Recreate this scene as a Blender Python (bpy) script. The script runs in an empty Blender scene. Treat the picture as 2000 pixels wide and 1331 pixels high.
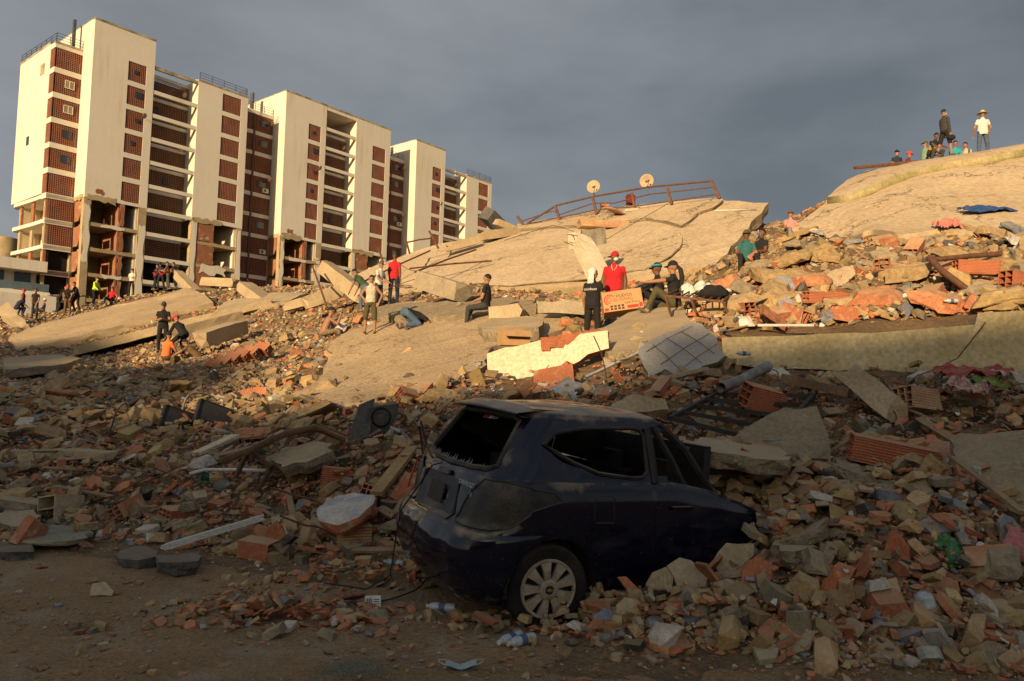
import bpy, bmesh, math, random
import numpy as np
from mathutils import Vector, Matrix, noise as mnoise
from mathutils.geometry import delaunay_2d_cdt

random.seed(7); rng = np.random.default_rng(7)
scene = bpy.context.scene
COL = scene.collection

# ------------------------------------------------------------------ camera
F_PX = 1444.0; PITCH = math.radians(3.5); ROLL = math.radians(1.5)
CAM = np.array([0.0, 0.0, 1.57])
_f = np.array([0, math.cos(PITCH), math.sin(PITCH)])
_r0 = np.array([1.0, 0, 0]); _u0 = np.array([0, -math.sin(PITCH), math.cos(PITCH)])
_R = math.cos(ROLL) * _r0 + math.sin(ROLL) * _u0
_U = -math.sin(ROLL) * _r0 + math.cos(ROLL) * _u0
cam = bpy.data.cameras.new("camera"); cam.lens = F_PX * 36.0 / 2000.0; cam.sensor_width = 36.0
cam.clip_start = 0.1; cam.clip_end = 3000
camo = bpy.data.objects.new("camera", cam); COL.objects.link(camo)
M = Matrix.Identity(4)
for i in range(3):
    M[i][0] = _R[i]; M[i][1] = _U[i]; M[i][2] = -_f[i]; M[i][3] = CAM[i]
camo.matrix_world = M
scene.camera = camo

def ray(px, py):
    return _f + _R * (px - 1000.0) / F_PX + _U * (665.5 - py) / F_PX
def at(px, py, Y):
    """world point on the photo ray (2000x1331 pixels) at depth Y"""
    d = ray(px, py); return CAM + d * (Y / d[1])
def proj(P):
    d = np.asarray(P, float) - CAM; z = d @ _f
    return 1000 + F_PX * (d @ _R) / z, 665.5 - F_PX * (d @ _U) / z

# ------------------------------------------------------------------ sky and sun
SUN_AZ = math.radians(24.0)      # heading the light travels towards, from +Y to +X
SUN_EL = math.radians(14.0)
world = bpy.data.worlds.new("World"); scene.world = world; world.use_nodes = True
nt = world.node_tree; nt.nodes.clear()
out = nt.nodes.new("ShaderNodeOutputWorld"); bg = nt.nodes.new("ShaderNodeBackground")
sky = nt.nodes.new("ShaderNodeTexSky"); sky.sky_type = 'NISHITA'; sky.sun_disc = False
sky.sun_elevation = SUN_EL; sky.sun_rotation = SUN_AZ + math.pi
sky.air_density = 1.2; sky.dust_density = 2.0; sky.ozone_density = 1.5
tc = nt.nodes.new("ShaderNodeTexCoord")
mp = nt.nodes.new("ShaderNodeMapping"); mp.inputs['Scale'].default_value = (1.0, 1.0, 2.6)
mp.inputs['Location'].default_value = (0.62, 0.35, 0.2)
nz = nt.nodes.new("ShaderNodeTexNoise"); nz.inputs['Scale'].default_value = 1.5
nz.inputs['Detail'].default_value = 7.0; nz.inputs['Roughness'].default_value = 0.52
cr = nt.nodes.new("ShaderNodeValToRGB")
cr.color_ramp.elements[0].position = 0.30; cr.color_ramp.elements[0].color = (0.80, 0.88, 0.98, 1)
cr.color_ramp.elements[1].position = 0.70; cr.color_ramp.elements[1].color = (2.12, 2.22, 2.34, 1)
mx = nt.nodes.new("ShaderNodeMixRGB")
L = nt.links.new
# the cloud bank lies over the far half of the sky and thins towards the low sun
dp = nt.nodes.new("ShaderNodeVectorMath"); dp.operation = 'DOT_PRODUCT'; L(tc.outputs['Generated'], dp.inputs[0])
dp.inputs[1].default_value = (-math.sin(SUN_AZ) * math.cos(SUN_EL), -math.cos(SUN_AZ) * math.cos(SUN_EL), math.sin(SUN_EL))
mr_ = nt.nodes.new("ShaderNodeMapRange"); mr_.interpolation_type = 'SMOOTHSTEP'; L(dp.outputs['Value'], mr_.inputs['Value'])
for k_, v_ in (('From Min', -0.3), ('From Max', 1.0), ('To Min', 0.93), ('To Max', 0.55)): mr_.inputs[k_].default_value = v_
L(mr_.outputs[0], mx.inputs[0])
L(tc.outputs['Generated'], mp.inputs['Vector']); L(mp.outputs[0], nz.inputs['Vector'])
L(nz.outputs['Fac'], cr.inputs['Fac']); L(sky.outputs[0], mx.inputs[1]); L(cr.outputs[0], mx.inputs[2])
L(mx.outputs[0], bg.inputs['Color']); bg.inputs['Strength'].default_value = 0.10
L(bg.outputs[0], out.inputs['Surface'])

sun = bpy.data.lights.new("sun", 'SUN'); sun.energy = 4.7; sun.angle = math.radians(0.7); sun.color = (1.0, 0.725, 0.41)
suno = bpy.data.objects.new("sun", sun); COL.objects.link(suno)
LDIR = Vector((math.sin(SUN_AZ) * math.cos(SUN_EL), math.cos(SUN_AZ) * math.cos(SUN_EL), -math.sin(SUN_EL)))
suno.rotation_euler = LDIR.to_track_quat('-Z', 'Y').to_euler(); suno.location = (-20, -40, 40)
vs = scene.view_settings; vs.view_transform = 'Standard'; vs.look = 'None'; vs.gamma = 1.0; vs.use_curve_mapping = False
vs.exposure = 0.7
scene.cycles.use_denoising = True
scene.cycles.max_bounces = 6; scene.cycles.diffuse_bounces = 3; scene.cycles.glossy_bounces = 2
scene.cycles.transmission_bounces = 4; scene.cycles.caustics_reflective = False; scene.cycles.caustics_refractive = False

# ------------------------------------------------------------------ materials
MATS = {}
def _nodes(name):
    m = bpy.data.materials.new(name); m.use_nodes = True
    n = m.node_tree.nodes; b = n['Principled BSDF']
    return m, m.node_tree, n, b
def noise_node(t, scale, detail=5, rough=0.6, vec=None):
    z = t.nodes.new("ShaderNodeTexNoise"); z.inputs['Scale'].default_value = scale
    z.inputs['Detail'].default_value = detail; z.inputs['Roughness'].default_value = rough
    if vec is not None: t.links.new(vec, z.inputs['Vector'])
    return z
def ramp(t, src, p0, p1, c0=(0, 0, 0, 1), c1=(1, 1, 1, 1)):
    r = t.nodes.new("ShaderNodeValToRGB"); e = r.color_ramp.elements
    e[0].position = p0; e[1].position = p1; e[0].color = c0; e[1].color = c1
    t.links.new(src, r.inputs['Fac']); return r
def mixc(t, fac, a, b, mode='MIX'):
    m = t.nodes.new("ShaderNodeMixRGB"); m.blend_type = mode
    for i, v in ((0, fac), (1, a), (2, b)):
        if hasattr(v, 'links') or hasattr(v, 'is_linked'): t.links.new(v, m.inputs[i])
        elif i == 0: m.inputs[0].default_value = v
        else: m.inputs[i].default_value = (*v[:3], 1)
    return m.outputs[0]
DUST = (0.41, 0.295, 0.165)
def pmat(name, col, col2=None, scale=3.0, rough=0.9, bump=0.4, fine=40.0, dust=0.0, metal=0.0, src=None,
         spots=None, spot_scale=6.0, spot_w=(0.55, 0.62), bdist=0.02, dust_scale=2.5, spec=0.3, ridges=None, coords='Object', cracks=None, streaks=None):
    """procedural surface: two-tone noise, fine speckle, optional dust lying on upward faces, stains, ridges"""
    if name in MATS: return MATS[name]
    m, t, n, b = _nodes(name)
    co = n.new("ShaderNodeTexCoord").outputs[coords]
    if coords == 'Object' and src != 'attr':
        # shift every object's pattern so that copies differ
        oi0 = n.new("ShaderNodeObjectInfo"); va = n.new("ShaderNodeVectorMath"); va.operation = 'ADD'
        sc = n.new("ShaderNodeMath"); sc.operation = 'MULTIPLY'; sc.inputs[1].default_value = 37.0
        t.links.new(oi0.outputs['Random'], sc.inputs[0]); t.links.new(co, va.inputs[0]); t.links.new(sc.outputs[0], va.inputs[1])
        co = va.outputs[0]
    big = noise_node(t, scale, 5, 0.6, co); fin = noise_node(t, fine, 3, 0.65, co)
    if src == 'object':
        oi = n.new("ShaderNodeObjectInfo"); base = oi.outputs['Color']
    elif src == 'attr':
        av = n.new("ShaderNodeVertexColor"); av.layer_name = 'Col'; base = av.outputs['Color']
    else:
        base = None
    if base is not None:
        c2 = mixc(t, 1.0, base, (0.62, 0.60, 0.58), 'MULTIPLY')
        r = ramp(t, big.outputs['Fac'], 0.35, 0.68)
        c = mixc(t, r.outputs[0], base, c2)
    else:
        col2 = col2 or tuple(x * 0.65 for x in col)
        r = ramp(t, big.outputs['Fac'], 0.35, 0.68)
        c = mixc(t, r.outputs[0], col, col2)
    fr = ramp(t, fin.outputs['Fac'], 0.3, 0.72, (0.72, 0.70, 0.68, 1), (1.16, 1.15, 1.14, 1))
    c = mixc(t, 1.0, c, fr.outputs[0], 'MULTIPLY')
    if spots:
        sp = noise_node(t, spot_scale, 6, 0.7, co)
        sr = ramp(t, sp.outputs['Fac'], *spot_w)
        c = mixc(t, sr.outputs[0], c, spots)
    if streaks:
        mpn = n.new("ShaderNodeMapping"); mpn.inputs['Scale'].default_value = (1.6, 1.6, .10); t.links.new(co, mpn.inputs['Vector']); sn = noise_node(t, 1.0, 6, .62, mpn.outputs[0]); s2 = noise_node(t, .22, 3, .5, co)
        sm_ = n.new("ShaderNodeMath"); sm_.operation = 'MULTIPLY'; r1 = ramp(t, sn.outputs['Fac'], .47, .72); r2 = ramp(t, s2.outputs['Fac'], .40, .62); t.links.new(r1.outputs[0], sm_.inputs[0]); t.links.new(r2.outputs[0], sm_.inputs[1]); c = mixc(t, sm_.outputs[0], c, streaks)
    if cracks:
        dv = n.new("ShaderNodeVectorMath"); dv.operation = 'MULTIPLY_ADD'; dn0 = noise_node(t, cracks * 2.5, 5, .7, co); t.links.new(dn0.outputs['Color'], dv.inputs[0]); dv.inputs[1].default_value = (.9 / cracks,) * 3; t.links.new(co, dv.inputs[2])
        vo = n.new("ShaderNodeTexVoronoi"); vo.feature = 'DISTANCE_TO_EDGE'; vo.inputs['Scale'].default_value = cracks; t.links.new(dv.outputs[0], vo.inputs['Vector'])
        ck = ramp(t, vo.outputs['Distance'], .004, .016, (1, 1, 1, 1), (0, 0, 0, 1)); mk = noise_node(t, cracks * 1.3, 3, .5, co); mr = ramp(t, mk.outputs['Fac'], .46, .56)
        mm = n.new("ShaderNodeMath"); mm.operation = 'MULTIPLY'; t.links.new(ck.outputs[0], mm.inputs[0]); t.links.new(mr.outputs[0], mm.inputs[1]); c = mixc(t, mm.outputs[0], c, (.10, .07, .04))
    if dust > 0:
        g = n.new("ShaderNodeNewGeometry"); sx = n.new("ShaderNodeSeparateXYZ"); t.links.new(g.outputs['Normal'], sx.inputs[0])
        dn = noise_node(t, dust_scale, 6, 0.65, co)
        ad = n.new("ShaderNodeMath"); ad.operation = 'MULTIPLY_ADD'; t.links.new(sx.outputs['Z'], ad.inputs[0]); ad.inputs[1].default_value = 0.55
        t.links.new(dn.outputs['Fac'], ad.inputs[2])
        dr = ramp(t, ad.outputs[0], 0.72, 1.05)
        dm = n.new("ShaderNodeMath"); dm.operation = 'MULTIPLY'; t.links.new(dr.outputs[0], dm.inputs[0]); dm.inputs[1].default_value = dust
        c = mixc(t, dm.outputs[0], c, DUST)
    t.links.new(c, b.inputs['Base Color'])
    b.inputs['Roughness'].default_value = rough; b.inputs['Metallic'].default_value = metal
    b.inputs['Specular IOR Level'].default_value = spec
    if bump:
        bp = n.new("ShaderNodeBump"); bp.inputs['Strength'].default_value = bump; bp.inputs['Distance'].default_value = bdist
        h = n.new("ShaderNodeMath"); h.operation = 'ADD'; t.links.new(big.outputs['Fac'], h.inputs[0]); t.links.new(fin.outputs['Fac'], h.inputs[1])
        hs = h.outputs[0]
        if ridges:
            w = n.new("ShaderNodeTexWave"); w.wave_type = 'BANDS'; w.bands_direction = ridges[1]; w.inputs['Scale'].default_value = ridges[0]
            w.inputs['Distortion'].default_value = 0.3
            t.links.new(n.new("ShaderNodeTexCoord").outputs['Object'], w.inputs['Vector'])
            h2 = n.new("ShaderNodeMath"); h2.operation = 'ADD'; t.links.new(hs, h2.inputs[0]); t.links.new(w.outputs['Fac'], h2.inputs[1]); hs = h2.outputs[0]
        t.links.new(hs, bp.inputs['Height']); t.links.new(bp.outputs[0], b.inputs['Normal'])
    MATS[name] = m
    return m
def flat(name, col, rough=0.7, metal=0.0, spec=0.3):
    if name in MATS: return MATS[name]
    m, t, n, b = _nodes(name)
    b.inputs['Base Color'].default_value = (*col, 1); b.inputs['Roughness'].default_value = rough
    b.inputs['Metallic'].default_value = metal; b.inputs['Specular IOR Level'].default_value = spec
    MATS[name] = m; return m

M_CONC = pmat('concrete_dusty', (0.44, 0.345, 0.215), (0.34, 0.26, 0.155), 1.2, 0.95, 0.5, 26, spots=(0.27, 0.20, 0.13), spot_scale=3.5, spot_w=(0.58, 0.72))
M_CONC_GREY = pmat('concrete_grey', (0.36, 0.30, 0.205), (0.245, 0.20, 0.135), 2.0, 0.95, 0.7, 30, dust=0.5)
M_CONC_ROUGH = pmat('concrete_rough', (0.32, 0.26, 0.17), (0.20, 0.16, 0.105), 5.0, 0.95, 1.0, 22, dust=0.35, spots=(0.44, 0.40, 0.34), spot_scale=14, spot_w=(0.62, 0.70), bdist=0.05)
M_BRICK = pmat('clay_brick', (0.42, 0.15, 0.075), (0.33, 0.12, 0.06), 6.0, 0.9, 0.5, 50, dust=0.7, spots=(0.42, 0.31, 0.19), spot_scale=9, spot_w=(0.52, 0.66))
M_BRICK_RIDGE = pmat('clay_brick_ridged', (0.42, 0.145, 0.07), (0.34, 0.12, 0.06), 4.0, 0.9, 0.6, 50, dust=0.45, ridges=(14, 'Z'), bdist=0.012)
M_DARK = flat('void_shade', (0.012, 0.011, 0.010), 1.0)  # near-black colour that stands in for shade inside openings
M_PLASTER = pmat('plaster_cream', (0.62, 0.54, 0.38), (0.52, 0.45, 0.31), 0.6, 0.9, 0.3, 20, spots=(0.36, 0.29, 0.17), spot_scale=3.2, spot_w=(0.63, 0.72))
M_RUST = pmat('rusty_steel', (0.16, 0.075, 0.04), (0.09, 0.045, 0.028), 9, 0.75, 0.4, 60, metal=0.2)
M_BLACKMETAL = pmat('black_metal', (0.028, 0.027, 0.026), (0.05, 0.04, 0.034), 8, 0.6, 0.3, 50, metal=0.3)
M_WOOD = pmat('weathered_wood', (0.27, 0.17, 0.09), (0.16, 0.10, 0.055), 3, 0.85, 0.5, 30, dust=0.3)
M_WHITE = pmat('white_plastic', (0.62, 0.60, 0.55), (0.5, 0.47, 0.41), 4, 0.5, 0.1, 40)
M_GREYPVC = pmat('grey_pipe', (0.30, 0.30, 0.30), (0.12, 0.10, 0.08), 5, 0.6, 0.2, 40)
M_CARD = pmat('cardboard', (0.46, 0.28, 0.13), (0.38, 0.23, 0.11), 4, 0.85, 0.15, 60)
M_SLATE = pmat('blue_grey_paint', (0.24, 0.27, 0.32), (0.19, 0.21, 0.25), 3, 0.8, 0.2, 30, spots=(0.38, 0.32, 0.23), spot_scale=5, spot_w=(0.6, 0.68))
M_WIRE = flat('black_cable', (0.015, 0.014, 0.014), 0.6)

# ------------------------------------------------------------------ mesh helpers
class MB:
    def __init__(s): s.v = []; s.f = []; s.m = []
    def add(s, v, f, mi=0):
        o = len(s.v); s.v.extend([tuple(map(float, p)) for p in v]); s.f.extend([tuple(i + o for i in q) for q in f]); s.m.extend([mi] * len(f)); return s
    def box(s, x0, x1, y0, y1, z0, z1, mi=0, T=None):
        v = [(x, y, z) for z in (z0, z1) for y in (y0, y1) for x in (x0, x1)]
        if T is not None: v = [tuple(T @ Vector(p)) for p in v]
        return s.add(v, [(0, 2, 3, 1), (4, 5, 7, 6), (0, 1, 5, 4), (2, 6, 7, 3), (0, 4, 6, 2), (1, 3, 7, 5)], mi)
    def tube(s, pts, r, n=6, mi=0, caps=True, flatten=None):
        P = [Vector(p) for p in pts]; k = len(P)
        rr = r if hasattr(r, '__len__') else [r] * k
        o = []; prev = None
        for i in range(k):
            t = (P[min(i + 1, k - 1)] - P[max(i - 1, 0)]).normalized()
            if prev is None:
                a = Vector((0, 0, 1)) if abs(t.z) < 0.9 else Vector((1, 0, 0))
                prev = t.cross(a).normalized()
            u = (prev - t * prev.dot(t)); u = u.normalized() if u.length > 1e-6 else t.orthogonal().normalized()
            w = t.cross(u); prev = u
            for j in range(n):
                a = 2 * math.pi * j / n
                o.append(P[i] + (u * math.cos(a) + w * math.sin(a)) * rr[i])
        f = [(i * n + j, i * n + (j + 1) % n, (i + 1) * n + (j + 1) % n, (i + 1) * n + j) for i in range(k - 1) for j in range(n)]
        if caps: f += [tuple(range(n))[::-1], tuple((k - 1) * n + j for j in range(n))]
        return s.add(o, f, mi)
    def bar(s, a, b, w, h, mi=0):
        a = Vector(a); b = Vector(b); t = (b - a); L_ = t.length; t.normalize()
        u = t.cross(Vector((0, 0, 1))); u = u.normalized() if u.length > 1e-4 else Vector((1, 0, 0)); q = u.cross(t)
        v = [a + u * x + q * y + t * z for z in (0, L_) for (x, y) in ((-w / 2, -h / 2), (w / 2, -h / 2), (w / 2, h / 2), (-w / 2, h / 2))]
        return s.add(v, [(3, 2, 1, 0), (4, 5, 6, 7), (0, 1, 5, 4), (1, 2, 6, 5), (2, 3, 7, 6), (3, 0, 4, 7)], mi)
    def lathe(s, prof, n=24, axis='z', mi=0, c=(0, 0, 0)):
        o = []
        for (r, h) in prof:
            for j in range(n):
                a = 2 * math.pi * j / n; x, y = r * math.cos(a), r * math.sin(a)
                o.append((c[0] + x, c[1] + y, c[2] + h) if axis == 'z' else (c[0] + x, c[1] + h, c[2] + y))
        f = [(i * n + j, i * n + (j + 1) % n, (i + 1) * n + (j + 1) % n, (i + 1) * n + j) for i in range(len(prof) - 1) for j in range(n)]
        return s.add(o, f, mi)
    def prism(s, poly, z0, z1, mi=0):
        n = len(poly); v = [(x, y, z0) for x, y in poly] + [(x, y, z1) for x, y in poly]
        f = [tuple(range(n))[::-1], tuple(range(n, 2 * n))] + [(i, (i + 1) % n, n + (i + 1) % n, n + i) for i in range(n)]
        return s.add(v, f, mi)
    def ell(s, c, r, nu=10, nv=7, mi=0, T=None):
        o = [];
        for i in range(nv + 1):
            th = math.pi * i / nv
            for j in range(nu):
                ph = 2 * math.pi * j / nu
                p = Vector((r[0] * math.sin(th) * math.cos(ph), r[1] * math.sin(th) * math.sin(ph), r[2] * math.cos(th)))
                if T is not None: p = T @ p
                o.append(Vector(c) + p)
        f = [(i * nu + j, (i + 1) * nu + j, (i + 1) * nu + (j + 1) % nu, i * nu + (j + 1) % nu) for i in range(nv) for j in range(nu)]
        return s.add(o, f, mi)
    def mesh(s, name, mats, smooth=False):
        me = bpy.data.meshes.new(name); me.from_pydata(s.v, [], s.f)
        for m in (mats if isinstance(mats, (list, tuple)) else [mats]): me.materials.append(m)
        if len(s.m) == len(me.polygons): me.polygons.foreach_set('material_index', s.m)
        if smooth: me.polygons.foreach_set('use_smooth', [True] * len(me.polygons))
        me.update(); return me
    def build(s, name, mats, parent=None, smooth=False, loc=None, rz=None):
        return link(name, s.mesh(name, mats, smooth), parent, loc, rz)
def link(name, me, parent=None, loc=None, rz=None):
    o = bpy.data.objects.new(name, me); COL.objects.link(o)
    if parent is not None: o.parent = parent
    if loc is not None: o.location = loc
    if rz is not None: o.rotation_euler.z = rz
    return o
def tag(o, label=None, cat=None, group=None, kind=None):
    if label: o['label'] = label
    if cat: o['category'] = cat
    if group: o['group'] = group
    if kind: o['kind'] = kind
    elif cat: o['kind'] = 'thing'
    return o
def thing(name, label, cat, loc=(0, 0, 0), rz=0, group=None):
    o = bpy.data.objects.new(name, None); COL.objects.link(o); o.location = loc; o.rotation_euler.z = rz
    return tag(o, label, cat, group)
def fbm(x, y, z=0.0, o=4, s=1.0):
    a = 1.0; t = 0.0; f = s
    for _ in range(o):
        t += a * mnoise.noise(Vector((x * f, y * f, z + 3.1 * f))); a *= 0.5; f *= 2.03
    return t

def text_mesh(name, cu, parent):
    """lettering as plain mesh"""
    t = bpy.data.objects.new(name, cu); COL.objects.link(t)
    me = bpy.data.meshes.new_from_object(t.evaluated_get(bpy.context.evaluated_depsgraph_get())); bpy.data.objects.remove(t)
    return link(name, me, parent)
# ------------------------------------------------------------------ rubble terrain
CP = []   # (x, y, z)
for px, py, Y in [
    (100,1040,7.2),(300,1010,7.6),(500,980,8.0),(650,1000,7.4),(700,900,8.5),(745,870,8.3),(400,880,10),(150,900,9.5),(0,900,9.5),
    (300,820,13),(100,800,13),(550,830,11.5),(200,760,18),(450,760,15.5),(0,760,18),(620,800,12),(600,740,17),(325,708,25),(100,720,26),
    (200,695,30),(0,700,30),(450,690,24),(560,665,24),(640,660,22),(720,652,20),(830,700,15.5),(760,770,13),(870,748,12),(900,790,10.5),
    (1000,768,9.6),(1050,770,10),(1150,742,10.6),(1000,752,11.3),(1000,655,16.5),(1155,670,15.5),(1290,650,13.5),(1330,608,15.5),(1000,598,20),(900,605,21),
    (768,594,26),(640,592,30),(550,592,33),(450,612,33),(520,565,40),(415,580,40),(330,568,47),(220,594,50),(60,618,47),(0,640,44),
    (850,578,25),(700,570,30),(1470,490,20),(1540,460,24),(1600,470,19),(1800,466,18.5),(2000,462,18),(1700,405,23),(1900,375,23.5),
    (1680,352,30),(1830,324,28.5),(2000,297,27),(1500,565,15),(1700,562,14.5),(1950,562,13.5),(1430,645,12.3),(1700,628,11.8),(2000,608,11),
    (1450,728,11.0),(1600,736,10.6),(1750,742,10.2),(1900,745,9.9),(2050,748,9.6),(1450,748,9.6),(1600,760,9.3),(1800,770,8.9),(1950,775,8.8),(2050,780,8.8),(1300,775,9.0),(1400,740,9.8),(1700,875,7.5),(1900,900,7),(1540,960,6.9),(1800,980,6),(1960,1000,5.6),
    (1650,1050,5.6),(1850,1120,5.05),(1480,1150,5.1),(1650,1200,4.7),(1950,1230,4.6),(1300,1180,4.85)]:
    CP.append(tuple(at(px, py, Y)))
CP += [(-6,3,-.03),(0,3,-.03),(6,3,-.03),(-9,6,-.03),(-4,6.0,-.03),(-1.5,5.7,-.03),(0,4.3,-.04),(1.2,4.25,-.03),(2.2,4.1,-.03),(3.6,3.7,-.03),(-12,7,0.0),
       (.3,5,-.03),(-.6,6,.02),(-.9,6.8,.15),(1.5,6,.06),(2.6,6.4,.5),(2.2,7.0,.7),(3.2,6.6,.75),(8,6,1.1),(12,10,2.6),(18,16,5),(24,26,9.5),(-14,11,.5),(-22,16,.8),(-40,33,2.6),(-52,50,4.6),
       (-60,78,3),(-30,78,4),(-20,62,5.5),(0,60,5),(0,78,3),(25,45,8),(40,70,4),
       (.5,35.5,8.2),(8.2,29.5,8.3),(5.2,26,6.2),(10.2,27.5,8.0),(-4,34,6.5),(9,22,5.2),(2.5,22,4.2),(12,33,7.5)]
CP = np.array(CP)
def warp(x, y): return np.stack([np.asarray(x) / np.asarray(y), 0.75 * np.log(np.asarray(y))], -1)
_W = warp(CP[:, 0], CP[:, 1])
_D = np.sqrt(((_W[:, None] - _W[None]) ** 2).sum(-1) + 1e-4)
_n = len(CP)
_K = np.zeros((_n + 3, _n + 3)); _K[:_n, :_n] = _D + np.eye(_n) * -0.004
_K[:_n, _n] = 1; _K[:_n, _n + 1:] = _W; _K[_n, :_n] = 1; _K[_n + 1:, :_n] = _W.T
_zs = CP[:, 2] / CP[:, 1]
_sol = np.linalg.solve(_K, np.concatenate([_zs, [0, 0, 0]]))
def base_h(x, y):
    w = warp(x, y).reshape(-1, 2)
    d = np.sqrt(((w[:, None] - _W[None]) ** 2).sum(-1) + 1e-4)
    z = d @ _sol[:_n] + _sol[_n] + w @ _sol[_n + 1:]
    return z * np.asarray(y).reshape(-1)
NU, NV = 340, 330
_us = np.linspace(-1.05, 1.0, NU); _vs = np.linspace(math.log(2.3), math.log(78), NV)
GU, GV = np.meshgrid(_us, _vs, indexing='ij')
GY = np.exp(GV); GX = GU * GY
HB = base_h(GX.ravel(), GY.ravel()).reshape(NU, NV)
_up = np.clip(HB / 0.5, 0, 1)
HN = np.zeros_like(HB)
for i in range(NU):
    for j in range(NV):
        if HB[i, j] > -0.02:
            x, y = GX[i, j], GY[i, j]
            HN[i, j] = min(.2, .06 + .14 * max(0, y - 8) / 10) * fbm(x, y, 1.0, 3, 0.35) + 0.06 * fbm(x, y, 5.0, 3, 1.7)
SMOOTH_PX = [[(1010,443),(1200,405),(1405,385),(1505,393),(1396,525),(1160,548),(850,566),(700,572),(684,540),(820,488)],
    [(1530,460),(1640,376),(1680,345),(1830,310),(2150,270),(2150,460),(1830,465),(1630,480)], [(560,800),(640,715),(680,650),(800,628),(980,608),(1100,612),(1070,672),(960,695),(930,740),(800,800)], [(4,661),(179,608),(365,561),(417,590),(33,686)]]
def _insd(poly, x, y):
    r = np.zeros(x.shape, bool); n = len(poly)
    for i in range(n):
        x0, y0 = poly[i]; x1, y1 = poly[(i + 1) % n]
        if y0 != y1: r ^= ((y0 > y) != (y1 > y)) & (x < (x1 - x0) * (y - y0) / (y1 - y0) + x0)
    return r
_d = np.stack([GX, GY, HB], -1) - CAM; _w = _d @ _f; _px = 1000 + F_PX * (_d @ _R) / _w; _py = 665.5 - F_PX * (_d @ _U) / _w
for _pl in SMOOTH_PX: HN = np.where(_insd(_pl, _px, _py), -.05, HN)
HS = HB                      # smooth surface under the big slabs
HG = HB + HN * _up
def _bil(H, x, y):
    x = np.asarray(x, float); y = np.maximum(np.asarray(y, float), 2.31)
    u = np.clip((x / y - _us[0]) / (_us[1] - _us[0]), 0, NU - 1.001); v = np.clip((np.log(y) - _vs[0]) / (_vs[1] - _vs[0]), 0, NV - 1.001)
    i = u.astype(int); j = v.astype(int); a = u - i; b = v - j
    return H[i, j] * (1 - a) * (1 - b) + H[i + 1, j] * a * (1 - b) + H[i, j + 1] * (1 - a) * b + H[i + 1, j + 1] * a * b
def hgt(x, y): return np.maximum(_bil(HG, x, y), 0.0)
def hsm(x, y): return np.maximum(_bil(HS, x, y), 0.0)
def hit(px, py, h=hgt, ymin=2.4, ymax=75):
    """where the photo ray meets the ground"""
    d = ray(px, py); d = d / d[1]
    Y = np.exp(np.linspace(math.log(ymin), math.log(ymax), 900))
    P = CAM[None] + Y[:, None] * d[None]
    k = np.nonzero(P[:, 2] <= h(P[:, 0], P[:, 1]))[0]
    if len(k) == 0: return at(px, py, ymax)
    i = k[0]; return P[i]
def normal_at(x, y, e=0.25, h=hsm):
    zx = (h(np.array([x + e]), np.array([y]))[0] - h(np.array([x - e]), np.array([y]))[0]) / (2 * e)
    zy = (h(np.array([x]), np.array([y + e]))[0] - h(np.array([x]), np.array([y - e]))[0]) / (2 * e)
    return Vector((-zx, -zy, 1)).normalized()

M_SOIL = pmat('rubble_soil', (0.22, 0.145, 0.074), (0.13, 0.086, 0.046), 1.4, 0.97, 1.0, 16, spots=(0.34, 0.16, 0.09), spot_scale=9, spot_w=(0.60, 0.68), bdist=0.06, src=None)  # soil colour darkened overall to stand in for shade between the pieces
v = np.stack([GX, GY, HG], -1).reshape(-1, 3)
me = bpy.data.meshes.new('rubble_mound')
idx = np.arange(NU * NV).reshape(NU, NV)
q = np.stack([idx[:-1, :-1], idx[1:, :-1], idx[1:, 1:], idx[:-1, 1:]], -1).reshape(-1, 4)
q = q[(v[q][:, :, 2] > -0.025).any(1)]
me.from_pydata(v.tolist(), [], q.tolist()); me.materials.append(M_SOIL)
me.polygons.foreach_set('use_smooth', [True] * len(me.polygons)); me.update()
tag(link('rubble_mound', me), 'long mound of collapsed masonry, dust and soil rising behind the street', None, None, 'structure')

# street: one sheet to the horizon with a fine, lightly rutted middle
M_DIRT = pmat('street_dirt', (0.335, 0.215, 0.108), (0.24, 0.153, 0.078), 0.9, 0.97, 1.3, 34, spots=(0.34, 0.265, 0.18), spot_scale=2.2, spot_w=(0.5, 0.75), bdist=0.03)
xs = np.concatenate([[-900, -300, -80, -30], np.linspace(-14, 14, 300), [30, 80, 300, 900]])
ys = np.concatenate([[-900, -300, -80, -20, -5], np.linspace(0.5, 10, 150), [20, 60, 150, 400, 1200]])
X, Y_ = np.meshgrid(xs, ys, indexing='ij'); Z = np.zeros_like(X)
for i in range(len(xs)):
    for j in range(len(ys)):
        if -13 < xs[i] < 13 and 1 < ys[j] < 9:
            Z[i, j] = 0.018 * fbm(xs[i], ys[j], 0.3, 4, 1.6) + 0.006 * fbm(xs[i], ys[j], 9, 2, 9.0) \
                      - 0.028 * math.exp(-((ys[j] - 4.35 + 0.10 * xs[i] + 0.1 * math.sin(xs[i])) / 0.13) ** 2) * (0.6 + mnoise.noise(Vector((xs[i] * 2, 0, 0))))
idx = np.arange(X.size).reshape(X.shape)
q = np.stack([idx[:-1, :-1], idx[1:, :-1], idx[1:, 1:], idx[:-1, 1:]], -1).reshape(-1, 4)
me = bpy.data.meshes.new('ground'); me.from_pydata(np.stack([X, Y_, Z], -1).reshape(-1, 3).tolist(), [], q.tolist()); me.materials.append(M_DIRT)
me.polygons.foreach_set('use_smooth', [True] * len(me.polygons)); me.update()
tag(link('ground', me), 'brown dirt street in front of the rubble', None, None, 'structure')
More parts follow.
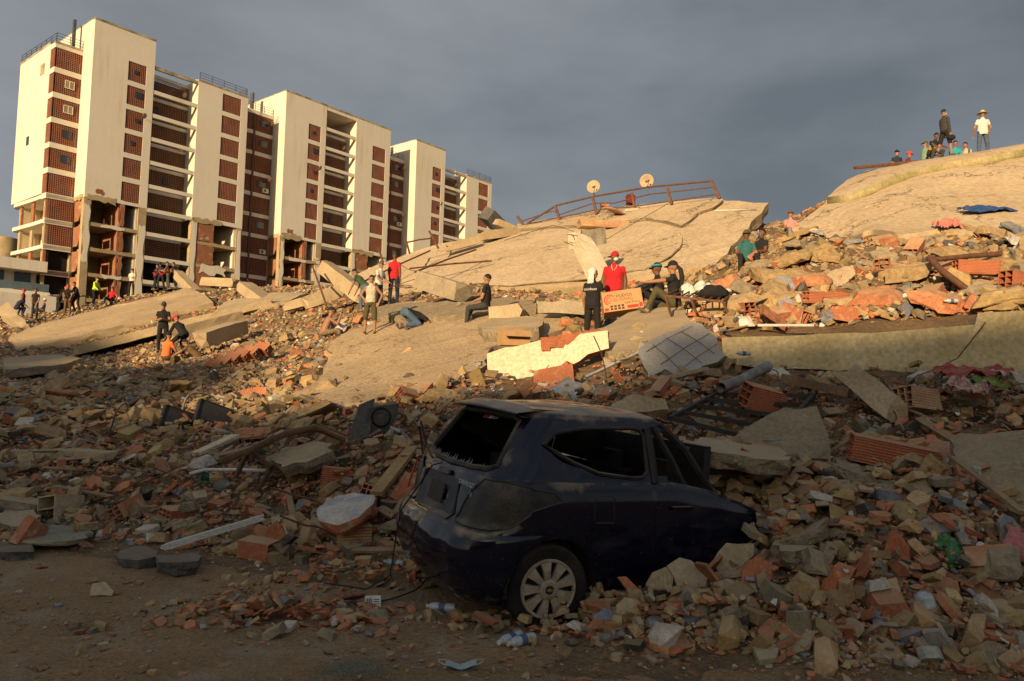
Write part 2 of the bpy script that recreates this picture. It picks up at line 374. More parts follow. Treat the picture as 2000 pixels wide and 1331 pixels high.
# ------------------------------------------------------------------ apartment towers
AZ = math.radians(38.9); A_ = np.array([math.sin(AZ), math.cos(AZ)]); B_ = np.array([-A_[1], A_[0]])
O_ = np.array([-48.6, 85.0]) - 1.5 * A_
BRZ = math.atan2(A_[1], A_[0])
FH = 2.95
M_WALL = pmat('painted_wall', (0.69, 0.645, 0.54), (0.655, 0.605, 0.49), 0.15, 0.9, 0.0, 30, spots=(0.66, 0.59, 0.45), spot_scale=0.3, spot_w=(0.55, 0.95), bdist=0.03, streaks=(0.52, 0.45, 0.33))
M_MOSS = pmat('mossy_coping', (0.17, 0.14, 0.08), (0.50, 0.44, 0.31), 0.9, 0.95, 0.4, 9)
M_FRAME = pmat('bare_frame', (0.42, 0.33, 0.19), (0.31, 0.24, 0.145), 0.9, 0.95, 0.3, 10)
M_SCREEN = pmat('screen_brick', (0.30, 0.125, 0.078), (0.22, 0.092, 0.06), 0.8, 0.9, 0.2, 8)
M_SCREEN2 = pmat('screen_brick_pale', (0.30, 0.155, 0.09), (0.22, 0.115, 0.07), 0.8, 0.9, 0.2, 8)
M_BRICKWALL = pmat('brick_infill', (0.33, 0.145, 0.075), (0.24, 0.10, 0.055), 1.5, 0.95, 0.5, 14, spots=(0.48, 0.38, 0.24), spot_scale=1.2, spot_w=(0.58, 0.68))
M_ROOM = pmat('room_wall', (0.30, 0.28, 0.17), (0.20, 0.17, 0.11), 0.6, 0.95, 0.1, 9)
M_GLASSD = flat('dark_glass', (0.03, 0.035, 0.045), 0.15, 0.0, 0.5)
M_STEELP = pmat('painted_steel', (0.09, 0.095, 0.10), (0.05, 0.05, 0.05), 4, 0.5, 0.1, 30)
M_DISH = pmat('dish_paint', (0.42, 0.32, 0.19), (0.34, 0.25, 0.145), 3, 0.6, 0.1, 20)

_scr = {}
def screen_mesh(w, h, m, seed=0, hole=None):
    k = (w, h, m.name, hole)
    if k in _scr: return _scr[k]
    b = MB(); nx = max(2, round(w / 0.225)); nz = max(2, round(h / 0.215)); tx = 0.075; tz = 0.07
    for i in range(nx + 1):
        x = w * i / nx; b.box(max(0, x - tx / 2), min(w, x + tx / 2), 0, 0.06, 0, h)
    for j in range(nz + 1):
        z = h * j / nz; b.box(0, w, -0.004, 0.064, max(0, z - tz / 2), min(h, z + tz / 2))
    _scr[k] = b.mesh('brick_screen', m); return _scr[k]
def screen(par, x, y, z, w, h, m=None, rz=0):
    m = m or M_SCREEN
    o = link('brick_screen', screen_mesh(w, h, m), par, (x, y, z), rz); return o
def window(par, x, y, z, w, h, rz=0, lit=0):
    b = MB(); b.box(0, w, -0.03, 0.10, 0, h); g = b.build('window', M_GLASSD if lit == 0 else M_ROOM, par, loc=(x, y, z), rz=rz)
    if lit:
        f = MB()
        for a in ((-.04, .03, -.05, -.0, -.04, h + .04), (w - .03, w + .04, -.05, 0, -.04, h + .04), (w / 2 - .04, w / 2 + .04, -.055, 0, 0, h)): f.box(*a)
        f.box(-.04, w + .04, -.06, 0, h - .02, h + .05); f.box(-.04, w + .04, -.06, 0, -.05, .02)
        f.build('frame', M_WALL, g)
    return g
def jag(x0, x1, z0, z1, n, a):
    """ragged patch outline in a wall plane"""
    p = []
    for (ax, az_, bx, bz) in ((x0, z0, x1, z0), (x1, z0, x1, z1), (x1, z1, x0, z1), (x0, z1, x0, z0)):
        for i in range(n): t = i / n; p.append((ax + (bx - ax) * t + random.uniform(-a, a), az_ + (bz - az_) * t + random.uniform(-a, a)))
    return p
def patch(par, x0, x1, z0, z1, y, m, name='plaster_patch', a=0.12, n=5, t=0.03, side=False):
    pl = jag(x0, x1, z0, z1, n, a); k = len(pl); b = MB()
    if not side: v = [(x, y, z) for x, z in pl] + [(x, y - t, z) for x, z in pl]
    else: v = [(y, x, z) for x, z in pl] + [(y - t, x, z) for x, z in pl]
    b.add(v, [tuple(range(k, 2 * k)), tuple(range(k))] + [(i, (i + 1) % k, k + (i + 1) % k, k + i) for i in range(k)])
    return b.build(name, m, par)
def railing(par, pts, h=1.0, n_mid=2, m=None, sp=1.6):
    b = MB(); m = m or M_STEELP
    for a, c in zip(pts[:-1], pts[1:]):
        a = Vector(a); c = Vector(c); k = max(1, round((c - a).length / sp))
        for i in range(k + 1):
            p = a.lerp(c, i / k); b.bar(p, p + Vector((0, 0, h)), .06, .06)
        for j in range(n_mid + 1): b.bar(a + Vector((0, 0, h * (j + 1) / (n_mid + 1))), c + Vector((0, 0, h * (j + 1) / (n_mid + 1))), .045, .045)
    return b.build('roof_railing', m, par)

def facade(b, x0, x1, z0, z1, px0, px1, tops, h, t=0.28, y=0.0):
    """wall strip with one column of openings"""
    b.box(x0, px0, y, y + t, z0, z1); b.box(px1, x1, y, y + t, z0, z1)
    zz = z1
    for tp in tops:
        b.box(px0, px1, y + .002, y + t - .002, tp, zz); zz = tp - h
    b.box(px0, px1, y + .002, y + t - .002, z0, zz)

def tower_module(origin, label, idx):
    T = thing('apartment_tower', label, 'tower block', (*origin, 0), BRZ, 'row of damaged apartment towers')
    full = (idx == 1); top_t = 43.15; top_b = 43.12 if full else 40.15; zb = 22.0; D = 12.0
    tops = [39.46 - FH * k for k in range(6)]; ph = 2.34
    if idx == 2: ntow = 6
    # stair tower upper walls
    w = MB(); facade(w, 0, 7.1, zb, top_t, 4.0, 6.15, tops, ph)
    w.box(0.003, .28, .28, D, zb, top_t - .01); w.box(6.85, 7.097, .28, D, zb, top_t - .01); w.box(.28, 6.85, D - .3, D, zb, top_t - .02)
    w.box(.28, 6.85, .28, D - .3, top_t - .4, top_t - .15)
    w.build('stair_wall', M_WALL, T)
    c = MB(); c.box(-.03, 7.13, -.03, .32, top_t - .16, top_t + .09); c.box(-.03, .31, .32, D, top_t, top_t + .085); c.box(6.82, 7.13, .32, D, top_t, top_t + .085)
    c.build('coping', M_MOSS, T)
    v = MB(); v.box(.5, 6.6, 1.2, 1.3, zb, 40); v.build('stair_shade_sheet', M_DARK, T)  # black sheet added behind the stair screens to darken their holes
    for k, tp in enumerate(tops):
        screen(T, 4.0, .06, tp - ph, 2.15, ph)
        if k in (0, 1, 2, 3): window(T, 4.75 + .25 * (k % 3), .02, tp - 1.35 + .1 * (k % 2), .42 if k != 1 else .8, .48 if k != 1 else .75)
    # flats block upper walls
    w = MB(); facade(w, 12.8, 19.9, zb - .15, top_b, 16.2, 18.9, tops, ph)
    w.box(12.803, 13.05, .28, D, zb - .15, top_b - .01); w.box(19.65, 19.897, .28, D, zb - .15, top_b - .01); w.box(13.05, 19.65, D - .3, D, zb - .15, top_b - .02)
    w.box(13.05, 19.65, .28, D - .3, top_b - .5, top_b - .2)
    if full: w.box(7.1, 12.8, .02, D, 42.45, 43.10)
    w.build('flats_wall', M_WALL, T)
    c = MB(); c.box(12.77 if not full else 7.14, 19.93, -.03, .32, top_b - .16, top_b + .09); c.box(19.62, 19.93, .32, D, top_b, top_b + .085); c.build('coping', M_MOSS, T)
    v = MB(); v.box(13.3, 19.5, 1.2, 1.3, zb, 39.8); v.build('flats_shade_sheet', M_DARK, T)  # black sheet painted as the shade behind the flats screens
    for tp in tops: screen(T, 16.2, .06, tp - ph, 2.7, ph)
    # open walkway recess: front beams, back screens
    for k in range(-1 if full else 0, 9):
        z1 = 36.9 - FH * k
        b = MB(); b.box(7.1, 12.8, .03, .33, z1 - .48, z1); b.build('walkway_beam', M_WALL, T)
    if not full:
        b = MB(); b.box(7.1, 12.8, .03, .33, 39.55, 39.95); b.build('roof_beam', M_MOSS, T)
    w = MB()
    for k in range(0, 10):
        z1 = 39.85 - FH * k; w.box(7.1, 12.8, 2.42, 2.7, z1 - .42, z1)
    w.box(7.1, 7.35, 2.70, D, 8, 39.5); w.box(12.55, 12.8, 2.70, D, 8, 39.5)
    w.build('gallery_wall', M_WALL, T)
    v = MB(); v.box(7.3, 12.6, 3.4, 3.5, 8, 39.4); v.build('gallery_shade_sheet', M_DARK, T)  # black sheet stands in for the shaded depth behind the gallery screens
    for k in range(0, 9):
        z1 = 39.43 - FH * k
        if k < 8: screen(T, 7.12, 2.5, z1 - 2.52, 5.66, 2.52, M_SCREEN2)
        if k in (0, 1, 4): window(T, 8.0 + .5 * k, 2.46, z1 - 1.5, .6, .7)
    # link, set back
    x0, x1 = 19.9, 25.8
    if idx < 2:
        w = MB(); y = 2.9
        for k in range(0, 11):
            z1 = 39.9 - FH * k; w.box(x0, x1, y, y + .3, z1 - .55, z1)
        w.box(x0, x1, D - .3, D, 8, 39.8); w.box(x0, x1, y + .3, D - .3, 39.3, 39.6)
        w.build('link_wall', M_WALL, T)
        v = MB(); v.box(x0, x1, y + 1.0, y + 1.1, 8, 39.2); v.build('link_shade_sheet', M_DARK, T)  # added black backing, so the link screen holes look shaded
        v = MB(); v.box(x0 + 2.75, x0 + 3.05, y - .05, y + .25, 8, 39.3); v.build('drain_chase', M_RUST, T)
        for k in range(0, 10):
            z1 = 39.35 - FH * k
            screen(T, x0 + .05, y + .06, z1 - 2.38, 2.68, 2.38); screen(T, x0 + 3.1, y + .06, z1 - 2.38, 2.7, 2.38)
            if k in (0, 1, 3, 5): window(T, x0 + 3.8, y + .02, z1 - 1.5, 1.3, .9)
            if k in (3, 6):
                b = MB(); b.box(0, .9, -.35, 0, 0, .6); ac = b.build('air_conditioner', M_WALL, T, loc=(x0 + 4.5, y, z1 - 2.2))
                f = MB(); f.lathe([(.22, -.36), (.22, -.355), (.05, -.37)], 14, 'y', c=(.32, 0, .3)); f.build('fan_grille', M_STEELP, ac)
        railing(T, [(x0, y + .15, 39.9), (x1, y + .15, 39.9)])
        b = MB(); b.box(x1 - 2.0, x1 - 1.75, y + 2.5, y + 3.2, 39.9, 43.4); b.build('roof_fin', M_STEELP, T)
    if not full:
        railing(T, [(13.0, .15, 40.24), (19.75, .15, 40.24), (19.75, D, 40.24)])
        b = MB(); b.box(15, 19.0, 5, 5.2, 40.0, 42.2); b.build('roof_wall', M_WALL, T)
    # wrecked lower floors: bare frame, slabs, rooms, torn partitions
    nlow = 6
    fr = MB()
    for i in range(nlow):
        z1 = 22.15 - FH * i
        if i > 0:
            fr.box(.75, 6.2, .06, 9, z1 - .42, z1); fr.box(13.55, 19.2, .06, 9, z1 - .42, z1)
    for (a, c_) in ((0.0, .8), (6.15, 7.1), (12.8, 13.6), (19.15, 19.9)): fr.box(a, c_, .03, .7, 2, 22.0)
    for (a, c_) in ((0.0, .35), (6.8, 7.1), (12.8, 13.1), (19.6, 19.9)):
        fr.box(a + .01, c_ - .01, 3.2, D, 2, 22.0)
    fr.box(.35, 6.8, 8.7, 9.0, 2, 22.0); fr.box(13.1, 19.6, 8.7, 9.0, 2, 22)
    fr.box(0.004, .30, .70, 3.2, 2.0, 5)
    fr.build('concrete_frame', M_FRAME, T)
    for i in range(nlow):
        zt = 22.15 - FH * i - (.45 if i else .15); zf = 22.15 - FH * (i + 1)
        if zf < 7: break
        b = MB(); b.box(3.85, 4.05, .12, 8.5, zf, zt); b.build('partition', M_BRICKWALL, T)
        pl = jag(.8, 1.15, zf, zt, 3, .05); patch(T, 4.1, 4.55, zf + .1, zt - .1, .10, M_BRICKWALL, 'broken_brickwork', .08, 5, .06)
        b = MB(); b.box(.4, 6.7, 5.0, 5.12, zf, zt); b.build('room_back_wall', M_ROOM, T); b = MB(); b.box(13.2, 19.5, 5.4, 5.52, zf, zt); b.build('room_back_wall', M_ROOM, T)
        patch(T, 13.62, 16.0, zf + .02, zt - .02, .14, M_BRICKWALL, 'brick_infill', .12, 6, .08)
        b = MB(); b.box(18.85, 19.1, .3, 5.3, zf, zt); b.build('room_side_wall', M_WALL, T); b = MB(); b.box(5.9, 6.1, .3, 5.0, zf, zt); b.build('room_side_wall', M_WALL, T)
        # torn brick infill on the narrow side
        bb = MB(); z_ = zf + .15
        tri = [(2.75, z_), (2.9, zt), (.9, zt), (.85, z_ + .9), (1.6, z_ + .05)]
        tri = [(y + random.uniform(-.12, .12), z + random.uniform(-.08, .02)) for y, z in tri]
        k = len(tri); bb.add([(.10, y, z) for y, z in tri] + [(.22, y, z) for y, z in tri], [tuple(range(k)), tuple(range(k, 2 * k))[::-1]] + [(a, (a + 1) % k, k + (a + 1) % k, k + a) for a in range(k)])
        bb.build('torn_infill', M_BRICKWALL, T)
        hp = MB()
        for _ in range(7):
            s = random.uniform(.12, .32); x = random.choice((random.uniform(1, 5.8), random.uniform(14, 18.8)))
            TT = Matrix.Translation((x, random.uniform(.25, .8), zf + s * .4)) @ Matrix.Rotation(random.uniform(0, 3), 4, 'Z') @ Matrix.Rotation(random.uniform(-.5, .5), 4, 'X')
            hp.box(-s, s, -s * .6, s * .6, -s * .4, s * .4, T=TT)
        hp.build('debris_on_floor', M_BRICKWALL, T)['kind'] = 'stuff'
        if random.random() < .7: patch(T, 1.6 + random.random() * 2, 4.6, zt + .02, zt + .4, .055, M_WALL, 'plaster_patch', .1, 5)
    patch(T, .15, .7, 14.5, 21.2, .02, M_WALL, a=.15, n=9); patch(T, 6.3, 7.0, 10.5, 19.8, .02, M_WALL, a=.16, n=9)
    patch(T, 12.9, 13.5, 13.5, 21.6, .02, M_WALL, a=.1, n=9); patch(T, 19.3, 19.85, 9, 21.5, .02, M_WALL, a=.1, n=9)
    patch(T, 14.3, 17.8, 15.1, 16.2, .05, M_WALL, a=.25, n=6)
    patch(T, .3, 3.4, 21.75, 22.5, -.005, M_FRAME, 'torn_edge', .2, 7, .03); patch(T, 13, 17.0, 21.6, 22.2, -.005, M_FRAME, 'torn_edge', .18, 7, .03)
    patch(T, 1.1, 2.0, 22.6, 23.2, -.003, M_BRICKWALL, 'bare_brick', .15, 4, .03)
    patch(T, .3, 2.7, 21.8, 22.3, -.004, M_FRAME, 'torn_edge', .15, 5, .03, side=True)
    # dishes on brackets
    for (x, y, z) in ((6.0, -.05, 33.1), (11.9, 2.3, 31.0), (12.0, 2.3, 38.2), (19.6 + 5.6, 2.6, 38.4), (25.2, 2.6, 30.2)):
        if x > 20 and idx == 2: continue
        d = MB(); d.lathe([(.0, 0), (.18, .02), (.36, .09)], 14, 'y'); d.tube([(0, 0.05, 0), (0, .35, -.2)], .03, 5)
        o = d.build('satellite_dish', M_DISH, T, loc=(x, y - .5, z)); o.rotation_euler = (.5, 0, .4)
    return T
tower_module(O_, 'nearest cream apartment tower, far left, with brick screens and wrecked lower floors', 0)
tower_module(O_ + 25.85 * A_, 'middle apartment tower of the row with a full height roof and bare lower rooms', 1)
T3 = tower_module(O_ + 51.6 * A_, 'farthest and smallest apartment tower of the row, just left of the collapsed roof', 2)

# end block left of the nearest tower
E_ = thing('apartment_wing', 'white end wing of the apartment row with corner brick screens and torn open flats', 'building', (*O_, 0), BRZ)
w = MB(); y0, y1 = 2.9, 14.2
tops = [39.32 - FH * k for k in range(10)]
w.box(-2.95, -2.70, y0 + 1.45, y1, 22.3, 40.2); w.box(-2.72, .0, y1 - .3, y1 - .001, 22.3, 40.19); w.box(-2.7, 0, y0 + .3, y1 - .3, 39.5, 39.8)
for k in range(11):
    z1 = 39.95 - FH * k
    fb = MB(); fb.box(-2.949, -.001, y0, y0 + .299, z1 - .62, z1); fb.build('floor_band', M_WALL, E_)
    if k < 7: w.box(-2.952, -2.66, y0 + .3, y0 + 1.45, z1 - .62, z1)
w.build('wing_wall', M_WALL, E_)
v = MB(); v.box(-2.6, 0, y0 + .9, y0 + 1.0, 8, 39.2); v.build('wing_shade_sheet', M_DARK, E_)  # black sheet behind the wing screens, in place of interior shade
c = MB(); c.box(-2.98, 0, y0 - .03, y0 + .33, 39.80, 40.06); c.box(-2.98, -2.66, y0 + 1.40, y1 + .03, 40.05, 40.3); c.build('coping', M_MOSS, E_)
for k, tp in enumerate(tops):
    if k < 8: screen(E_, -2.72, y0 + .06, tp - 2.33, 2.72, 2.33)
    if k < 6: screen(E_, -2.82, y0 + .3, tp - 2.33, 1.15, 2.33, rz=math.pi / 2)
    if k in (1, 2, 3, 4): window(E_, -1.7, y0 + .02, tp - 1.45, .95, .85, lit=1 if k < 3 else 0)
railing(E_, [(0, y0 + .1, 40.05), (-2.85, y0 + .1, 40.05), (-2.85, y1, 40.3)])
b = MB(); b.box(-1.0, -.7, y0 + .6, y0 + 1.0, 40, 43.6); b.build('roof_fin', M_STEELP, E_)
window(E_, -2.98, y0 + 7.2, 29.0, .05, 1.0); b = MB(); b.box(-2.975, -2.955, y0 + 6.6, y0 + 7.5, 29.0, 30.1); b.build('window', M_GLASSD, E_)
b = MB(); b.box(-2.99, -2.955, y0 + 3.0, y0 + 4.3, 36.9, 38.2)
b.build('vent_panel', M_MOSS, E_)
for i in range(5):
    z1 = 22.15 - FH * i
    b = MB(); pl = [(-2.95, y0), (0, y0), (0, y1 - 1.0 - .6 * (i == 3)), (-2.6, y1 - .4 - .5 * i), (-3.1, y1 - 1.5), (-2.95, y0 + 4)]
    b.prism(pl, z1 - .42, z1); b.build('floor_slab', M_WALL if i < 3 else M_FRAME, E_)
    b = MB(); b.box(-2.5, 0, y0 + 1.6, y0 + 1.75, z1 - FH, z1 - .42); b.box(-.25, -.02, y0 + 1.75, y1 - 2, z1 - FH, z1 - .42)
    b.box(-2.6, -.3, y1 - 2.2, y1 - 2.05, z1 - FH, z1 - .42); b.build('room_wall', M_PLASTER, E_)
    b = MB(); b.box(-2.75, -2.45, y0 + .4, y0 + .7, z1 - FH, z1 - .42); b.box(-2.7, -2.45, y1 - 3.0, y1 - 2.7, z1 - FH, z1 - .42); b.box(-2.7, -2.5, y0 + 4.3, y0 + 5.1, z1 - FH, z1 - .42 - .4 * (i % 2)); b.build('post', M_BRICKWALL if i % 2 == 0 else M_FRAME, E_)
    hp = MB()
    for _ in range(6):
        s = random.uniform(.15, .4)
        TT = Matrix.Translation((random.uniform(-2.6, -1.8), random.uniform(y0 + 2, y1 - 3), z1 - FH + s * .4)) @ Matrix.Rotation(random.uniform(0, 3), 4, 'Z') @ Matrix.Rotation(random.uniform(-.6, .6), 4, 'X')
        hp.box(-s, s, -s * .5, s * .5, -s * .4, s * .4, T=TT)
    hp.build('debris_on_floor', M_BRICKWALL, E_)['kind'] = 'stuff'

# low annex and water tank at the left edge
P = at(40, 560, 80.0)
X_ = thing('annex_building', 'low white annex with a shaded balcony at the foot of the towers, far left edge', 'building', (P[0], P[1], 0), BRZ)
b = MB(); b.box(-6, 3.6, 0, 10, 0, 10.2); b.box(-12, 3.3, 1.2, 10, 10.2, 10.7); b.box(-12, 2.6, 3.5, 10, 10.7, 13.0); b.box(-12, 3.0, 1.5, 10, 13.0, 14.2); b.build('wall', M_WALL, X_)
for i in range(5):
    b = MB(); b.box(-10 + i * 2.6, -8.4 + i * 2.6, 3.4, 3.49, 10.9, 12.9); b.build('window', M_GLASSD, X_)
b = MB(); b.box(-12, 3.2, 1.25, 1.30, 10.75, 11.6); b.build('balcony_glass', pmat('tinted_glass', (0.12, 0.17, 0.19), (0.09, 0.12, 0.13), 1, 0.2, 0), X_)
for i in range(3):
    b = MB(); b.box(-2.2 + 2 * i, -.9 + 2 * i, -.03, .05, 5.2 - .4 * i, 7.6); b.build('window', M_GLASSD, X_)
P = at(6, 490, 96.0)
tk = MB(); z0 = 12; z1 = at(6, 468, 96)[2]
tk.lathe([(1.9, z0 - 4), (1.9, z1), (1.85, z1 + .08), (1.2, z1 + .3), (0.01, z1 + .4)], 20)
tag(tk.build('water_tank', M_FRAME, None, True, (P[0], P[1], 0)), 'round concrete water tank behind the annex at the left edge', 'water tank')

# buildings behind the photographer whose shadow covers the street
M_DULL = pmat('dull_brick_wall', (0.26, 0.17, 0.10), (0.19, 0.125, 0.08), 0.5, 0.95, 0.2, 6)
def back_block(x, y, w, d, h, rz, label, fl=3.0):
    T = thing('apartment_block', label, 'building', (x, y, 0), rz, 'apartment blocks across the street')
    b = MB(); b.box(0, w, 0, d, 0, h); b.build('wall', M_DULL, T)
    nf = int(h / fl)
    wm = MB(); wm.box(0, 1.4, d - .02, d + .05, 0, 1.5); wme = wm.mesh('window', M_GLASSD)
    k = max(2, int(w / 3.4))
    for i in range(nf):
        for j in range(k): link('window', wme, T, (w * (j + .5) / k - .7, 0, i * fl + 1.0))
    b = MB(); b.box(-.1, w + .1, -.1, d + .1, h, h + .25); b.build('roof', M_MOSS, T)
    return T

back_block(-34, -82, 30, 12, 24.4, 0, 'pale block far across the street, right part of the row')
back_block(-48.3, -82, 14, 12, 23.2, 0, 'lower pale block far across the street, middle of the row')
back_block(-62, -82, 13.5, 12, 27.2, 0, 'pale block far across the street, left part of the row')
back_block(-96, -82, 33.8, 12, 31.0, 0, 'long pale block far across the street, far left of the row')
# ------------------------------------------------------------------ fallen slabs, walls and beams
M_SLABTOP = pmat('dusty_roof_topping', (0.52, 0.40, 0.25), (0.44, 0.33, 0.20), 0.35, 0.95, 0.35, 7, spots=(0.33, 0.24, 0.15), spot_scale=1.1, spot_w=(0.57, 0.72), bdist=0.05, cracks=.28)
M_SLABDUST = pmat('trodden_dust', (0.46, 0.34, 0.20), (0.37, 0.27, 0.155), 0.5, 0.97, 0.8, 12, spots=(0.28, 0.205, 0.13), spot_scale=1.6, spot_w=(0.56, 0.70), bdist=0.05, cracks=.7)
M_GREENEDGE = pmat('mossy_edge', (0.27, 0.25, 0.10), (0.42, 0.34, 0.20), 1.5, 0.95, 0.6, 9)
M_PARAPET = pmat('stained_parapet', (0.62, 0.52, 0.30), (0.47, 0.37, 0.19), 1.3, 0.92, 0.35, 16, spots=(0.26, 0.19, 0.10), spot_scale=2.4, spot_w=(0.58, 0.74))
def plane_of(p3):
    a, b, c = (Vector(at(*p)) for p in p3); n = (b - a).cross(c - a).normalized(); return a, n
def on_plane(px, py, a, n):
    d = Vector(ray(px, py)); o = Vector(CAM); t = (a - o).dot(n) / d.dot(n); return o + d * t
def ragged(P, step, amp, seed=0):
    r = random.Random(seed); out_ = []
    for a, b in zip(P, P[1:] + P[:1]):
        k = max(1, int((b - a).length / step))
        for i in range(k):
            j = amp * (0.4 if i == 0 else 1)
            out_.append(a.lerp(b, i / k) + Vector((r.uniform(-j, j), r.uniform(-j, j), r.uniform(-j, j) * .5)))
    return out_
def slab_mesh(name, top, n, thick, mats, seed=0, inner=None, hfun=None, rough=0.03):
    """ragged outline `top` (world), extruded by -n*thick; optional inner points give the top relief"""
    r = random.Random(seed + 5); c = sum(top, Vector()) / len(top)
    u = n.orthogonal().normalized(); w = n.cross(u)
    p2 = [Vector(((p - c).dot(u), (p - c).dot(w))) for p in top]
    area = sum(a.x * b.y - b.x * a.y for a, b in zip(p2, p2[1:] + p2[:1]))
    if area < 0: top = top[::-1]; p2 = p2[::-1]
    k = len(top); pts = list(p2); P3 = list(top)
    if inner:
        for q in inner:
            pts.append(Vector(((q - c).dot(u), (q - c).dot(w)))); P3.append(q)
    res = delaunay_2d_cdt(pts, [(i, (i + 1) % k) for i in range(k)], [], 1, 1e-5)
    V2, Fc, orig = res[0], res[2], res[3]
    V = []
    for v2, oo in zip(V2, orig):
        V.append(P3[oo[0]] if oo else c + u * v2.x + w * v2.y)
    f = [tuple(q) for q in Fc]; mi = [0] * len(f); base = len(V)
    mid = [p - n * thick * r.uniform(.3, .6) + (c - p).normalized() * r.uniform(-rough, rough) for p in top]
    bot = [p - n * thick + (c - p).normalized() * r.uniform(-rough * .5, rough * 2.5) for p in top]
    V += list(top) + mid + bot
    for i in range(k):
        j = (i + 1) % k
        f.append((base + i, base + k + i, base + k + j, base + j)); f.append((base + k + i, base + 2 * k + i, base + 2 * k + j, base + k + j)); mi += [1, 1]
    f.append(tuple(base + 2 * k + i for i in range(k))[::-1]); mi.append(1)
    me = bpy.data.meshes.new(name); me.from_pydata([tuple(p - c) for p in V], [], f)
    mm = mats if isinstance(mats, (list, tuple)) else [mats, mats]
    for m in mm: me.materials.append(m)
    me.polygons.foreach_set('material_index', mi); me.update()
    return me, c
def soften(o, w=.014):
    mo = o.modifiers.new('worn_edge', 'BEVEL'); mo.width = w; mo.segments = 2; mo.limit_method = 'ANGLE'; mo.angle_limit = math.radians(38)
def slab_px(name, outline, plane3, thick, mats, label, cat, group=None, jit=0.05, step=0.35, seed=1, up=None, parent=None, flipn=False):
    a, n = plane_of(plane3)
    if up is not None: n = n if n.dot(Vector(up)) > 0 else -n
    elif n.z < 0: n = -n
    P = [on_plane(x, y, a, n) for x, y in outline]
    me, c = slab_mesh(name, ragged(P, step, jit, seed), n, thick, mats, seed)
    o = link(name, me, parent, c); soften(o)
    if parent is None: tag(o, label, cat, group)
    return o
def drape(name, outline, off, thick, mats, label, cat, step=0.5, jit=0.06, grid=14, seed=2, group=None, bumps=0.03, hf=None):
    """slab that follows the slope of the mound"""
    hf = hf or hsm
    P = []
    for x, y in outline:
        p = hit(x, y, hf); P.append(Vector(p))
    P = ragged(P, step, jit, seed)
    P = [Vector((p.x, p.y, float(hf(np.array([p.x]), np.array([p.y]))[0]) + off)) for p in P]
    xs = [p.x for p in P]; ys = [p.y for p in P]; inner = []
    poly = [(p.x, p.y) for p in P]
    st = max(max(xs) - min(xs), max(ys) - min(ys)) / (grid * 3)
    gx, gy = np.meshgrid(np.arange(min(xs), max(xs), st), np.arange(min(ys), max(ys), st)); gx = gx.ravel(); gy = gy.ravel()
    ok = inside(poly, gx, gy); gx = gx[ok]; gy = gy[ok]; gz = hf(gx, gy)
    for x, y, z in zip(gx, gy, gz):
        x += random.uniform(-.3, .3) * st; inner.append(Vector((x, y, float(hf(np.array([x]), np.array([y]))[0]) + off + bumps * fbm(x, y, 2, 3, .8))))
    me, c = slab_mesh(name, P, Vector((0, 0, 1)), thick, mats, seed, inner)
    me.polygons.foreach_set('use_smooth', [True] * len(me.polygons))
    o = link(name, me, None, c); tag(o, label, cat, group); return o
def inside(poly, x, y):
    x = np.asarray(x); y = np.asarray(y); r = np.zeros(x.shape, bool); n = len(poly)
    for i in range(n):
        x0, y0 = poly[i]; x1, y1 = poly[(i + 1) % n]
        if y0 == y1: continue
        c = ((y0 > y) != (y1 > y)) & (x < (x1 - x0) * (y - y0) / (y1 - y0) + x0); r ^= c
    return r
def bent_rod(a, d, L_, seed, r=0.008, n=5, curl=0.3):
    q = random.Random(seed); p = Vector(a); d = Vector(d).normalized(); o = [p.copy()]
    for i in range(n):
        d = (d + Vector((q.uniform(-curl, curl), q.uniform(-curl, curl), q.uniform(-curl, curl * .6)))).normalized(); p = p + d * (L_ / n); o.append(p.copy())
    return o
def beam(name, p0, p1, w, h, mats, label, cat, group=None, rebar=0, seed=1, rl=0.5, roll=0.0):
    """broken concrete member between two world points, with bent bars at its first end"""
    a = Vector(p0); b = Vector(p1); t = (b - a); L_ = t.length; t.normalize(); q = random.Random(seed)
    u = t.cross(Vector((0, 0, 1))); u = u.normalized() if u.length > .05 else Vector((1, 0, 0)); v = u.cross(t)
    u, v = u * math.cos(roll) + v * math.sin(roll), v * math.cos(roll) - u * math.sin(roll)
    ns = max(4, int(L_ / .3)); ring = []
    prof = [(-.5, -.5), (0, -.5), (.5, -.5), (.5, 0), (.5, .5), (0, .5), (-.5, .5), (-.5, 0)]
    for i in range(ns + 1):
        e = (i in (0, ns)) * .06
        for x, y in prof:
            ring.append(t * (L_ * i / ns + (q.uniform(-.12, .12) if i in (0, ns) else 0)) + u * (x * w + q.uniform(-.012, .012) - x * e * w) + v * (y * h + q.uniform(-.012, .012) - y * e * h))
    f = [(i * 8 + j, i * 8 + (j + 1) % 8, (i + 1) * 8 + (j + 1) % 8, (i + 1) * 8 + j) for i in range(ns) for j in range(8)]
    f += [tuple(range(8))[::-1], tuple(ns * 8 + j for j in range(8))]
    m = MB(); m.add(ring, f)
    o = m.build(name, mats, None, loc=a); tag(o, label, cat, group)
    for i in range(rebar):
        x, y = prof[(i * 3) % 8]
        rb = MB(); rb.tube(bent_rod(u * x * w * .8 + v * y * h * .8 + t * .05, -t, rl * q.uniform(.7, 1.2), seed + i), .012, 5); rb.build('rebar', M_RUST, o)
    return o

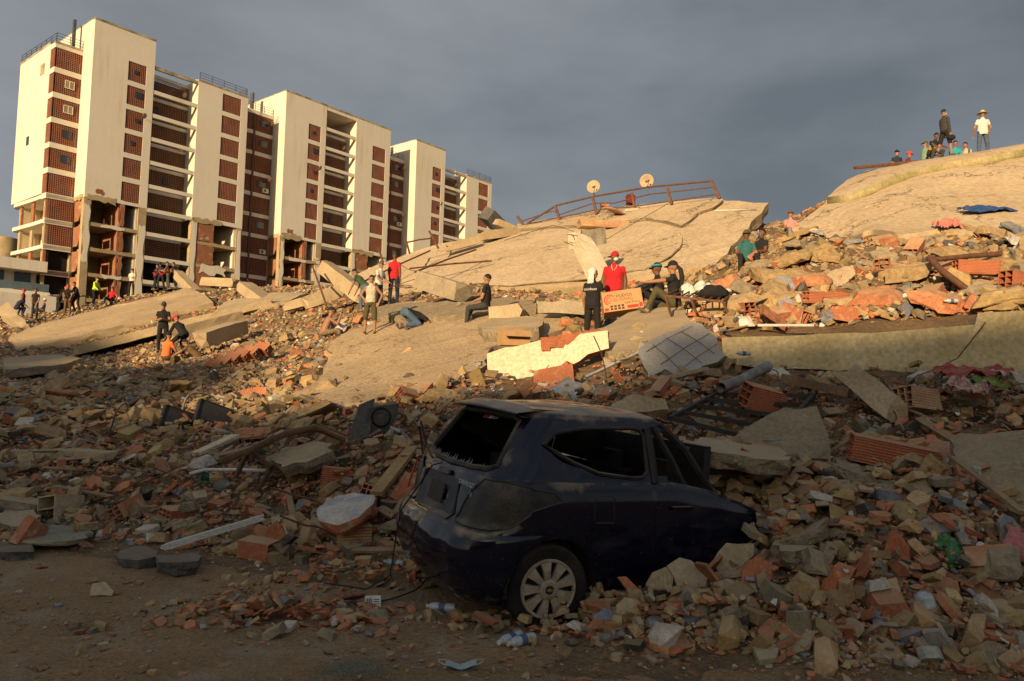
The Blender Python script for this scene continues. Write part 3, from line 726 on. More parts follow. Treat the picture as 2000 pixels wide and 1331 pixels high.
# collapsed roof in the middle
CP3 = [(1500,397,28),(1010,445,36),(1390,525,21)]
S1 = slab_px('collapsed_roof_slab', [(1010,443),(1100,428),(1200,409),(1300,399),(1405,389),(1420,393),(1500,396),(1488,415),(1462,445),(1430,482),(1396,520),(1330,530),(1240,540),(1160,545),(1050,560),(950,566),(850,566),(760,575),(700,572),(684,545),(740,515),(820,488),(900,470),(965,455)],
             CP3, 0.42, [M_SLABTOP, M_CONC], 'large tilted cream roof slab below the bent railing, sliding down in the middle', 'roof slab', jit=.10, step=.7)
_a1, _n1 = plane_of(CP3); _n1 = _n1 if _n1.z > 0 else -_n1
def on_s1(px, py, off=0.0): return on_plane(px, py, _a1, _n1) + _n1 * off
def sheet_s1(name, pts, off, th, m, jit=.03):
    P = [on_s1(x, y, off) for x, y in pts]; me, c = slab_mesh(name, ragged(P, .4, jit, 3), _n1, th, [m, M_CONC_ROUGH], 3)
    o = link(name, me, S1, c - S1.location); return o
sheet_s1('roof_membrane', [(1012,443),(1100,429),(1200,411),(1300,401),(1404,391),(1414,396),(1395,412),(1365,422),(1345,440),(1332,448),(1300,438),(1262,432),(1235,436),(1200,441),(1130,446),(1060,449),(1010,453)], .14, .13, M_SLABTOP)
sheet_s1('roof_membrane', [(1010,458),(1060,454),(1130,452),(1200,447),(1240,440),(1300,446),(1325,454),(1334,468),(1328,488),(1305,508),(1260,530),(1150,548),(1000,562),(860,562),(760,560),(830,500),(920,474)], .08, .07, M_SLABTOP)
# dusty floor plate people stand on
drape('collapsed_floor_slab', [(560,792),(620,755),(640,715),(640,680),(680,655),(730,640),(800,632),(900,622),(980,612),(1090,618),(1120,640),(1060,668),(960,690),(940,735),(880,762),(800,790),(740,800),(650,806)],
      .12, .35, [M_SLABDUST, M_CONC], 'dusty sloping concrete floor slab where a boy stands, in the middle', 'floor slab', grid=18, bumps=.05)
# right-hand roof
R_OUT = [(1540,456),(1590,420),(1640,380),(1680,353),(1750,333),(1830,318),(1920,311),(2000,299),(2070,294),(2070,452),(2000,462),(1900,466),(1830,455),(1760,466),(1690,458),(1630,474),(1570,472)]
drape('collapsed_roof_slab', R_OUT, .10, .45, [M_SLABTOP, M_CONC], 'pale sloping roof slab under the people standing on the skyline at right', 'roof slab', grid=16, bumps=.06)
def ledge(name, pts, off, th, m, label): return drape(name, pts, off, th, [M_SLABTOP, m], label, 'roof layer', step=.5, jit=.05, grid=12, bumps=.03)
ledge('roof_topping', [(1660,402),(1703,384),(1776,355),(1860,336),(1930,326),(2000,312),(2070,304),(2070,292),(2000,297),(1920,309),(1830,316),(1750,331),(1690,349),(1650,374),(1615,405)], .36, .28, M_GREENEDGE, 'upper roof layer with a mossy broken edge along the right skyline')
# left slabs
slab_px('fallen_floor_slab', [(4,661),(89,631),(179,608),(319,575),(365,561),(396,573),(417,590),(348,607),(33,686)], [(33,684,32),(416,588,36),(319,575,43)], .42, [M_SLABDUST, M_CONC], 'long tilted concrete slab with a line of rescuers along its top edge, far left', 'floor slab', jit=.07, step=.6, seed=4)
beam('fallen_floor_slab', at(148,688,30.0), at(532,592,32.6), 1.3, .34, M_CONC, 'narrow concrete strip showing under the long tilted slab at left', 'floor slab', seed=6)
slab_px('fallen_floor_slab', [(418,608),(440,590),(520,572),(600,572),(560,590),(480,604)], [(418,608,33),(600,572,34),(520,572,37)], .25, [M_CONC, M_CONC], 'lit slab fragment just right of the long tilted slab', 'floor slab', jit=.05, seed=8)
slab_px('fallen_floor_slab', [(0,600),(14,590),(60,640),(46,643),(0,614)], [(0,598,42),(60,640,41),(0,614,41.5)], .5, [M_CONC, M_CONC], 'small tilted slab at the far left edge below the towers', 'floor slab', jit=.06, seed=9, up=(-.3, -1, .3))
slab_px('fallen_floor_slab', [(5,700),(110,692),(160,700),(120,712),(10,722)], [(5,705,24),(160,702,25),(110,692,27)], .25, [M_CONC_GREY, M_CONC_GREY], 'shaded slab lying at the left edge under the long slab', 'floor slab', jit=.05, seed=10)
# broken ledge with a dark gap under it
slab_px('broken_ledge', [(735,601),(800,588),(890,590),(960,583),(1045,588),(1050,604),(960,612),(890,616),(800,618),(742,614)], [(740,606,21.5),(1040,602,18.5),(890,585,22)], .32, [M_CONC_ROUGH, M_CONC_ROUGH], 'crumbling slab edge with a dark gap beneath, above the kneeling person', 'slab', jit=.09, step=.3, seed=12)
slab_px('broken_ledge', [(935,634),(960,622),(1030,618),(1062,622),(1050,640),(980,650),(940,648)], [(935,640,16.2),(1060,630,16),(1030,618,17.2)], .28, [M_CONC, M_CONC_ROUGH], 'short broken slab behind the open cardboard box', 'slab', jit=.06, seed=13)
slab_px('broken_ledge', [(955,600),(1010,592),(1020,606),(1012,628),(955,626)], [(955,612,18),(1020,612,17.7),(1010,626,17.7)], .5, [M_CONC, M_CONC_ROUGH], 'blocky concrete stub in front of the seated girl', 'slab', jit=.05, seed=14, up=(0, -1, .3))
slab_px('broken_ledge', [(1048,590),(1110,586),(1140,592),(1140,615),(1050,612)], [(1048,600,17.5),(1140,603,16.8),(1140,615,16.8)], .4, [M_CONC_GREY, M_CONC_ROUGH], 'grey slab edge left of the woman in the white headscarf', 'slab', jit=.05, seed=15, up=(0, -1, .3))
# parapet beam across the right
S6 = slab_px('fallen_parapet', [(1410,660),(1500,657),(1700,650),(1800,643),(1905,634),(1912,612),(2010,606),(2110,602),(2110,736),(2000,734),(1850,731),(1700,728),(1600,722),(1500,722),(1440,712),(1412,690)], [(1420,700,11.2),(2000,700,9.7),(2000,610,9.72)], .42, [M_PARAPET, M_CONC], 'long stained cream parapet lying across the rubble at right', 'parapet', jit=.025, step=.3, seed=16, up=(0, -1, 0))
# cream wall stump behind the car
S7 = slab_px('wall_stump', [(951,692),(985,680),(1060,664),(1120,655),(1185,646),(1188,680),(1150,692),(1130,706),(1105,718),(1080,735),(1010,745),(958,748)], [(955,740,12.0),(1180,690,11.7),(955,690,12.1)], .22, [M_PLASTER, M_BRICK], 'cream plastered wall stump with torn red bricks on top, behind the car', 'wall', jit=.035, step=.2, seed=17, up=(0, -1, 0))
slab_px('concrete_slab', [(1120,652),(1180,640),(1226,612),(1298,582),(1340,606),(1352,632),(1300,662),(1250,680),(1190,690)], [(1226,614,14.6),(1300,584,15.4),(1340,640,12.2)], .28, [M_CONC_GREY, M_CONC_ROUGH], 'grey sloping slab where the two women in black sit', 'slab', jit=.06, seed=18)
M_TILEFACE = pmat('tile_backing', (0.40, 0.38, 0.34), (0.44, 0.36, 0.25), 1.6, 0.9, 0.3, 30, spots=(0.33, 0.33, 0.34), spot_scale=1.6, spot_w=(0.56, 0.70))
G3 = [(1246,679,10.3),(1350,629,11.0),(1340,735,9.5)]
S9 = slab_px('reinforced_panel', [(1246,681),(1290,655),(1350,630),(1371,632),(1386,648),(1402,668),(1416,694),(1400,708),(1372,716),(1330,738),(1300,722),(1268,738),(1256,712)], G3, .11, [M_TILEFACE, M_CONC_ROUGH], 'pale broken panel crossed by a grid of thin wires', 'panel', jit=.03, step=.15, seed=19)
_a9, _n9 = plane_of(G3); _n9 = _n9 if _n9.z > 0 else -_n9
for (x0, y0, x1, y1) in [(1262,690,1352,640),(1290,715,1385,655),(1325,728,1400,676),(1300,662,1370,712),(1330,650,1395,694),(1275,676,1330,728)]:
    rb = MB(); A0 = on_plane(x0, y0, _a9, _n9) + _n9 * .02; A1 = on_plane(x1, y1, _a9, _n9) + _n9 * .025
    rb.tube([A0 - S9.location, (A0 + A1) / 2 + _n9 * .02 - S9.location, A1 - S9.location], (.0045), 5); rb.build('mesh_wire', M_RUST, S9)
def heavy(name, out_, pl, th, mats, label, seed, up=None, jit=.05, cat='concrete chunk'):
    o = slab_px(name, out_, pl, th, mats, label, cat, 'large concrete pieces', jit=jit, step=.12, seed=seed, up=up)
    return o
heavy('concrete_chunk', [(1425,866),(1450,840),(1475,824),(1505,808),(1532,797),(1592,794),(1604,822),(1616,848),(1622,880),(1628,905),(1622,992),(1590,988),(1562,950),(1520,925),(1470,905),(1440,890)], [(1475,824,7.2),(1592,794,7.3),(1600,985,6.55)], .34, [M_CONC_ROUGH, M_CONC_ROUGH], 'big rough grey concrete slab leaning behind the car bonnet', 21)
heavy('concrete_chunk', [(1326,858),(1400,858),(1470,868),(1538,886),(1546,900),(1480,896),(1400,884),(1340,874)], [(1330,860,6.25),(1540,896,5.85),(1400,858,6.6)], .13, [M_CONC_GREY, M_CONC_ROUGH], 'long pale slab lying across the crushed car front', 22)
heavy('concrete_chunk', [(1852,856),(1880,846),(1990,842),(2080,842),(2090,1010),(1990,1005),(1955,990),(1925,968),(1912,935),(1880,912),(1862,885)], [(1860,850,6.5),(2000,845,6.35),(1960,995,5.5)], .32, [M_CONC_ROUGH, M_CONC_ROUGH], 'large flat concrete block at the right edge above the pink cloth', 23)
heavy('concrete_chunk', [(1628,892),(1680,900),(1730,915),(1786,935),(1790,948),(1740,942),(1670,922),(1630,910)], [(1628,898,6.9),(1790,940,6.5),(1730,912,7.2)], .16, [M_CONC_ROUGH, M_CONC_ROUGH], 'thin broken slab under the long hollow brick at right', 24)
heavy('concrete_chunk', [(1822,975),(1840,940),(1880,925),(1925,940),(1948,975),(1940,990),(1880,998),(1835,992)], [(1822,980,6.0),(1948,980,5.9),(1880,925,6.5)], .22, [M_CONC_ROUGH, M_CONC_ROUGH], 'rounded concrete lump with a coil of wire at right', 25)
heavy('concrete_chunk', [(1518,1048),(1560,1025),(1625,1002),(1634,1010),(1600,1030),(1540,1052)], [(1518,1048,5.7),(1634,1010,5.6),(1570,1018,6.0)], .10, [M_CONC_GREY, M_CONC_ROUGH], 'flat grey slab tilted up beside the car front wheel', 26)
heavy('concrete_chunk', [(1514,1055),(1545,1048),(1590,1058),(1605,1072),(1560,1080),(1525,1075)], [(1514,1062,5.45),(1605,1068,5.4),(1560,1048,5.8)], .13, [M_CONC_GREY, M_CONC_ROUGH], 'layered slab piece below the tilted slab near the bonnet', 27)
heavy('concrete_chunk', [(1676,1205),(1700,1190),(1755,1186),(1790,1200),(1800,1225),(1780,1255),(1735,1262),(1690,1240)], [(1680,1215,4.75),(1800,1220,4.7),(1755,1186,5.0)], .22, [M_CONC, M_CONC_ROUGH], 'pale boulder sized concrete piece at the foot of the right pile', 28)
heavy('concrete_chunk', [(618,1000),(640,972),(690,962),(728,966),(732,985),(700,1010),(660,1025),(625,1015)], [(618,1005,6.9),(732,985,6.8),(680,962,7.4)], .12, [pmat('painted_face', (0.55,0.52,0.48),(0.40,0.30,0.22),3,0.85,0.3,30,spots=(0.30,0.32,0.36),spot_scale=5,spot_w=(0.5,0.6)), M_BRICK], 'whitish painted wall slab left of the car bumper', 29)
heavy('concrete_chunk', [(530,895),(560,875),(610,862),(648,868),(640,885),(600,902),(545,912)], [(530,900,8.2),(648,875,8.2),(600,862,8.8)], .15, [M_CONC, M_CONC_ROUGH], 'long rounded tan slab under the bent gutter', 30)
heavy('concrete_chunk', [(0,1002),(20,985),(55,985),(75,1005),(72,1025),(20,1028),(0,1022)], [(0,1010,7.2),(75,1010,7.2),(40,985,7.7)], .16, [M_CONC_GREY, M_CONC_ROUGH], 'grey rounded slab piece at the left edge', 31)
heavy('concrete_chunk', [(0,955),(30,958),(80,975),(78,985),(30,978),(0,972)], [(0,960,7.9),(80,980,7.7),(30,955,8.2)], .14, [M_CONC_GREY, M_CONC_ROUGH], 'narrow slab piece at the left edge above the rounded one', 32)
heavy('concrete_chunk', [(35,1040),(75,1030),(150,1030),(180,1042),(175,1052),(90,1055),(40,1052)], [(35,1046,6.8),(180,1045,6.8),(100,1030,7.2)], .05, [pmat('green_grey_sheet',(0.26,0.25,0.18),(0.20,0.19,0.14),3,0.9,0.2,30), M_CONC_GREY], 'flat grey green sheet lying at the left foot of the rubble', 33)
M_ASPH = pmat('asphalt_lump', (0.13, 0.125, 0.115), (0.085, 0.08, 0.075), 8, 0.95, 1.0, 40, dust=.35, bdist=.03)
heavy('asphalt_piece', [(0,1060),(30,1055),(64,1062),(66,1075),(30,1080),(0,1080)], [(0,1068,6.5),(66,1068,6.5),(30,1054,6.8)], .1, [M_ASPH, M_ASPH], 'dark asphalt piece at the left edge of the street', 34, cat='asphalt piece')
heavy('asphalt_piece', [(232,1078),(260,1068),(300,1074),(304,1086),(270,1092),(240,1090)], [(232,1084,6.3),(304,1082,6.3),(270,1068,6.6)], .12, [M_ASPH, M_ASPH], 'dark asphalt lump left of the white strip', 35, cat='asphalt piece')
heavy('asphalt_piece', [(302,1088),(330,1078),(380,1080),(384,1094),(340,1100),(308,1098)], [(302,1092,6.1),(384,1088,6.1),(340,1078,6.4)], .11, [M_ASPH, M_ASPH], 'dark asphalt lump carrying the end of the white strip', 36, cat='asphalt piece')
# long low concrete edge at left
slab_px('buried_beam', [(0,882),(100,878),(205,886),(203,902),(100,900),(0,905)], [(0,890,9.4),(205,893,9.2),(205,905,9.2)], .3, [M_CONC, M_CONC], 'half buried concrete beam at the left edge of the rubble', 'beam', jit=.03, seed=37, up=(0, -1, 0))
# beams and columns
def bm(n_, p0, p1, w, h, label, rebar=0, seed=1, mat=None, rl=.5, roll=0.0, cat='beam'):
    return beam(n_, at(*p0), at(*p1), w, h, mat or M_CONC, label, cat, 'broken beams and columns', rebar, seed, rl, roll)
bm('broken_column', (1135,472,19.5), (1180,560,18.2), .42, .42, 'leaning broken column with bars sticking out of its top, behind the man in red', 8, 41, M_PLASTER, .35, cat='column')
bm('concrete_block', (1124,470,21.5), (1170,462,22.5), .6, .5, 'cream concrete block at the top of the leaning column', 0, 42, M_PLASTER, cat='block')
bm('broken_beam', (634,522,27), (712,582,26), .55, .5, 'heavy beam with bent bars leaning above the green shirted person', 7, 43, None, .6)
bm('broken_beam', (826,548,23), (905,573,22), .7, .55, 'dark ended beam lying on the lit roof behind the seated girl', 6, 44, M_CONC_GREY, .9)
bm('broken_beam', (598,592,26), (668,568,26.5), .5, .45, 'tilted beam piece left of the leaning heavy beam', 0, 45)
bm('broken_beam', (478,560,37), (540,606,34.5), .8, .5, 'beam sloping down beside the narrow strip at left centre', 5, 46, None, .8)
bm('broken_beam', (400,551,44), (462,554,43), .6, .5, 'short level beam in front of the nearest tower', 0, 47)
bm('broken_beam', (347,536,46), (382,572,44), .55, .5, 'short leaning beam beside the far red rope team', 0, 48)
bm('broken_beam', (1655,728,8.6), (1752,806,8.0), .2, .26, 'tan beam sloping down in front of the parapet', 0, 49, M_CONC, roll=.5)
bm('broken_beam', (560,600,29), (620,585,29), .4, .35, 'small beam below the middle tower', 3, 50)
bm('broken_beam', (330,655,27), (470,618,29), .35, .4, 'slim concrete edge behind the crouching rescuers', 0, 51)
bm('broken_beam', (392,664,24), (470,640,26), .5, .5, 'pale beam right of the red helmet worker', 0, 52)
bm('broken_beam', (940,462,33), (1010,452,34), .5, .4, 'broken roof edge piece at the left end of the railing', 0, 53)
bm('broken_beam', (870,485,32), (930,470,32.5), .45, .35, 'loose roof edge block left along the slab crest', 0, 54)
# ------------------------------------------------------------------ crushed hatchback
CAR_A = math.radians(27.0); CAR_P = (-.685, 5.40)   # rear centre of the car
def paint():
    m, t, n, b = _nodes('navy_paint'); co = n.new("ShaderNodeTexCoord").outputs['Object']
    a = noise_node(t, 2.2, 6, .65, co); g = n.new("ShaderNodeNewGeometry"); sx = n.new("ShaderNodeSeparateXYZ"); t.links.new(g.outputs['Normal'], sx.inputs[0])
    ad = n.new("ShaderNodeMath"); ad.operation = 'MULTIPLY_ADD'; t.links.new(sx.outputs['Z'], ad.inputs[0]); ad.inputs[1].default_value = .42; t.links.new(a.outputs['Fac'], ad.inputs[2])
    d = ramp(t, ad.outputs[0], .76, .96); fn = noise_node(t, 60, 3, .7, co); sc = ramp(t, fn.outputs['Fac'], .66, .72)
    film = noise_node(t, 5, 4, .6, co); fr = ramp(t, film.outputs['Fac'], .45, .8, (0, 0, 0, 1), (.05, .05, .05, 1))
    c = mixc(t, fr.outputs[0], (0.0022, 0.0035, 0.0125), (0.08, 0.07, 0.055)); c = mixc(t, d.outputs[0], c, (0.28, 0.21, 0.135))
    ms = n.new("ShaderNodeMath"); ms.operation = 'MULTIPLY'; ms.inputs[1].default_value = .25; t.links.new(sc.outputs[0], ms.inputs[0]); c = mixc(t, ms.outputs[0], c, (.35, .31, .25))
    t.links.new(c, b.inputs['Base Color']); rf = ramp(t, ad.outputs[0], .62, .95, (.10, .10, .10, 1), (.8, .8, .8, 1)); t.links.new(rf.outputs[0], b.inputs['Roughness'])
    b.inputs['Specular IOR Level'].default_value = .32; b.inputs['Coat Weight'].default_value = .3; b.inputs['Coat Roughness'].default_value = .06
    bp = n.new("ShaderNodeBump"); bp.inputs['Strength'].default_value = .12; bp.inputs['Distance'].default_value = .02; t.links.new(film.outputs['Fac'], bp.inputs['Height']); t.links.new(bp.outputs[0], b.inputs['Normal'])
    return m
M_NAVY = paint()
M_CARBLACK = pmat('car_black_trim', (0.012, 0.012, 0.012), (0.03, 0.027, 0.022), 6, .6, .2, 40, dust=.25)
M_CARGREY = pmat('car_grey_trim', (0.045, 0.05, 0.06), (0.03, 0.033, 0.04), 5, .55, .1, 40, dust=.3)
M_LAMP = pmat('lamp_housing', (0.012, 0.012, 0.012), (0.04, 0.034, 0.024), 7, .35, .15, 40, dust=.3)
M_TYRE = pmat('tyre_rubber', (0.010, 0.0095, 0.009), (0.028, 0.022, 0.016), 5, .9, .3, 40, dust=.1)
M_HUB = pmat('hubcap_silver', (0.42, 0.37, 0.29), (0.30, 0.25, 0.18), 9, .45, .08, 60, metal=.35)
M_RED = pmat('red_lens', (0.45, 0.03, 0.02), (0.30, 0.02, 0.015), 9, .3, .05, 40)
M_GOLD = pmat('gold_emblem', (0.40, 0.26, 0.06), (0.3, 0.2, 0.05), 9, .4, .05, 40, metal=.5)
M_SILVER = flat('badge_silver', (0.45, 0.45, 0.45), .35, .6)
M_SEAT = pmat('seat_cloth', (0.02, 0.02, 0.022), (0.03, 0.028, 0.026), 6, .95, .3, 40)
_z = [.17, .25, .35, .45, .55, .62, .70, .80, .88, .94, .99]
_xr = [.12, .06, .02, .00, .01, .04, .13, .15, .17, .19, .215]
_xf = [3.7, 3.8, 3.86, 3.88, 3.88, 3.86, 3.80, 3.72, 3.6, 3.4, 3.2]
_w = [.74, .79, .82, .835, .84, .842, .838, .832, .825, .81, .785]
_rc = [.32, .36, .38, .38, .38, .36, .32, .30, .28, .26, .24]
_gz = [.985, 1.05, 1.12, 1.2, 1.28, 1.35, 1.40, 1.435, 1.455]
_gxr = [.215, .255, .30, .35, .40, .45, .49, .53, .60]
_gxf = [2.55, 2.45, 2.35, 2.22, 2.1, 2.0, 1.95, 1.90, 1.82]
_gw = [.785, .765, .742, .715, .686, .658, .632, .60, .53]
_grc = [.24, .22, .21, .2, .19, .18, .18, .18, .18]
I = np.interp
BOW = .09
def lower_pt(u, z):   # u along half outline in named pieces
    xr, xf, w, rc = I(z, _z, _xr), I(z, _z, _xf), I(z, _z, _w), I(z, _z, _rc)
    return outline(u, xr, xf, w, rc, .45)
def green_pt(u, z):
    xr, xf, w, rc = I(z, _gz, _gxr), I(z, _gz, _gxf), I(z, _gz, _gw), I(z, _gz, _grc)
    return outline(u, xr, xf, w, rc, .3)
def outline(u, xr, xf, w, rc, fc):
    xr0 = xr
    if u < 1:   # rear half, centre to corner
        y = u * (w - rc); return xr0 + BOW * (y / w) ** 2, y
    xr0 = xr + BOW * ((w - rc) / w) ** 2
    if u < 2:
        a = (u - 1) * math.pi / 2; return xr0 + rc - rc * math.cos(a), w - rc + rc * math.sin(a)
    if u < 3: return xr0 + rc + (xf - fc - xr0 - rc) * (u - 2), w
    if u < 4:
        a = (u - 3) * math.pi / 2; return xf - fc + fc * math.sin(a), w - fc + fc * math.cos(a)
    return xf, (w - fc) * (5 - u)
US = list(np.linspace(0, 1, 13)[:-1]) + list(np.linspace(1, 2, 15)[:-1]) + list(np.linspace(2, 3, 110)[:-1]) + list(np.linspace(3, 4, 9)[:-1]) + list(np.linspace(4, 5, 6))
WHEEL_X, WHEEL_Z, ARCH = .68, .285, .335
def dent(p):
    x, y, z = p
    k = mnoise.noise(Vector((x * 1.7, y * 1.7, z * 1.7 + 3))) * .022 + mnoise.noise(Vector((x * 5, y * 5, z * 5))) * .009 + .03 * math.exp(-((x - .75) / .12) ** 2 - ((z - 1.15) / .10) ** 2) + .02 * math.exp(-((x - 1.05) / .2) ** 2 - ((z - .62) / .08) ** 2)
    n = Vector((x - 1.8, y * 2, 0)).normalized(); q = Vector(p) - n * max(0, k) * 1.2
    # crushed front half: beaten down towards the nose
    t = min(1, max(0, (x - 1.6) / 1.4)); q.z -= max(0, q.z - .25) * .58 * t ** 1.6 + .03 * t * mnoise.noise(Vector((x * 4, y * 4, z * 4)))
    q.y += .05 * t * mnoise.noise(Vector((x * 3, z * 3, 1)))
    return q
def zlevels(lst, n): return np.concatenate([np.linspace(a, b, n, endpoint=False) for a, b in zip(lst[:-1], lst[1:])] + [[lst[-1]]])
def shell(fn, zl, classify):
    """both halves of a lofted shell, faces sorted into named groups"""
    G = {}
    for sgn in (-1, 1):
        P = [[None] * len(US) for _ in zl]
        for i, z in enumerate(zl):
            for j, u in enumerate(US):
                x, y = fn(u, z); P[i][j] = (x, y * sgn, z, u)
        for i in range(len(zl) - 1):
            for j in range(len(US) - 1):
                q = [P[i][j], P[i][j + 1], P[i + 1][j + 1], P[i + 1][j]]
                c = [sum(k[a] for k in q) / 4 for a in range(4)]
                g = classify(*c)
                if g is None: continue
                if sgn > 0: q = q[::-1]
                G.setdefault((g, sgn) if g == 'door' else (g, 0), []).append(q)
    return G
def snap_arch(p):
    x, y, z, u = p
    if abs(y) > .5 and x < 1.2:
        d = math.hypot(x - WHEEL_X, z - WHEEL_Z)
        if d < ARCH + .022: k = (ARCH) / max(d, 1e-4); return (WHEEL_X + (x - WHEEL_X) * k, y, WHEEL_Z + (z - WHEEL_Z) * k)
    return (x, y, z)
def group_mesh(name, quads, mat_, par, groove=.007, label=None):
    idx = {}; V = []; Fc = []
    for q in quads:
        f = []
        for p in q:
            k = tuple(round(a, 5) for a in p[:3])
            if k not in idx: idx[k] = len(V); V.append(p)
            f.append(idx[k])
        if len(set(f)) > 2: Fc.append(tuple(dict.fromkeys(f)))
    from collections import Counter
    ec = Counter()
    for f in Fc:
        for a, b in zip(f, f[1:] + f[:1]): ec[(min(a, b), max(a, b))] += 1
    bd = {v for e, c in ec.items() if c == 1 for v in e}
    W = []
    for i, p in enumerate(V):
        q = dent(snap_arch(p))
        if i in bd and abs(p[1]) > 1e-4:
            n = Vector((p[0] - 1.8, p[1] * 2.0, 0)).normalized(); q = q - n * groove
        W.append(tuple(q))
    m = MB(); m.add(W, Fc); o = m.build(name, mat_, par, True)
    if label: o['label'] = label
    return o
QWIN = [(.60, 1.225), (.70, 1.305), (.95, 1.345), (1.36, 1.36), (1.43, 1.345), (1.455, 1.30), (1.44, 1.06), (1.40, 1.02), (1.30, 1.015), (1.02, 1.045), (.82, 1.11), (.68, 1.18)]
DWIN = [(1.53, 1.03), (1.53, 1.35), (2.0, 1.35), (2.35, 1.06), (2.35, 1.02)]
def cls_low(x, y, z, u):
    if abs(y) > .5 and x < 1.2 and math.hypot(x - WHEEL_X, z - WHEEL_Z) < ARCH: return None
    if abs(y) > .5 and math.hypot(x - 3.16, z - WHEEL_Z) < ARCH: return None
    if z < .645 and x < .62: return 'bumper'
    if u < 1.05 and z >= .645: return 'tailgate'
    if 1.50 < x < 2.62 and .27 < z and 2 < u < 3: return 'door'
    return 'body'
def ins(poly, x, z): return bool(inside(poly, np.array([x]), np.array([z]))[0])
def cls_green(x, y, z, u):
    if u >= 2 and u < 3 and (ins(QWIN, x, z) or ins(DWIN, x, z)): return None
    if u >= 1.5 and u < 3 and ins(QWIN, x, z): return None
    if u < 1.25 and 1.03 < z < 1.385 and abs(y) < .60 - (z - 1.03) * .3: return None
    if u >= 3: return None
    if x > 1.62 and 2 <= u < 3 and z < 1.33: return None
    return 'tailgate_frame' if u < 1.3 and z < 1.40 else 'cabin'
TL = [(.80, .69), (.84, .80), (.92, .90), (1.08, .975), (1.5, .98), (1.95, .955), (2.06, .92), (2.08, .86), (1.95, .78), (1.72, .70), (1.5, .672), (1.1, .668), (.88, .672)]
def tail_light(s, m, label):
    poly = []
    for p, q in zip(TL, TL[1:] + TL[:1]): poly += [(p[0] + (q[0] - p[0]) * t / 3, p[1] + (q[1] - p[1]) * t / 3) for t in range(3)]
    gx, gz = np.meshgrid(np.linspace(.8, 2.08, 26), np.linspace(.67, .98, 16)); gx = gx.ravel(); gz = gz.ravel(); k = inside([(a * .93 + .1, b_ * .93 + .0577) for a, b_ in poly], gx, gz)
    pts = [Vector((a * .25, b_)) for a, b_ in poly] + [Vector((a * .25, b_)) for a, b_ in zip(gx[k], gz[k])]; n = len(poly)
    r = delaunay_2d_cdt(pts, [(i, (i + 1) % n) for i in range(n)], [], 1, 1e-6); V = []
    for v2 in r[0]:
        x, y = lower_pt(v2.x / .25, v2.y); nr = Vector((x - .55, y - .45, 0)).normalized(); q = dent((x, s * y, v2.y)); V.append((q.x + nr.x * .009, q.y + s * nr.y * .009, q.z))
    b = MB(); b.add(V, [tuple(f) for f in r[2]]); o = b.build('tail_light', m, CAR, True); o['label'] = label
    rim = MB(); rim.tube([V[r[3].index([i])] if [i] in r[3] else V[i] for i in range(n)] + [V[0], V[1]], .007, 5, caps=False); rim.build('light_rim', M_CARBLACK, o)
CAR = thing('crushed_car', 'dark navy three door hatchback crushed at the front, windows gone, half buried in rubble', 'car', (*CAR_P, .0), CAR_A)
CAR.rotation_euler = (math.radians(2.0), math.radians(2.2), CAR_A)
for (g, s), q in shell(lower_pt, zlevels(_z, 3), cls_low).items():
    group_mesh(g if g != 'body' else 'body_panel', q, M_NAVY, CAR)
for (g, s), q in shell(green_pt, zlevels(_gz, 4), cls_green).items():
    group_mesh(g, q, M_NAVY, CAR, .002)
tail_light(-1, M_LAMP, 'hollow dark tail light housing'); tail_light(1, M_LAMP, 'broken dark tail light')
# roof skin
xs = np.linspace(.60, 1.86, 34); b = MB(); rows = []
for i, x in enumerate(xs):
    for j in range(21):
        t = -1 + 2 * j / 20; e = min(1, (x - .60) / .15) ** .5 if x < .75 else 1
        hw = .53 - .10 * (1 - e) * 0
        z = 1.455 + .055 * (1 - t * t) * (0.35 + .65 * min(1, (x - .58) / .5)) - .035 * max(0, (x - 1.35) / .5) ** 2
        z += -.02 * max(0, mnoise.noise(Vector((x * 2.5, t * 1.6, 7)))) - .05 * math.exp(-((x - 1.5) / .16) ** 2 - ((t + .3) / .5) ** 2)
        rows.append(tuple(dent((x, t * hw, z))))
b.add(rows, [(i * 21 + j, i * 21 + j + 1, (i + 1) * 21 + j + 1, (i + 1) * 21 + j) for i in range(33) for j in range(20)])
b.build('roof', M_NAVY, CAR, True)
# roof lip spoiler
b = MB(); ny = 17
for k, (dx, z) in enumerate(((.62, 1.468), (.50, 1.474), (.37, 1.455), (.345, 1.44), (.40, 1.425), (.52, 1.425))):
    for j in range(ny):
        t = -1 + 2 * j / (ny - 1); b.v.append((dx + .10 * t * t, t * .56, z - .03 * t * t + (.018 * (1 - t * t) if k < 2 else 0)))
b.f = [(k * ny + j, k * ny + j + 1, (k + 1) * ny + j + 1, (k + 1) * ny + j) for k in range(5) for j in range(ny - 1)]; b.m = [0] * len(b.f)
b.build('spoiler', M_NAVY, CAR, True)
# bonnet remains
b = MB(); n1, n2 = 16, 14
for i in range(n1):
    for j in range(n2):
        x = 2.45 + 1.2 * i / (n1 - 1); t = -1 + 2 * j / (n2 - 1)
        b.v.append(tuple(dent((x, t * .76, .99 - .10 * t * t - .06 * i / n1 + .07 * mnoise.noise(Vector((x * 3, t * 2, 2)))))))
b.f = [(i * n2 + j, (i + 1) * n2 + j, (i + 1) * n2 + j + 1, i * n2 + j + 1) for i in range(n1 - 1) for j in range(n2 - 1)]; b.m = [0] * len(b.f)
b.build('bonnet', M_NAVY, CAR, True)
def wside(x, z): return I(z, _gz, _gw)
for s, nm in ((-1, 'window_seal'), (1, 'window_seal')):
    pts = [tuple(dent((x, s * (wside(x, z) + .004), z))) for x, z in QWIN]; b = MB(); b.tube(pts + pts[:2], .016, 6, caps=False); b.build(nm, M_CARBLACK, CAR)
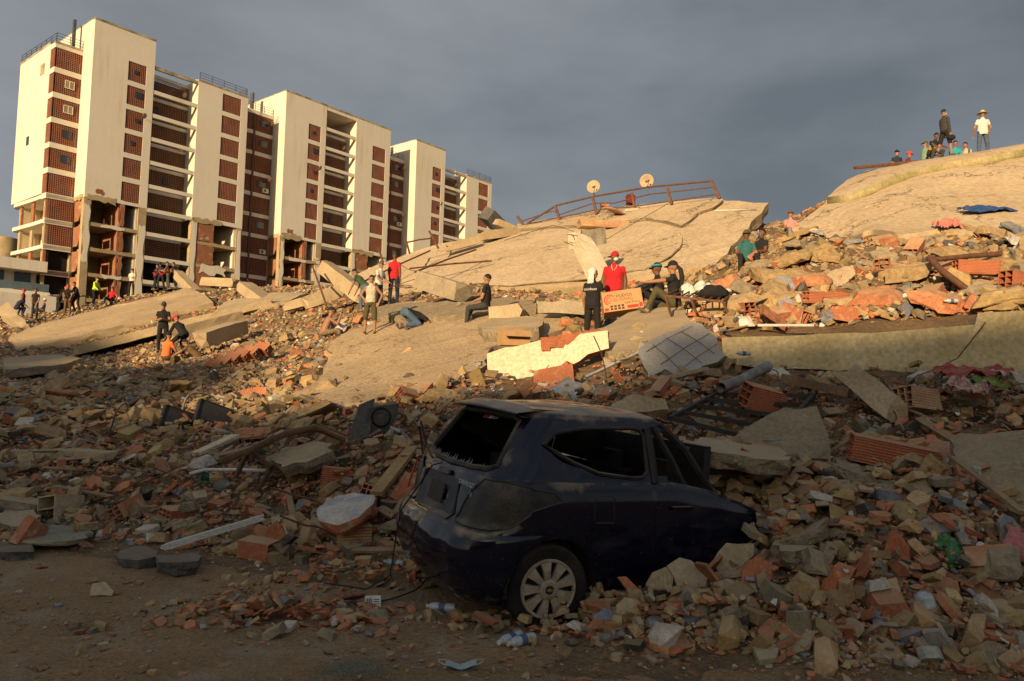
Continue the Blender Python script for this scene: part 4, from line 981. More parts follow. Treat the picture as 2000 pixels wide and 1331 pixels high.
def rearx(y, z): return (I(z, _z, _xr) if z < .985 else I(z, _gz, _gxr)) + BOW * (y / (I(z, _z, _w) if z < .985 else I(z, _gz, _gw))) ** 2
rw = [(-.52, 1.03), (-.3, 1.015), (0, 1.01), (.3, 1.015), (.52, 1.03), (.59, 1.06), (.56, 1.16), (.50, 1.36), (.42, 1.385), (0, 1.395), (-.42, 1.385), (-.50, 1.36), (-.56, 1.16), (-.59, 1.06)]
pts = [(rearx(y, z) + .012, y, z) for y, z in rw]; b = MB(); b.tube(pts + pts[:2], .024, 6, caps=False); b.build('rear_window_seal', M_CARBLACK, CAR)
# jagged rim left by the rear glass
b = MB()
for i in range(26):
    y = -.50 + i * .04; h = random.uniform(.01, .05); b.add([(rearx(y, 1.02) + .01, y, 1.02), (rearx(y + .04, 1.02) + .01, y + .04, 1.02), (rearx(y, 1.05) + .015, y + .02, 1.03 + h)], [(0, 1, 2)])
b.build('glass_rim', pmat('tinted_glass_rim', (.10, .12, .13), (.06, .07, .08), 9, .3, 0), CAR)
# black sheets added over the far windows and cabin front keep the inside dark
for nm, poly in (('window_blackout', QWIN), ('window_blackout', DWIN)):
    k = len(poly); b = MB(); b.add([tuple(dent((x, (wside(x, z) - .012), z))) for x, z in poly], [tuple(range(k))]); b.build(nm, M_CARBLACK, CAR)
b = MB(); b.box(2.02, 2.08, -.70, .70, .35, 1.25); b.build('cabin_blackout', M_CARBLACK, CAR)
b = MB(); b.box(.62, 1.85, -.50, .50, 1.395, 1.41); b.build('headlining', M_CARBLACK, CAR)
# pillars of the missing door
b = MB(); b.tube([(1.50, -.775, .98), (1.50, -.70, 1.2), (1.50, -.64, 1.36)], .035, 6); b.build('door_pillar', M_CARBLACK, CAR)
b = MB(); b.tube([(1.62, -.62, 1.40), (1.85, -.66, 1.22), (2.02, -.70, 1.0), (2.2, -.72, .82)], .03, 6); b.build('bent_pillar', M_CARBLACK, CAR)
b = MB(); b.tube([(1.55, -.63, 1.38), (1.7, -.70, 1.15), (1.82, -.75, .92)], .026, 6); b.build('bent_door_frame', M_CARBLACK, CAR)
# tailgate details
def rear_patch(name, poly, off, th, m, par=CAR):
    k = len(poly); b = MB(); v = [(rearx(y, z) - off, y, z) for y, z in poly] + [(rearx(y, z) - off + th, y, z) for y, z in poly]
    b.add(v, [tuple(range(k)), tuple(range(k, 2 * k))[::-1]] + [(i, (i + 1) % k, k + (i + 1) % k, k + i) for i in range(k)]); return b.build(name, m, par)
tr = rear_patch('plate_recess', [(-.32, .665), (.32, .665), (.34, .70), (.30, .90), (.26, .925), (-.26, .925), (-.30, .90), (-.34, .70)], .012, .02, M_CARGREY)
rear_patch('number_plate', [(-.13, .735), (.13, .735), (.13, .865), (-.13, .865)], .022, .012, pmat('dirty_plate', (.055, .05, .038), (.035, .032, .026), 12, .7, .2, 50), tr)
rear_patch('tailgate_handle', [(-.11, .935), (.11, .935), (.10, .965), (-.10, .965)], .016, .02, M_CARGREY)
rear_patch('dust_panel', [(.40, .70), (.47, .72), (.46, .90), (.415, .92)], .010, .01, pmat('bare_filler', (.24, .21, .15), (.17, .14, .10), 9, .9, .2, 40))
rear_patch('brake_light', [(-.07, 1.345), (.07, 1.345), (.06, 1.385), (-.06, 1.385)], -.05, .06, M_WHITE)
bl = rear_patch('brake_lens', [(-.03, 1.348), (.065, 1.348), (.06, 1.378), (-.03, 1.378)], -.046, .01, M_RED)
for s, nm in ((1, 'red'),): rear_patch('tail_lens', [(.74 * s, .70), (.79 * s, .74), (.79 * s, .92), (.75 * s, .93)], .02, .01, M_RED)
for txt, y, z, sz in (('CHEVROLET', -.295, .905, .045), ('1.6', -.46, .845, .042)):
    cu = bpy.data.curves.new('badge', 'FONT'); cu.body = txt; cu.size = sz; cu.extrude = .002; cu.resolution_u = 2; cu.materials.append(M_SILVER)
    o = text_mesh('badge_lettering', cu, CAR)
    Mx = Matrix(((0, .22, -1, rearx(y - .12, z) - .022), (-1, 0, 0, y), (0, 1, 0, z), (0, 0, 0, 1))); Mx[0][0] = -.18; o.matrix_parent_inverse = Matrix.Identity(4); o.matrix_basis = Mx
# wiper stub, towing cover, fuel flap, side trim
b = MB(); b.tube([(.20, .28, 1.0), (.19, .40, 1.08), (.16, .50, 1.26)], .010, 5); b.tube([(.20, .5, 1.0), (.17, .55, 1.22)], .008, 5); b.build('wiper', M_CARBLACK, CAR)
b = MB(); sq = [(.98, .72), (1.12, .72), (1.13, .74), (1.13, .88), (1.11, .90), (.99, .90), (.97, .88), (.97, .74)]
b.tube([(x, -(I(z, _z, _w) + .001), z) for x, z in sq + sq[:2]], .004, 4, caps=False); b.build('fuel_flap', M_CARBLACK, CAR)
b = MB(); b.box(1.62, 1.80, -.858, -.83, .80, .825); b.build('door_handle', M_NAVY, CAR)
b = MB(); b.tube([(.95, -.80, .215), (2.5, -.80, .215)], .03, 6); b.build('sill_trim', M_CARBLACK, CAR)
b = MB(); b.box(.25, 3.4, -.74, .74, .22, .26); b.box(.25, .30, -.7, .7, .26, .9); b.build('floor_pan', M_CARBLACK, CAR)
b = MB(); b.box(.85, 1.0, -.62, .62, .45, 1.02); b.box(.95, 1.45, -.62, .62, .35, .52); b.build('rear_seat', M_SEAT, CAR)
for s in (-1, 1):
    b = MB(); b.box(1.85, 2.0, s * .35 - .22, s * .35 + .22, .45, .95); b.box(1.86, 1.96, s * .35 - .1, s * .35 + .1, .95, 1.1); b.build('front_seat', M_SEAT, CAR)
for s in (-1, 1):
    b = MB(); n = 20
    for i in range(n + 1):
        a = math.pi * i / n; 
        for yy in (.83, .45): b.v.append((WHEEL_X + math.cos(a) * (ARCH + .004), s * yy, WHEEL_Z + math.sin(a) * (ARCH + .004) * (1 if yy > .5 else .98)))
    b.f = [(2 * i, 2 * i + 1, 2 * i + 3, 2 * i + 2) for i in range(n)]; b.m = [0] * n; b.build('wheel_arch', M_CARBLACK, CAR, True)
def wheel(x, s, z=WHEEL_Z, toe=0.0):
    W = bpy.data.objects.new('wheel', None); COL.objects.link(W); W.parent = CAR; W.location = (x, s * .70, z); W.rotation_euler = (0, .35, toe)
    t = MB(); t.lathe([(.19, -.085), (.235, -.10), (.262, -.102), (.280, -.09), (.288, -.05), (.288, .05), (.280, .09), (.262, .102), (.235, .10), (.19, .085)], 40, 'y'); t.build('tyre', M_TYRE, W, True)
    sd = s
    h = MB(); f = lambda p: [(r, sd * a) for r, a in p]
    h.lathe(f([(.195, .06), (.198, .098), (.190, .108), (.178, .104), (.174, .088)]), 48, 'y')
    h.lathe(f([(.070, .092), (.066, .110), (.045, .116), (.0005, .117)]), 32, 'y')
    for k in range(9):
        a = 2 * math.pi * k / 9; c, q = math.cos(a), math.sin(a)
        pr = [(.06, -.020), (.06, .020), (.12, .026), (.182, .040), (.182, -.040), (.12, -.026)]
        v = [(r * c - w_ * q, sd * (.100 + (.006 if .1 < r < .15 else 0)), r * q + w_ * c) for r, w_ in pr] + [(r * c - w_ * 1.05 * q, sd * .078, r * q + w_ * 1.05 * c) for r, w_ in pr]
        h.add(v, [(0, 1, 2, 5), (5, 2, 3, 4)] + [(i, (i + 1) % 6, 6 + (i + 1) % 6, 6 + i) for i in range(6)])
        h.ell((.052 * math.cos(a + .35), sd * .116, .052 * math.sin(a + .35)), (.005, .003, .005), 6, 4)
    h.build('hubcap', M_HUB, W)
    k = MB(); k.lathe(f([(.19, .03), (.17, .045), (.0005, .045)]), 24, 'y'); k.build('rim', M_CARBLACK, W)
    e = MB(); e.lathe(f([(.031, .117), (.028, .1205), (.0005, .121)]), 20, 'y'); e.build('emblem_disc', M_CARBLACK, W)
    e = MB(); bow = [(-.024, -.006), (-.008, -.006), (-.006, -.011), (.010, -.011), (.008, -.006), (.024, -.006), (.020, .006), (.008, .006), (.006, .011), (-.010, .011), (-.008, .006), (-.020, .006)]
    nb = len(bow); e.add([(x_, sd * .1215, z_) for x_, z_ in bow] + [(x_, sd * .1245, z_) for x_, z_ in bow], [tuple(range(nb, 2 * nb)), tuple(range(nb))] + [(i, (i + 1) % nb, nb + (i + 1) % nb, nb + i) for i in range(nb)])
    o = e.build('emblem', M_GOLD, W); o.rotation_euler = (0, -.35, 0)
    return W
wheel(WHEEL_X, -1, WHEEL_Z, math.radians(-7)); wheel(WHEEL_X, 1); wheel(3.16, -1, .20)
# cable hanging over the tailgate
b = MB(); b.tube([CAR.matrix_basis @ Vector(p) if False else p for p in [(.17, .02, 1.0), (.13, .10, .97), (.08, .22, .80), (-.03, .27, .60), (-.06, .25, .35), (-.10, .18, .15), (-.25, .25, .04), (-.5, .5, .03)]], .006, 5)
b.build('hanging_cable', M_WIRE, CAR)
# ------------------------------------------------------------------ people
def cloth(name, c, c2=None, scale=9): return pmat('cloth_' + name, c, c2 or tuple(x * .7 for x in c), scale, .92, .25, 40, bdist=.01)
CL = {'black': cloth('black', (.018, .017, .017)), 'charcoal': cloth('charcoal', (.05, .048, .047)), 'red': cloth('red', (.50, .018, .022), (.40, .014, .018)),
      'white': cloth('white', (.66, .62, .54), (.55, .50, .42)), 'offwhite': cloth('offwhite', (.52, .45, .34), (.36, .29, .19)), 'orange': cloth('orange', (.95, .18, .05), (.88, .15, .04)),
      'hivis': cloth('hivis', (.50, .68, .06), (.40, .55, .05)), 'teal': cloth('teal', (.03, .13, .13)), 'turq': cloth('turq', (.03, .32, .38)), 'olive': cloth('olive', (.085, .075, .035)),
      'jeans': cloth('jeans', (.075, .105, .16), (.05, .07, .11)), 'blue': cloth('blue', (.085, .14, .22), (.06, .10, .16)), 'maroon': cloth('maroon', (.16, .025, .022)), 'green': cloth('green', (.05, .085, .04)),
      'pale_green': cloth('pale_green', (.22, .33, .22)), 'pink': cloth('pink', (.60, .26, .24)), 'camo': cloth('camo', (.26, .19, .10), (.09, .075, .04), 14), 'brown': cloth('brown', (.14, .085, .045)), 'navy': cloth('navy', (.025, .03, .05)), 'grey': cloth('grey', (.22, .21, .19))}
SK = {'d': pmat('skin_dark', (.16, .075, .04), (.13, .06, .032), 12, .6, .05, 60), 'm': pmat('skin_brown', (.32, .165, .095), (.27, .135, .075), 12, .6, .05, 60), 'l': pmat('skin_tan', (.42, .235, .145), (.36, .20, .12), 12, .6, .05, 60)}
M_HAIR = pmat('black_hair', (.012, .010, .009), (.02, .016, .012), 20, .7, .5, 60)
M_MASK = pmat('mask_blue_white', (.50, .60, .60), (.45, .54, .54), 9, .8, .1, 40)
M_HELM_R = pmat('helmet_red', (.62, .045, .03), (.55, .035, .025), 4, .35, .02, 30)
M_HELM_O = pmat('helmet_orange', (.75, .09, .03), (.66, .07, .03), 4, .35, .02, 30)
M_STRAW = pmat('straw', (.55, .40, .19), (.45, .31, .14), 30, .9, .4, 60)
M_STRAWBAND = flat('green_band', (.18, .40, .10), .8)
M_SHOE = pmat('shoe', (.07, .06, .05), (.13, .10, .075), 9, .8, .2, 40)
PEOPLE = []
def nrm(v): return Vector(v).normalized()
def person(P, yaw, label, pose, skin='m', shirt='black', pants='black', sleeve=.55, leg=1.0, h=1.0, anchor='feet', head=None, hat=None, hair=True, mask=False, vox=.016, fat=1.0, extra=None, twist=0.0, belt=-.02, cat='person', shoes=None, tank=False):
    """pose: T torso direction, aR/aL (upper, fore), lR/lL (thigh, shin); person faces +Y locally"""
    p = dict(T=(0, 0, 1), aR=((.18, 0, -1), (.05, .15, -1)), aL=None, lR=((.06, .03, -1), (.03, -.03, -1)), lL=None); p.update(pose)
    mir = lambda q: tuple((-a, b, c) for a, b, c in q)
    if p['aL'] is None: p['aL'] = mir(p['aR'])
    if p['lL'] is None: p['lL'] = mir(p['lR'])
    T = nrm(p['T']); X = Vector((math.cos(twist), math.sin(twist), 0)); X = (X - T * X.dot(T)).normalized(); Fw = T.cross(X); 
    B = MB(); seg = []   # seg: (region, a, b, r)
    rings = [(-.11, .125, .10), (-.03, .170, .120), (.09, .160, .114), (.21, .152, .108), (.33, .172, .116), (.41, .178, .110), (.46, .150, .092), (.50, .085, .070), (.54, .056, .056)]
    V = []; n = 14
    for t, a, b in rings:
        for j in range(n):
            an = 2 * math.pi * j / n; V.append(T * t + X * a * math.cos(an) * (fat if t < .4 else 1) + Fw * b * math.sin(an) * (fat * 1.08 if t < .4 else 1))
    f = [(i * n + j, i * n + (j + 1) % n, (i + 1) * n + (j + 1) % n, (i + 1) * n + j) for i in range(len(rings) - 1) for j in range(n)] + [tuple(range(n))[::-1], tuple((len(rings) - 1) * n + j for j in range(n))]
    B.add(V, f); seg.append(('torso', T * -.08, T * .42, .15))
    nb = T * .50; hd = nrm(head['dir'] if head and 'dir' in head else (T + Vector((0, 0, .6)))); hc = nb + T * .05 + hd * .135
    fwd = nrm(head['face']) if head and 'face' in head else Fw.copy(); fwd = (fwd - hd * fwd.dot(hd)).normalized(); side = fwd.cross(hd)
    HM = Matrix((side, fwd, hd)).transposed()
    def capsule(a, b, ra, rb, reg):
        d = (b - a); k = 5; B.tube([a.lerp(b, i / k) for i in range(k + 1)], [ra + (rb - ra) * i / k for i in range(k + 1)], 10); B.ell(a, (ra,) * 3, 8, 6); B.ell(b, (rb,) * 3, 8, 6); seg.append((reg, a, b, (ra + rb) / 2))
    capsule(nb - T * .03, hc - hd * .04, .055, .052, 'skin')
    B.ell(hc + hd * .02, (.078, .098, .105), 14, 10, T=HM); B.ell(hc - hd * .045 + fwd * .022, (.058, .070, .078), 12, 8, T=HM)
    B.ell(hc + fwd * .097 - hd * .012, (.014, .020, .026), 8, 6, T=HM)
    for s in (-1, 1): B.ell(hc + side * s * .078 - hd * .005, (.010, .022, .032), 6, 5, T=HM)
    seg.append(('skin', hc - hd * .03, hc + hd * .03, .085))
    eyes = [hc + fwd * .090 + side * s * .034 + hd * .018 for s in (-1, 1)]
    loose = .012 if sleeve > 0 else 0
    for s, (u, w) in ((1, p['aR']), (-1, p['aL'])):
        u, w = nrm(u), nrm(w); sh = nb - T * .068 + X * s * (.160 + .06 * (fat - 1)); el = sh + u * .285; wr = el + w * .25
        capsule(sh, el, .050 + loose * .8, .042 + (loose if sleeve > .9 else 0), 'uarm'); capsule(el, wr, .043 + (loose if sleeve > 1.5 else 0), .029 + (loose if sleeve > 1.5 else 0), 'farm')
        # hand: palm, four fingers with a knuckle bend, thumb off the side
        sx = w.cross(Vector((0, 1, 0))); sx = sx.normalized() if sx.length > .2 else Vector((1, 0, 0)); cu = w.cross(sx)
        pm = wr + w * .05; B.ell(pm, (.040, .018, .052), 8, 6, T=Matrix((sx, cu, w)).transposed())
        for k in range(4):
            b0 = pm + w * .040 + sx * (.027 - .018 * k); L_ = (.036, .042, .039, .030)[k]; b1 = b0 + (w + cu * .25).normalized() * L_; b2 = b1 + (w + cu * .8).normalized() * L_ * .85
            B.tube([b0, b1, b2], [.010, .0095, .008], 6)
        B.tube([wr + w * .025 + sx * .03, wr + w * .055 + sx * .055, wr + w * .085 + sx * .062 + cu * .012], [.012, .011, .009], 6)
        seg.append(('skin', wr + w * .02, wr + w * .12, .035))
    low = 0
    for s, (u, w) in ((1, p['lR']), (-1, p['lL'])):
        u, w = nrm(u), nrm(w); hp = Vector((s * .092, 0, -.03)); kn = hp + u * .43; an = kn + w * .41
        bag = .012 if leg >= .9 else .018
        capsule(hp, kn, .086 + bag * .5, .060 + bag, 'thigh'); capsule(kn, an, .058 + (bag if leg > .9 else .002), .040 + (bag if leg > .9 else 0), 'shin')
        ft = Vector(p.get('foot', (0, 1, 0))); ft = (ft - w * ft.dot(w) * .9); ft = ft.normalized() if ft.length > .1 else Vector((0, 1, 0))
        c0 = an + w * .055; capsule(c0 - ft * .05, c0 + ft * .15, .042, .034, 'foot')
        low = min(low, (c0 + ft * .15).z - .04, c0.z - .042, an.z - .06)
    if anchor == 'seat': low = -.135
    if anchor == 'knee': low = min(s_[2].z - .07 for s_ in seg if s_[0] in ('thigh', 'shin'))
    base = MB(); base.v = [((x) * h, y * h, (z - low) * h) for x, y, z in [tuple(q) for q in B.v]]; base.f = B.f; base.m = B.m
    src = base.build('person_source', [M_SHOE]); mod = src.modifiers.new('r', 'REMESH'); mod.mode = 'VOXEL'; mod.voxel_size = vox; mod.use_smooth_shade = True
    sm = src.modifiers.new('s', 'SMOOTH'); sm.factor = .5; sm.iterations = 2
    off = Vector((0, 0, -low)); tr = lambda v: (Vector(v) + off) * h
    rec = dict(src=src, P=Vector(P), yaw=yaw, label=label, seg=[(g, tr(a), tr(b), r * h) for g, a, b, r in seg], eyes=[tr(e) for e in eyes], mats=[CL[shirt], CL[pants], SK[skin], shoes or M_SHOE, M_HAIR], sleeve=sleeve, leg=leg, belt=tr(T * belt), T=T, cat=cat,
               hc=tr(hc), HM=HM, h=h, hat=hat, hair=hair, mask=mask, extra=extra, fwd=fwd, hd=hd, side=side, nb=tr(nb), tank=tank, X=X)
    PEOPLE.append(rec); return rec
def finish_people():
    dg = bpy.context.evaluated_depsgraph_get(); dg.update()
    for r in PEOPLE:
        ev = r['src'].evaluated_get(dg); me = bpy.data.meshes.new_from_object(ev); me.name = 'person'
        me.materials.clear()
        for m in r['mats']: me.materials.append(m)
        nF = len(me.polygons); c = np.empty(nF * 3); me.polygons.foreach_get('center', c); c = c.reshape(-1, 3)
        best = np.full(nF, 9.0); mi = np.zeros(nF, int); T = np.array(r['T']); bz = (c - np.array(r['belt'])) @ T
        for g, a, b, rad in r['seg']:
            a = np.array(a); b = np.array(b); d = b - a; t = np.clip(((c - a) @ d) / max(d @ d, 1e-9), 0, 1); q = np.linalg.norm(c - a - t[:, None] * d, axis=1) - rad
            if g == 'torso':
                m_ = np.where(bz < 0, 1, 0)
                if r['tank']:
                    up_ = (c - np.array(r['nb'])) @ T; sx_ = np.abs((c - np.array(r['nb'])) @ np.array(r['X'])); m_ = np.where((up_ > -.12) & (sx_ > .11), 2, m_)
            elif g == 'uarm': m_ = np.where(t < r['sleeve'], 0, 2) if not r['tank'] else np.full(nF, 2)
            elif g == 'farm': m_ = np.full(nF, 0 if r['sleeve'] > 1.5 else 2)
            elif g == 'thigh': m_ = np.where((t < .9) | (r['leg'] > .45), 1, 2)
            elif g == 'shin': m_ = np.where(t < (r['leg'] - .5) * 2, 1, 2)
            elif g == 'foot': m_ = np.full(nF, 3)
            else: m_ = np.full(nF, 2)
            k = q < best; best = np.where(k, q, best); mi = np.where(k, m_, mi)
        for e in r['eyes']:
            mi = np.where(np.linalg.norm(c - np.array(e), axis=1) < .013 * r['h'], 4, mi)
        me.polygons.foreach_set('material_index', mi.astype('i4')); me.polygons.foreach_set('use_smooth', np.ones(nF, bool)); me.update()
        bpy.data.objects.remove(r['src'])
        o = link('person', me, None, r['P'], r['yaw']); tag(o, r['label'], r['cat'])
        h = r['h']; HM = r['HM']; hc = r['hc']
        def put(b, name, m, smooth=True):
            b.v = [tuple(hc + HM @ (Vector(v) * h)) for v in b.v]; return b.build(name, m, o, smooth)
        def dome(rx, ry, rz, lo, c=(0, 0, .02)):
            b = MB(); nu, nv = 16, 6; 
            for i in range(nv + 1):
                th = (math.pi * lo) * i / nv
                for j in range(nu):
                    ph = 2 * math.pi * j / nu; b.v.append((c[0] + rx * math.sin(th) * math.cos(ph), c[1] + ry * math.sin(th) * math.sin(ph), c[2] + rz * math.cos(th)))
            b.f = [(i * nu + j, (i + 1) * nu + j, (i + 1) * nu + (j + 1) % nu, i * nu + (j + 1) % nu) for i in range(nv) for j in range(nu)]; b.m = [0] * len(b.f); return b
        def brim(b, r0, r1, z, front=True, k=9, drop=.012):
            a0, a1 = (math.radians(35), math.radians(145)) if front else (0, 2 * math.pi)
            o0 = len(b.v)
            for i in range(k + 1):
                a = a0 + (a1 - a0) * i / k
                for rr_, dz in ((r0, 0), (r1, -drop), (r1, -drop - .006), (r0, -.006)): b.v.append((rr_ * .85 * math.cos(a), rr_ * math.sin(a), z + dz))
            for i in range(k):
                for j in range(4): b.f.append((o0 + i * 4 + j, o0 + i * 4 + (j + 1) % 4, o0 + (i + 1) * 4 + (j + 1) % 4, o0 + (i + 1) * 4 + j)); b.m.append(0)
        if r['hair'] and r['hat'] is None:
            b = dome(.086, .104, .112, .56, (0, -.008, .022)); b.v = [(x, y - (.02 if z < .03 and y > 0 else 0), z + (.03 if (z < .04 and y > .03) else 0)) for x, y, z in b.v]; put(b, 'hair', M_HAIR)
        ht = r['hat']
        if ht:
            kind, m = ht[0], ht[1]
            if kind in ('cap', 'capback'):
                b = dome(.088, .107, .115, .5, (0, -.004, .03)); brim(b, .09, .17, .035)
                if kind == 'capback': b.v = [(-x, -y, z) for x, y, z in b.v]
                put(b, 'cap', m)
            elif kind == 'helmet':
                b = dome(.112, .132, .125, .52, (0, 0, .035)); brim(b, .125, .165, .03, True, 9, .01); put(b, 'helmet', m)
            elif kind == 'straw':
                b = dome(.092, .11, .125, .5, (0, 0, .045)); brim(b, .09, .21, .05, False, 24, .02); put(b, 'straw_hat', m)
                b = MB(); b.lathe([(.104, .05), (.103, .082)], 20); b.v = [(x * .9, y * 1.08, z) for x, y, z in b.v]; put(b, 'hat_band', M_STRAWBAND)
            elif kind == 'band':
                b = dome(.086, .104, .112, .56, (0, -.008, .022)); put(b, 'hair', M_HAIR); b = MB(); b.lathe([(.094, .045), (.096, .075)], 18); b.v = [(x * .95, y * 1.12, z) for x, y, z in b.v]; put(b, 'headband', m)
            elif kind == 'scarf':
                b = dome(.096, .112, .122, .62, (0, -.015, .02)); b.v = [(x, y, z) if not (y > .05 and z < .04) else (x * 1.02, y - .035, z + .05) for x, y, z in b.v]
                n0 = len(b.v); rows = 6
                for i in range(rows):
                    t = i / (rows - 1)
                    for j in range(9):
                        a = math.pi + math.pi * (j / 8) * 1.0; wv = .004 * math.sin(j * 2.6 + i); rx = .095 + .015 * math.sin(t * 3) - .035 * max(0, t - .5); b.v.append((rx * math.cos(a), (.10 + .012 * t + wv) * math.sin(a) - .02, .01 - .24 * t))
                for i in range(rows - 1):
                    for j in range(8): b.f.append((n0 + i * 9 + j, n0 + i * 9 + j + 1, n0 + (i + 1) * 9 + j + 1, n0 + (i + 1) * 9 + j)); b.m.append(0)
                put(b, 'headscarf', m)
        if r['mask']:
            b = MB(); b.ell((0, .045, -.045), (.062, .062, .052), 12, 8); put(b, 'face_mask', M_MASK)
        if r['extra']: r['extra'](o, r)
def foot(px, py, Y, off=.12, k=.13):
    d = ray(px, py); d = d / d[1]; Ys = np.linspace(Y * (1 - k), Y * (1 + k), 200); Pp = CAM[None] + Ys[:, None] * d[None]
    g = Pp[:, 2] - hsm(Pp[:, 0], Pp[:, 1]) - off; i = np.nonzero((g[:-1] > 0) & (g[1:] <= 0))[0]
    if len(i) == 0: return Vector(at(px, py, Y))
    j = i[np.argmin(abs(Ys[i] - Y))]; return Vector(Pp[j])
def pl_foot(px, py, pl3, off=0.0):
    a, n = plane_of(pl3); n = n if n.z > 0 else -n; return on_plane(px, py, a, n) + n * off
D = math.radians
SIT = dict(T=(0, -.12, 1), lR=((.25, 1, .25), (.05, .25, -1)), aR=((.25, .45, -1), (-.1, 1, -.1)))
CROUCH = dict(T=(0, .55, 1), lR=((.25, 1, .1), (.05, -.35, -1)), aR=((.2, .8, -.7), (-.1, .8, -.5)))
BEND = dict(T=(0, .8, .65), lR=((.1, .1, -1), (.05, -.1, -1)), aR=((.1, .5, -1), (0, .4, -1)))
S4P = [(33,684,32),(416,588,36),(319,575,43)]
# far left team
person(pl_foot(43,620,S4P) if False else foot(43,619,47), D(-60), 'person in a red cap and dark checked shirt standing at the far left edge', {}, shirt='maroon', pants='black', hat=('cap', CL['red']), vox=.02, sleeve=1)
person(foot(31,617,46), D(-20), 'person in a pale cap and navy clothes crouching at the far left edge', CROUCH, shirt='navy', pants='navy', hat=('cap', CL['grey']), vox=.02)
person(foot(67,622,46), D(190), 'person in black with a grey scarf standing second from the left edge', dict(aR=((.2, .1, -1), (-.3, .4, -.9))), shirt='black', pants='charcoal', vox=.02, skin='m', head=dict(face=(.2, .7, -.4)))
person(foot(83,612,46.5), D(120), 'person in a pale top sitting low behind the scarf wearer', SIT, shirt='grey', pants='charcoal', anchor='seat', hat=('cap', CL['white']), vox=.02)
person(foot(113,616,45), D(-75), 'rescuer in an orange helmet and black clothes bending forward at far left', dict(T=(0, .6, .9), lR=((.1, .25, -1), (.1, -.3, -1)), lL=((-.1, -.1, -1), (-.1, -.4, -1)), aR=((.1, .6, -1), (0, .6, -.8))), hat=('helmet', M_HELM_O), vox=.02)
person(foot(131,616,44.5), D(200), 'rescuer in black with a pale headband carrying a board, far left', dict(T=(0, .25, 1), aR=((.2, .3, -1), (-.2, .6, -.8))), hat=('band', CL['offwhite']), vox=.02, pants='brown')
person(foot(149,611,45), D(150), 'rescuer in all black holding the right end of the board, far left', dict(T=(0, .35, 1), lR=((.15, .4, -1), (.1, -.4, -1)), lL=((-.15, .1, -1), (-.1, -.3, -1)), aR=((.2, .3, -1), (-.2, .6, -.8))), vox=.02, sleeve=2)
person(foot(183,598,46), D(-100), 'worker in a bright yellow green jacket and mask at far left', dict(T=(0, .2, 1), lR=((.15, .3, -1), (.1, -.2, -1)), lL=((-.15, -.2, -1), (-.1, -.3, -1)), aR=((.1, .3, -1), (0, .8, -.6))), shirt='hivis', sleeve=2, mask=True, hat=('cap', CL['charcoal']), vox=.02)
person(foot(218,590,47), D(185), 'person in a red shirt and dark cap sitting on the slab top at far left', dict(SIT, aR=((.5, .3, -.8), (.1, .5, -.9))), shirt='red', anchor='seat', hat=('cap', CL['charcoal']), vox=.02)
person(foot(256,577,49), D(185), 'person in a white shirt and mask standing below the nearest tower', dict(aR=((.25, 0, -1), (-.9, .5, .2)), aL=((-.2, 0, -1), (0, .2, -1))), shirt='white', mask=True, hat=('cap', CL['charcoal']), vox=.02)
RP = [(302,568,D(-80),'leftmost of the four dark dressed rescuers holding red ropes'),(313,568,D(180),'second of the four dark dressed rescuers holding red ropes'),(327,567,D(100),'third of the four dark dressed rescuers holding red ropes'),(341,564,D(95),'rightmost of the four dark dressed rescuers holding red ropes')]
rp_pos = []
for i, (x, y, yw, lb) in enumerate(RP):
    P = foot(x, y, 49); rp_pos.append(P)
    person(P, yw, lb, dict(T=(0, .15 + .1 * (i % 2), 1), aR=((.2, .5, -.8), (-.1, .9, .1)), lR=((.1, .2, -1), (.05, -.2, -1)), lL=((-.1, -.15, -1), (-.05, -.3, -1))), hat=('cap', CL['black']) if i != 3 else None, shirt=['charcoal', 'navy', 'brown', 'charcoal'][i], pants=['black', 'black', 'olive', 'black'][i], vox=.02, sleeve=.6 if i else 2)
# four workers digging, centre left
person(at(316,690,25.6), D(-165), 'man in a black shirt and cap standing over the diggers at left', dict(T=(0, .15, 1), aR=((.25, .2, -1), (-.6, .9, .1)), aL=((-.25, .2, -1), (.6, .9, .1))), hat=('cap', CL['charcoal']), head=dict(face=(0, .8, -.5)))
person(at(323,704,24.2), D(-25), 'person in a bright orange shirt sitting with back to us among the diggers', dict(T=(0, .15, 1), lR=((.3, 1, -.05), (.1, .4, -.8)), aR=((.3, .5, -1), (.1, .9, -.4))), shirt='orange', pants='brown', anchor='seat')
person(at(357,698,24.8), D(60), 'person in a red helmet and black clothes bending over the hole at left', dict(T=(0, .75, .75), lR=((.2, .9, -.6), (.05, -.3, -1)), aR=((.15, .6, -1), (0, .7, -.7))), hat=('helmet', M_HELM_R), sleeve=2)
person(at(388,704,24.3), D(80), 'dark haired person lying half inside the hole right of the red helmet', dict(T=(0, .7, .5), lR=((.2, -.6, -.6), (.05, -.8, -.4)), aR=((.3, .7, -.5), (0, .8, -.5))), shirt='brown', pants='brown', anchor='seat')
person(foot(632,658,21.5, .05), D(-70), 'bare backed person in camouflage trousers sitting and drinking, left of the boy', dict(T=(0, .35, 1), lR=((.25, 1, .25), (.05, .2, -1)), aR=((.2, .7, -.5), (-.1, .3, 1)), aL=((-.2, .6, -.8), (.2, .8, .1))), shirt='brown', pants='camo', anchor='seat', sleeve=0, tank=True, skin='m', hair=True)
PEOPLE[-1]['mats'][0] = SK['m']
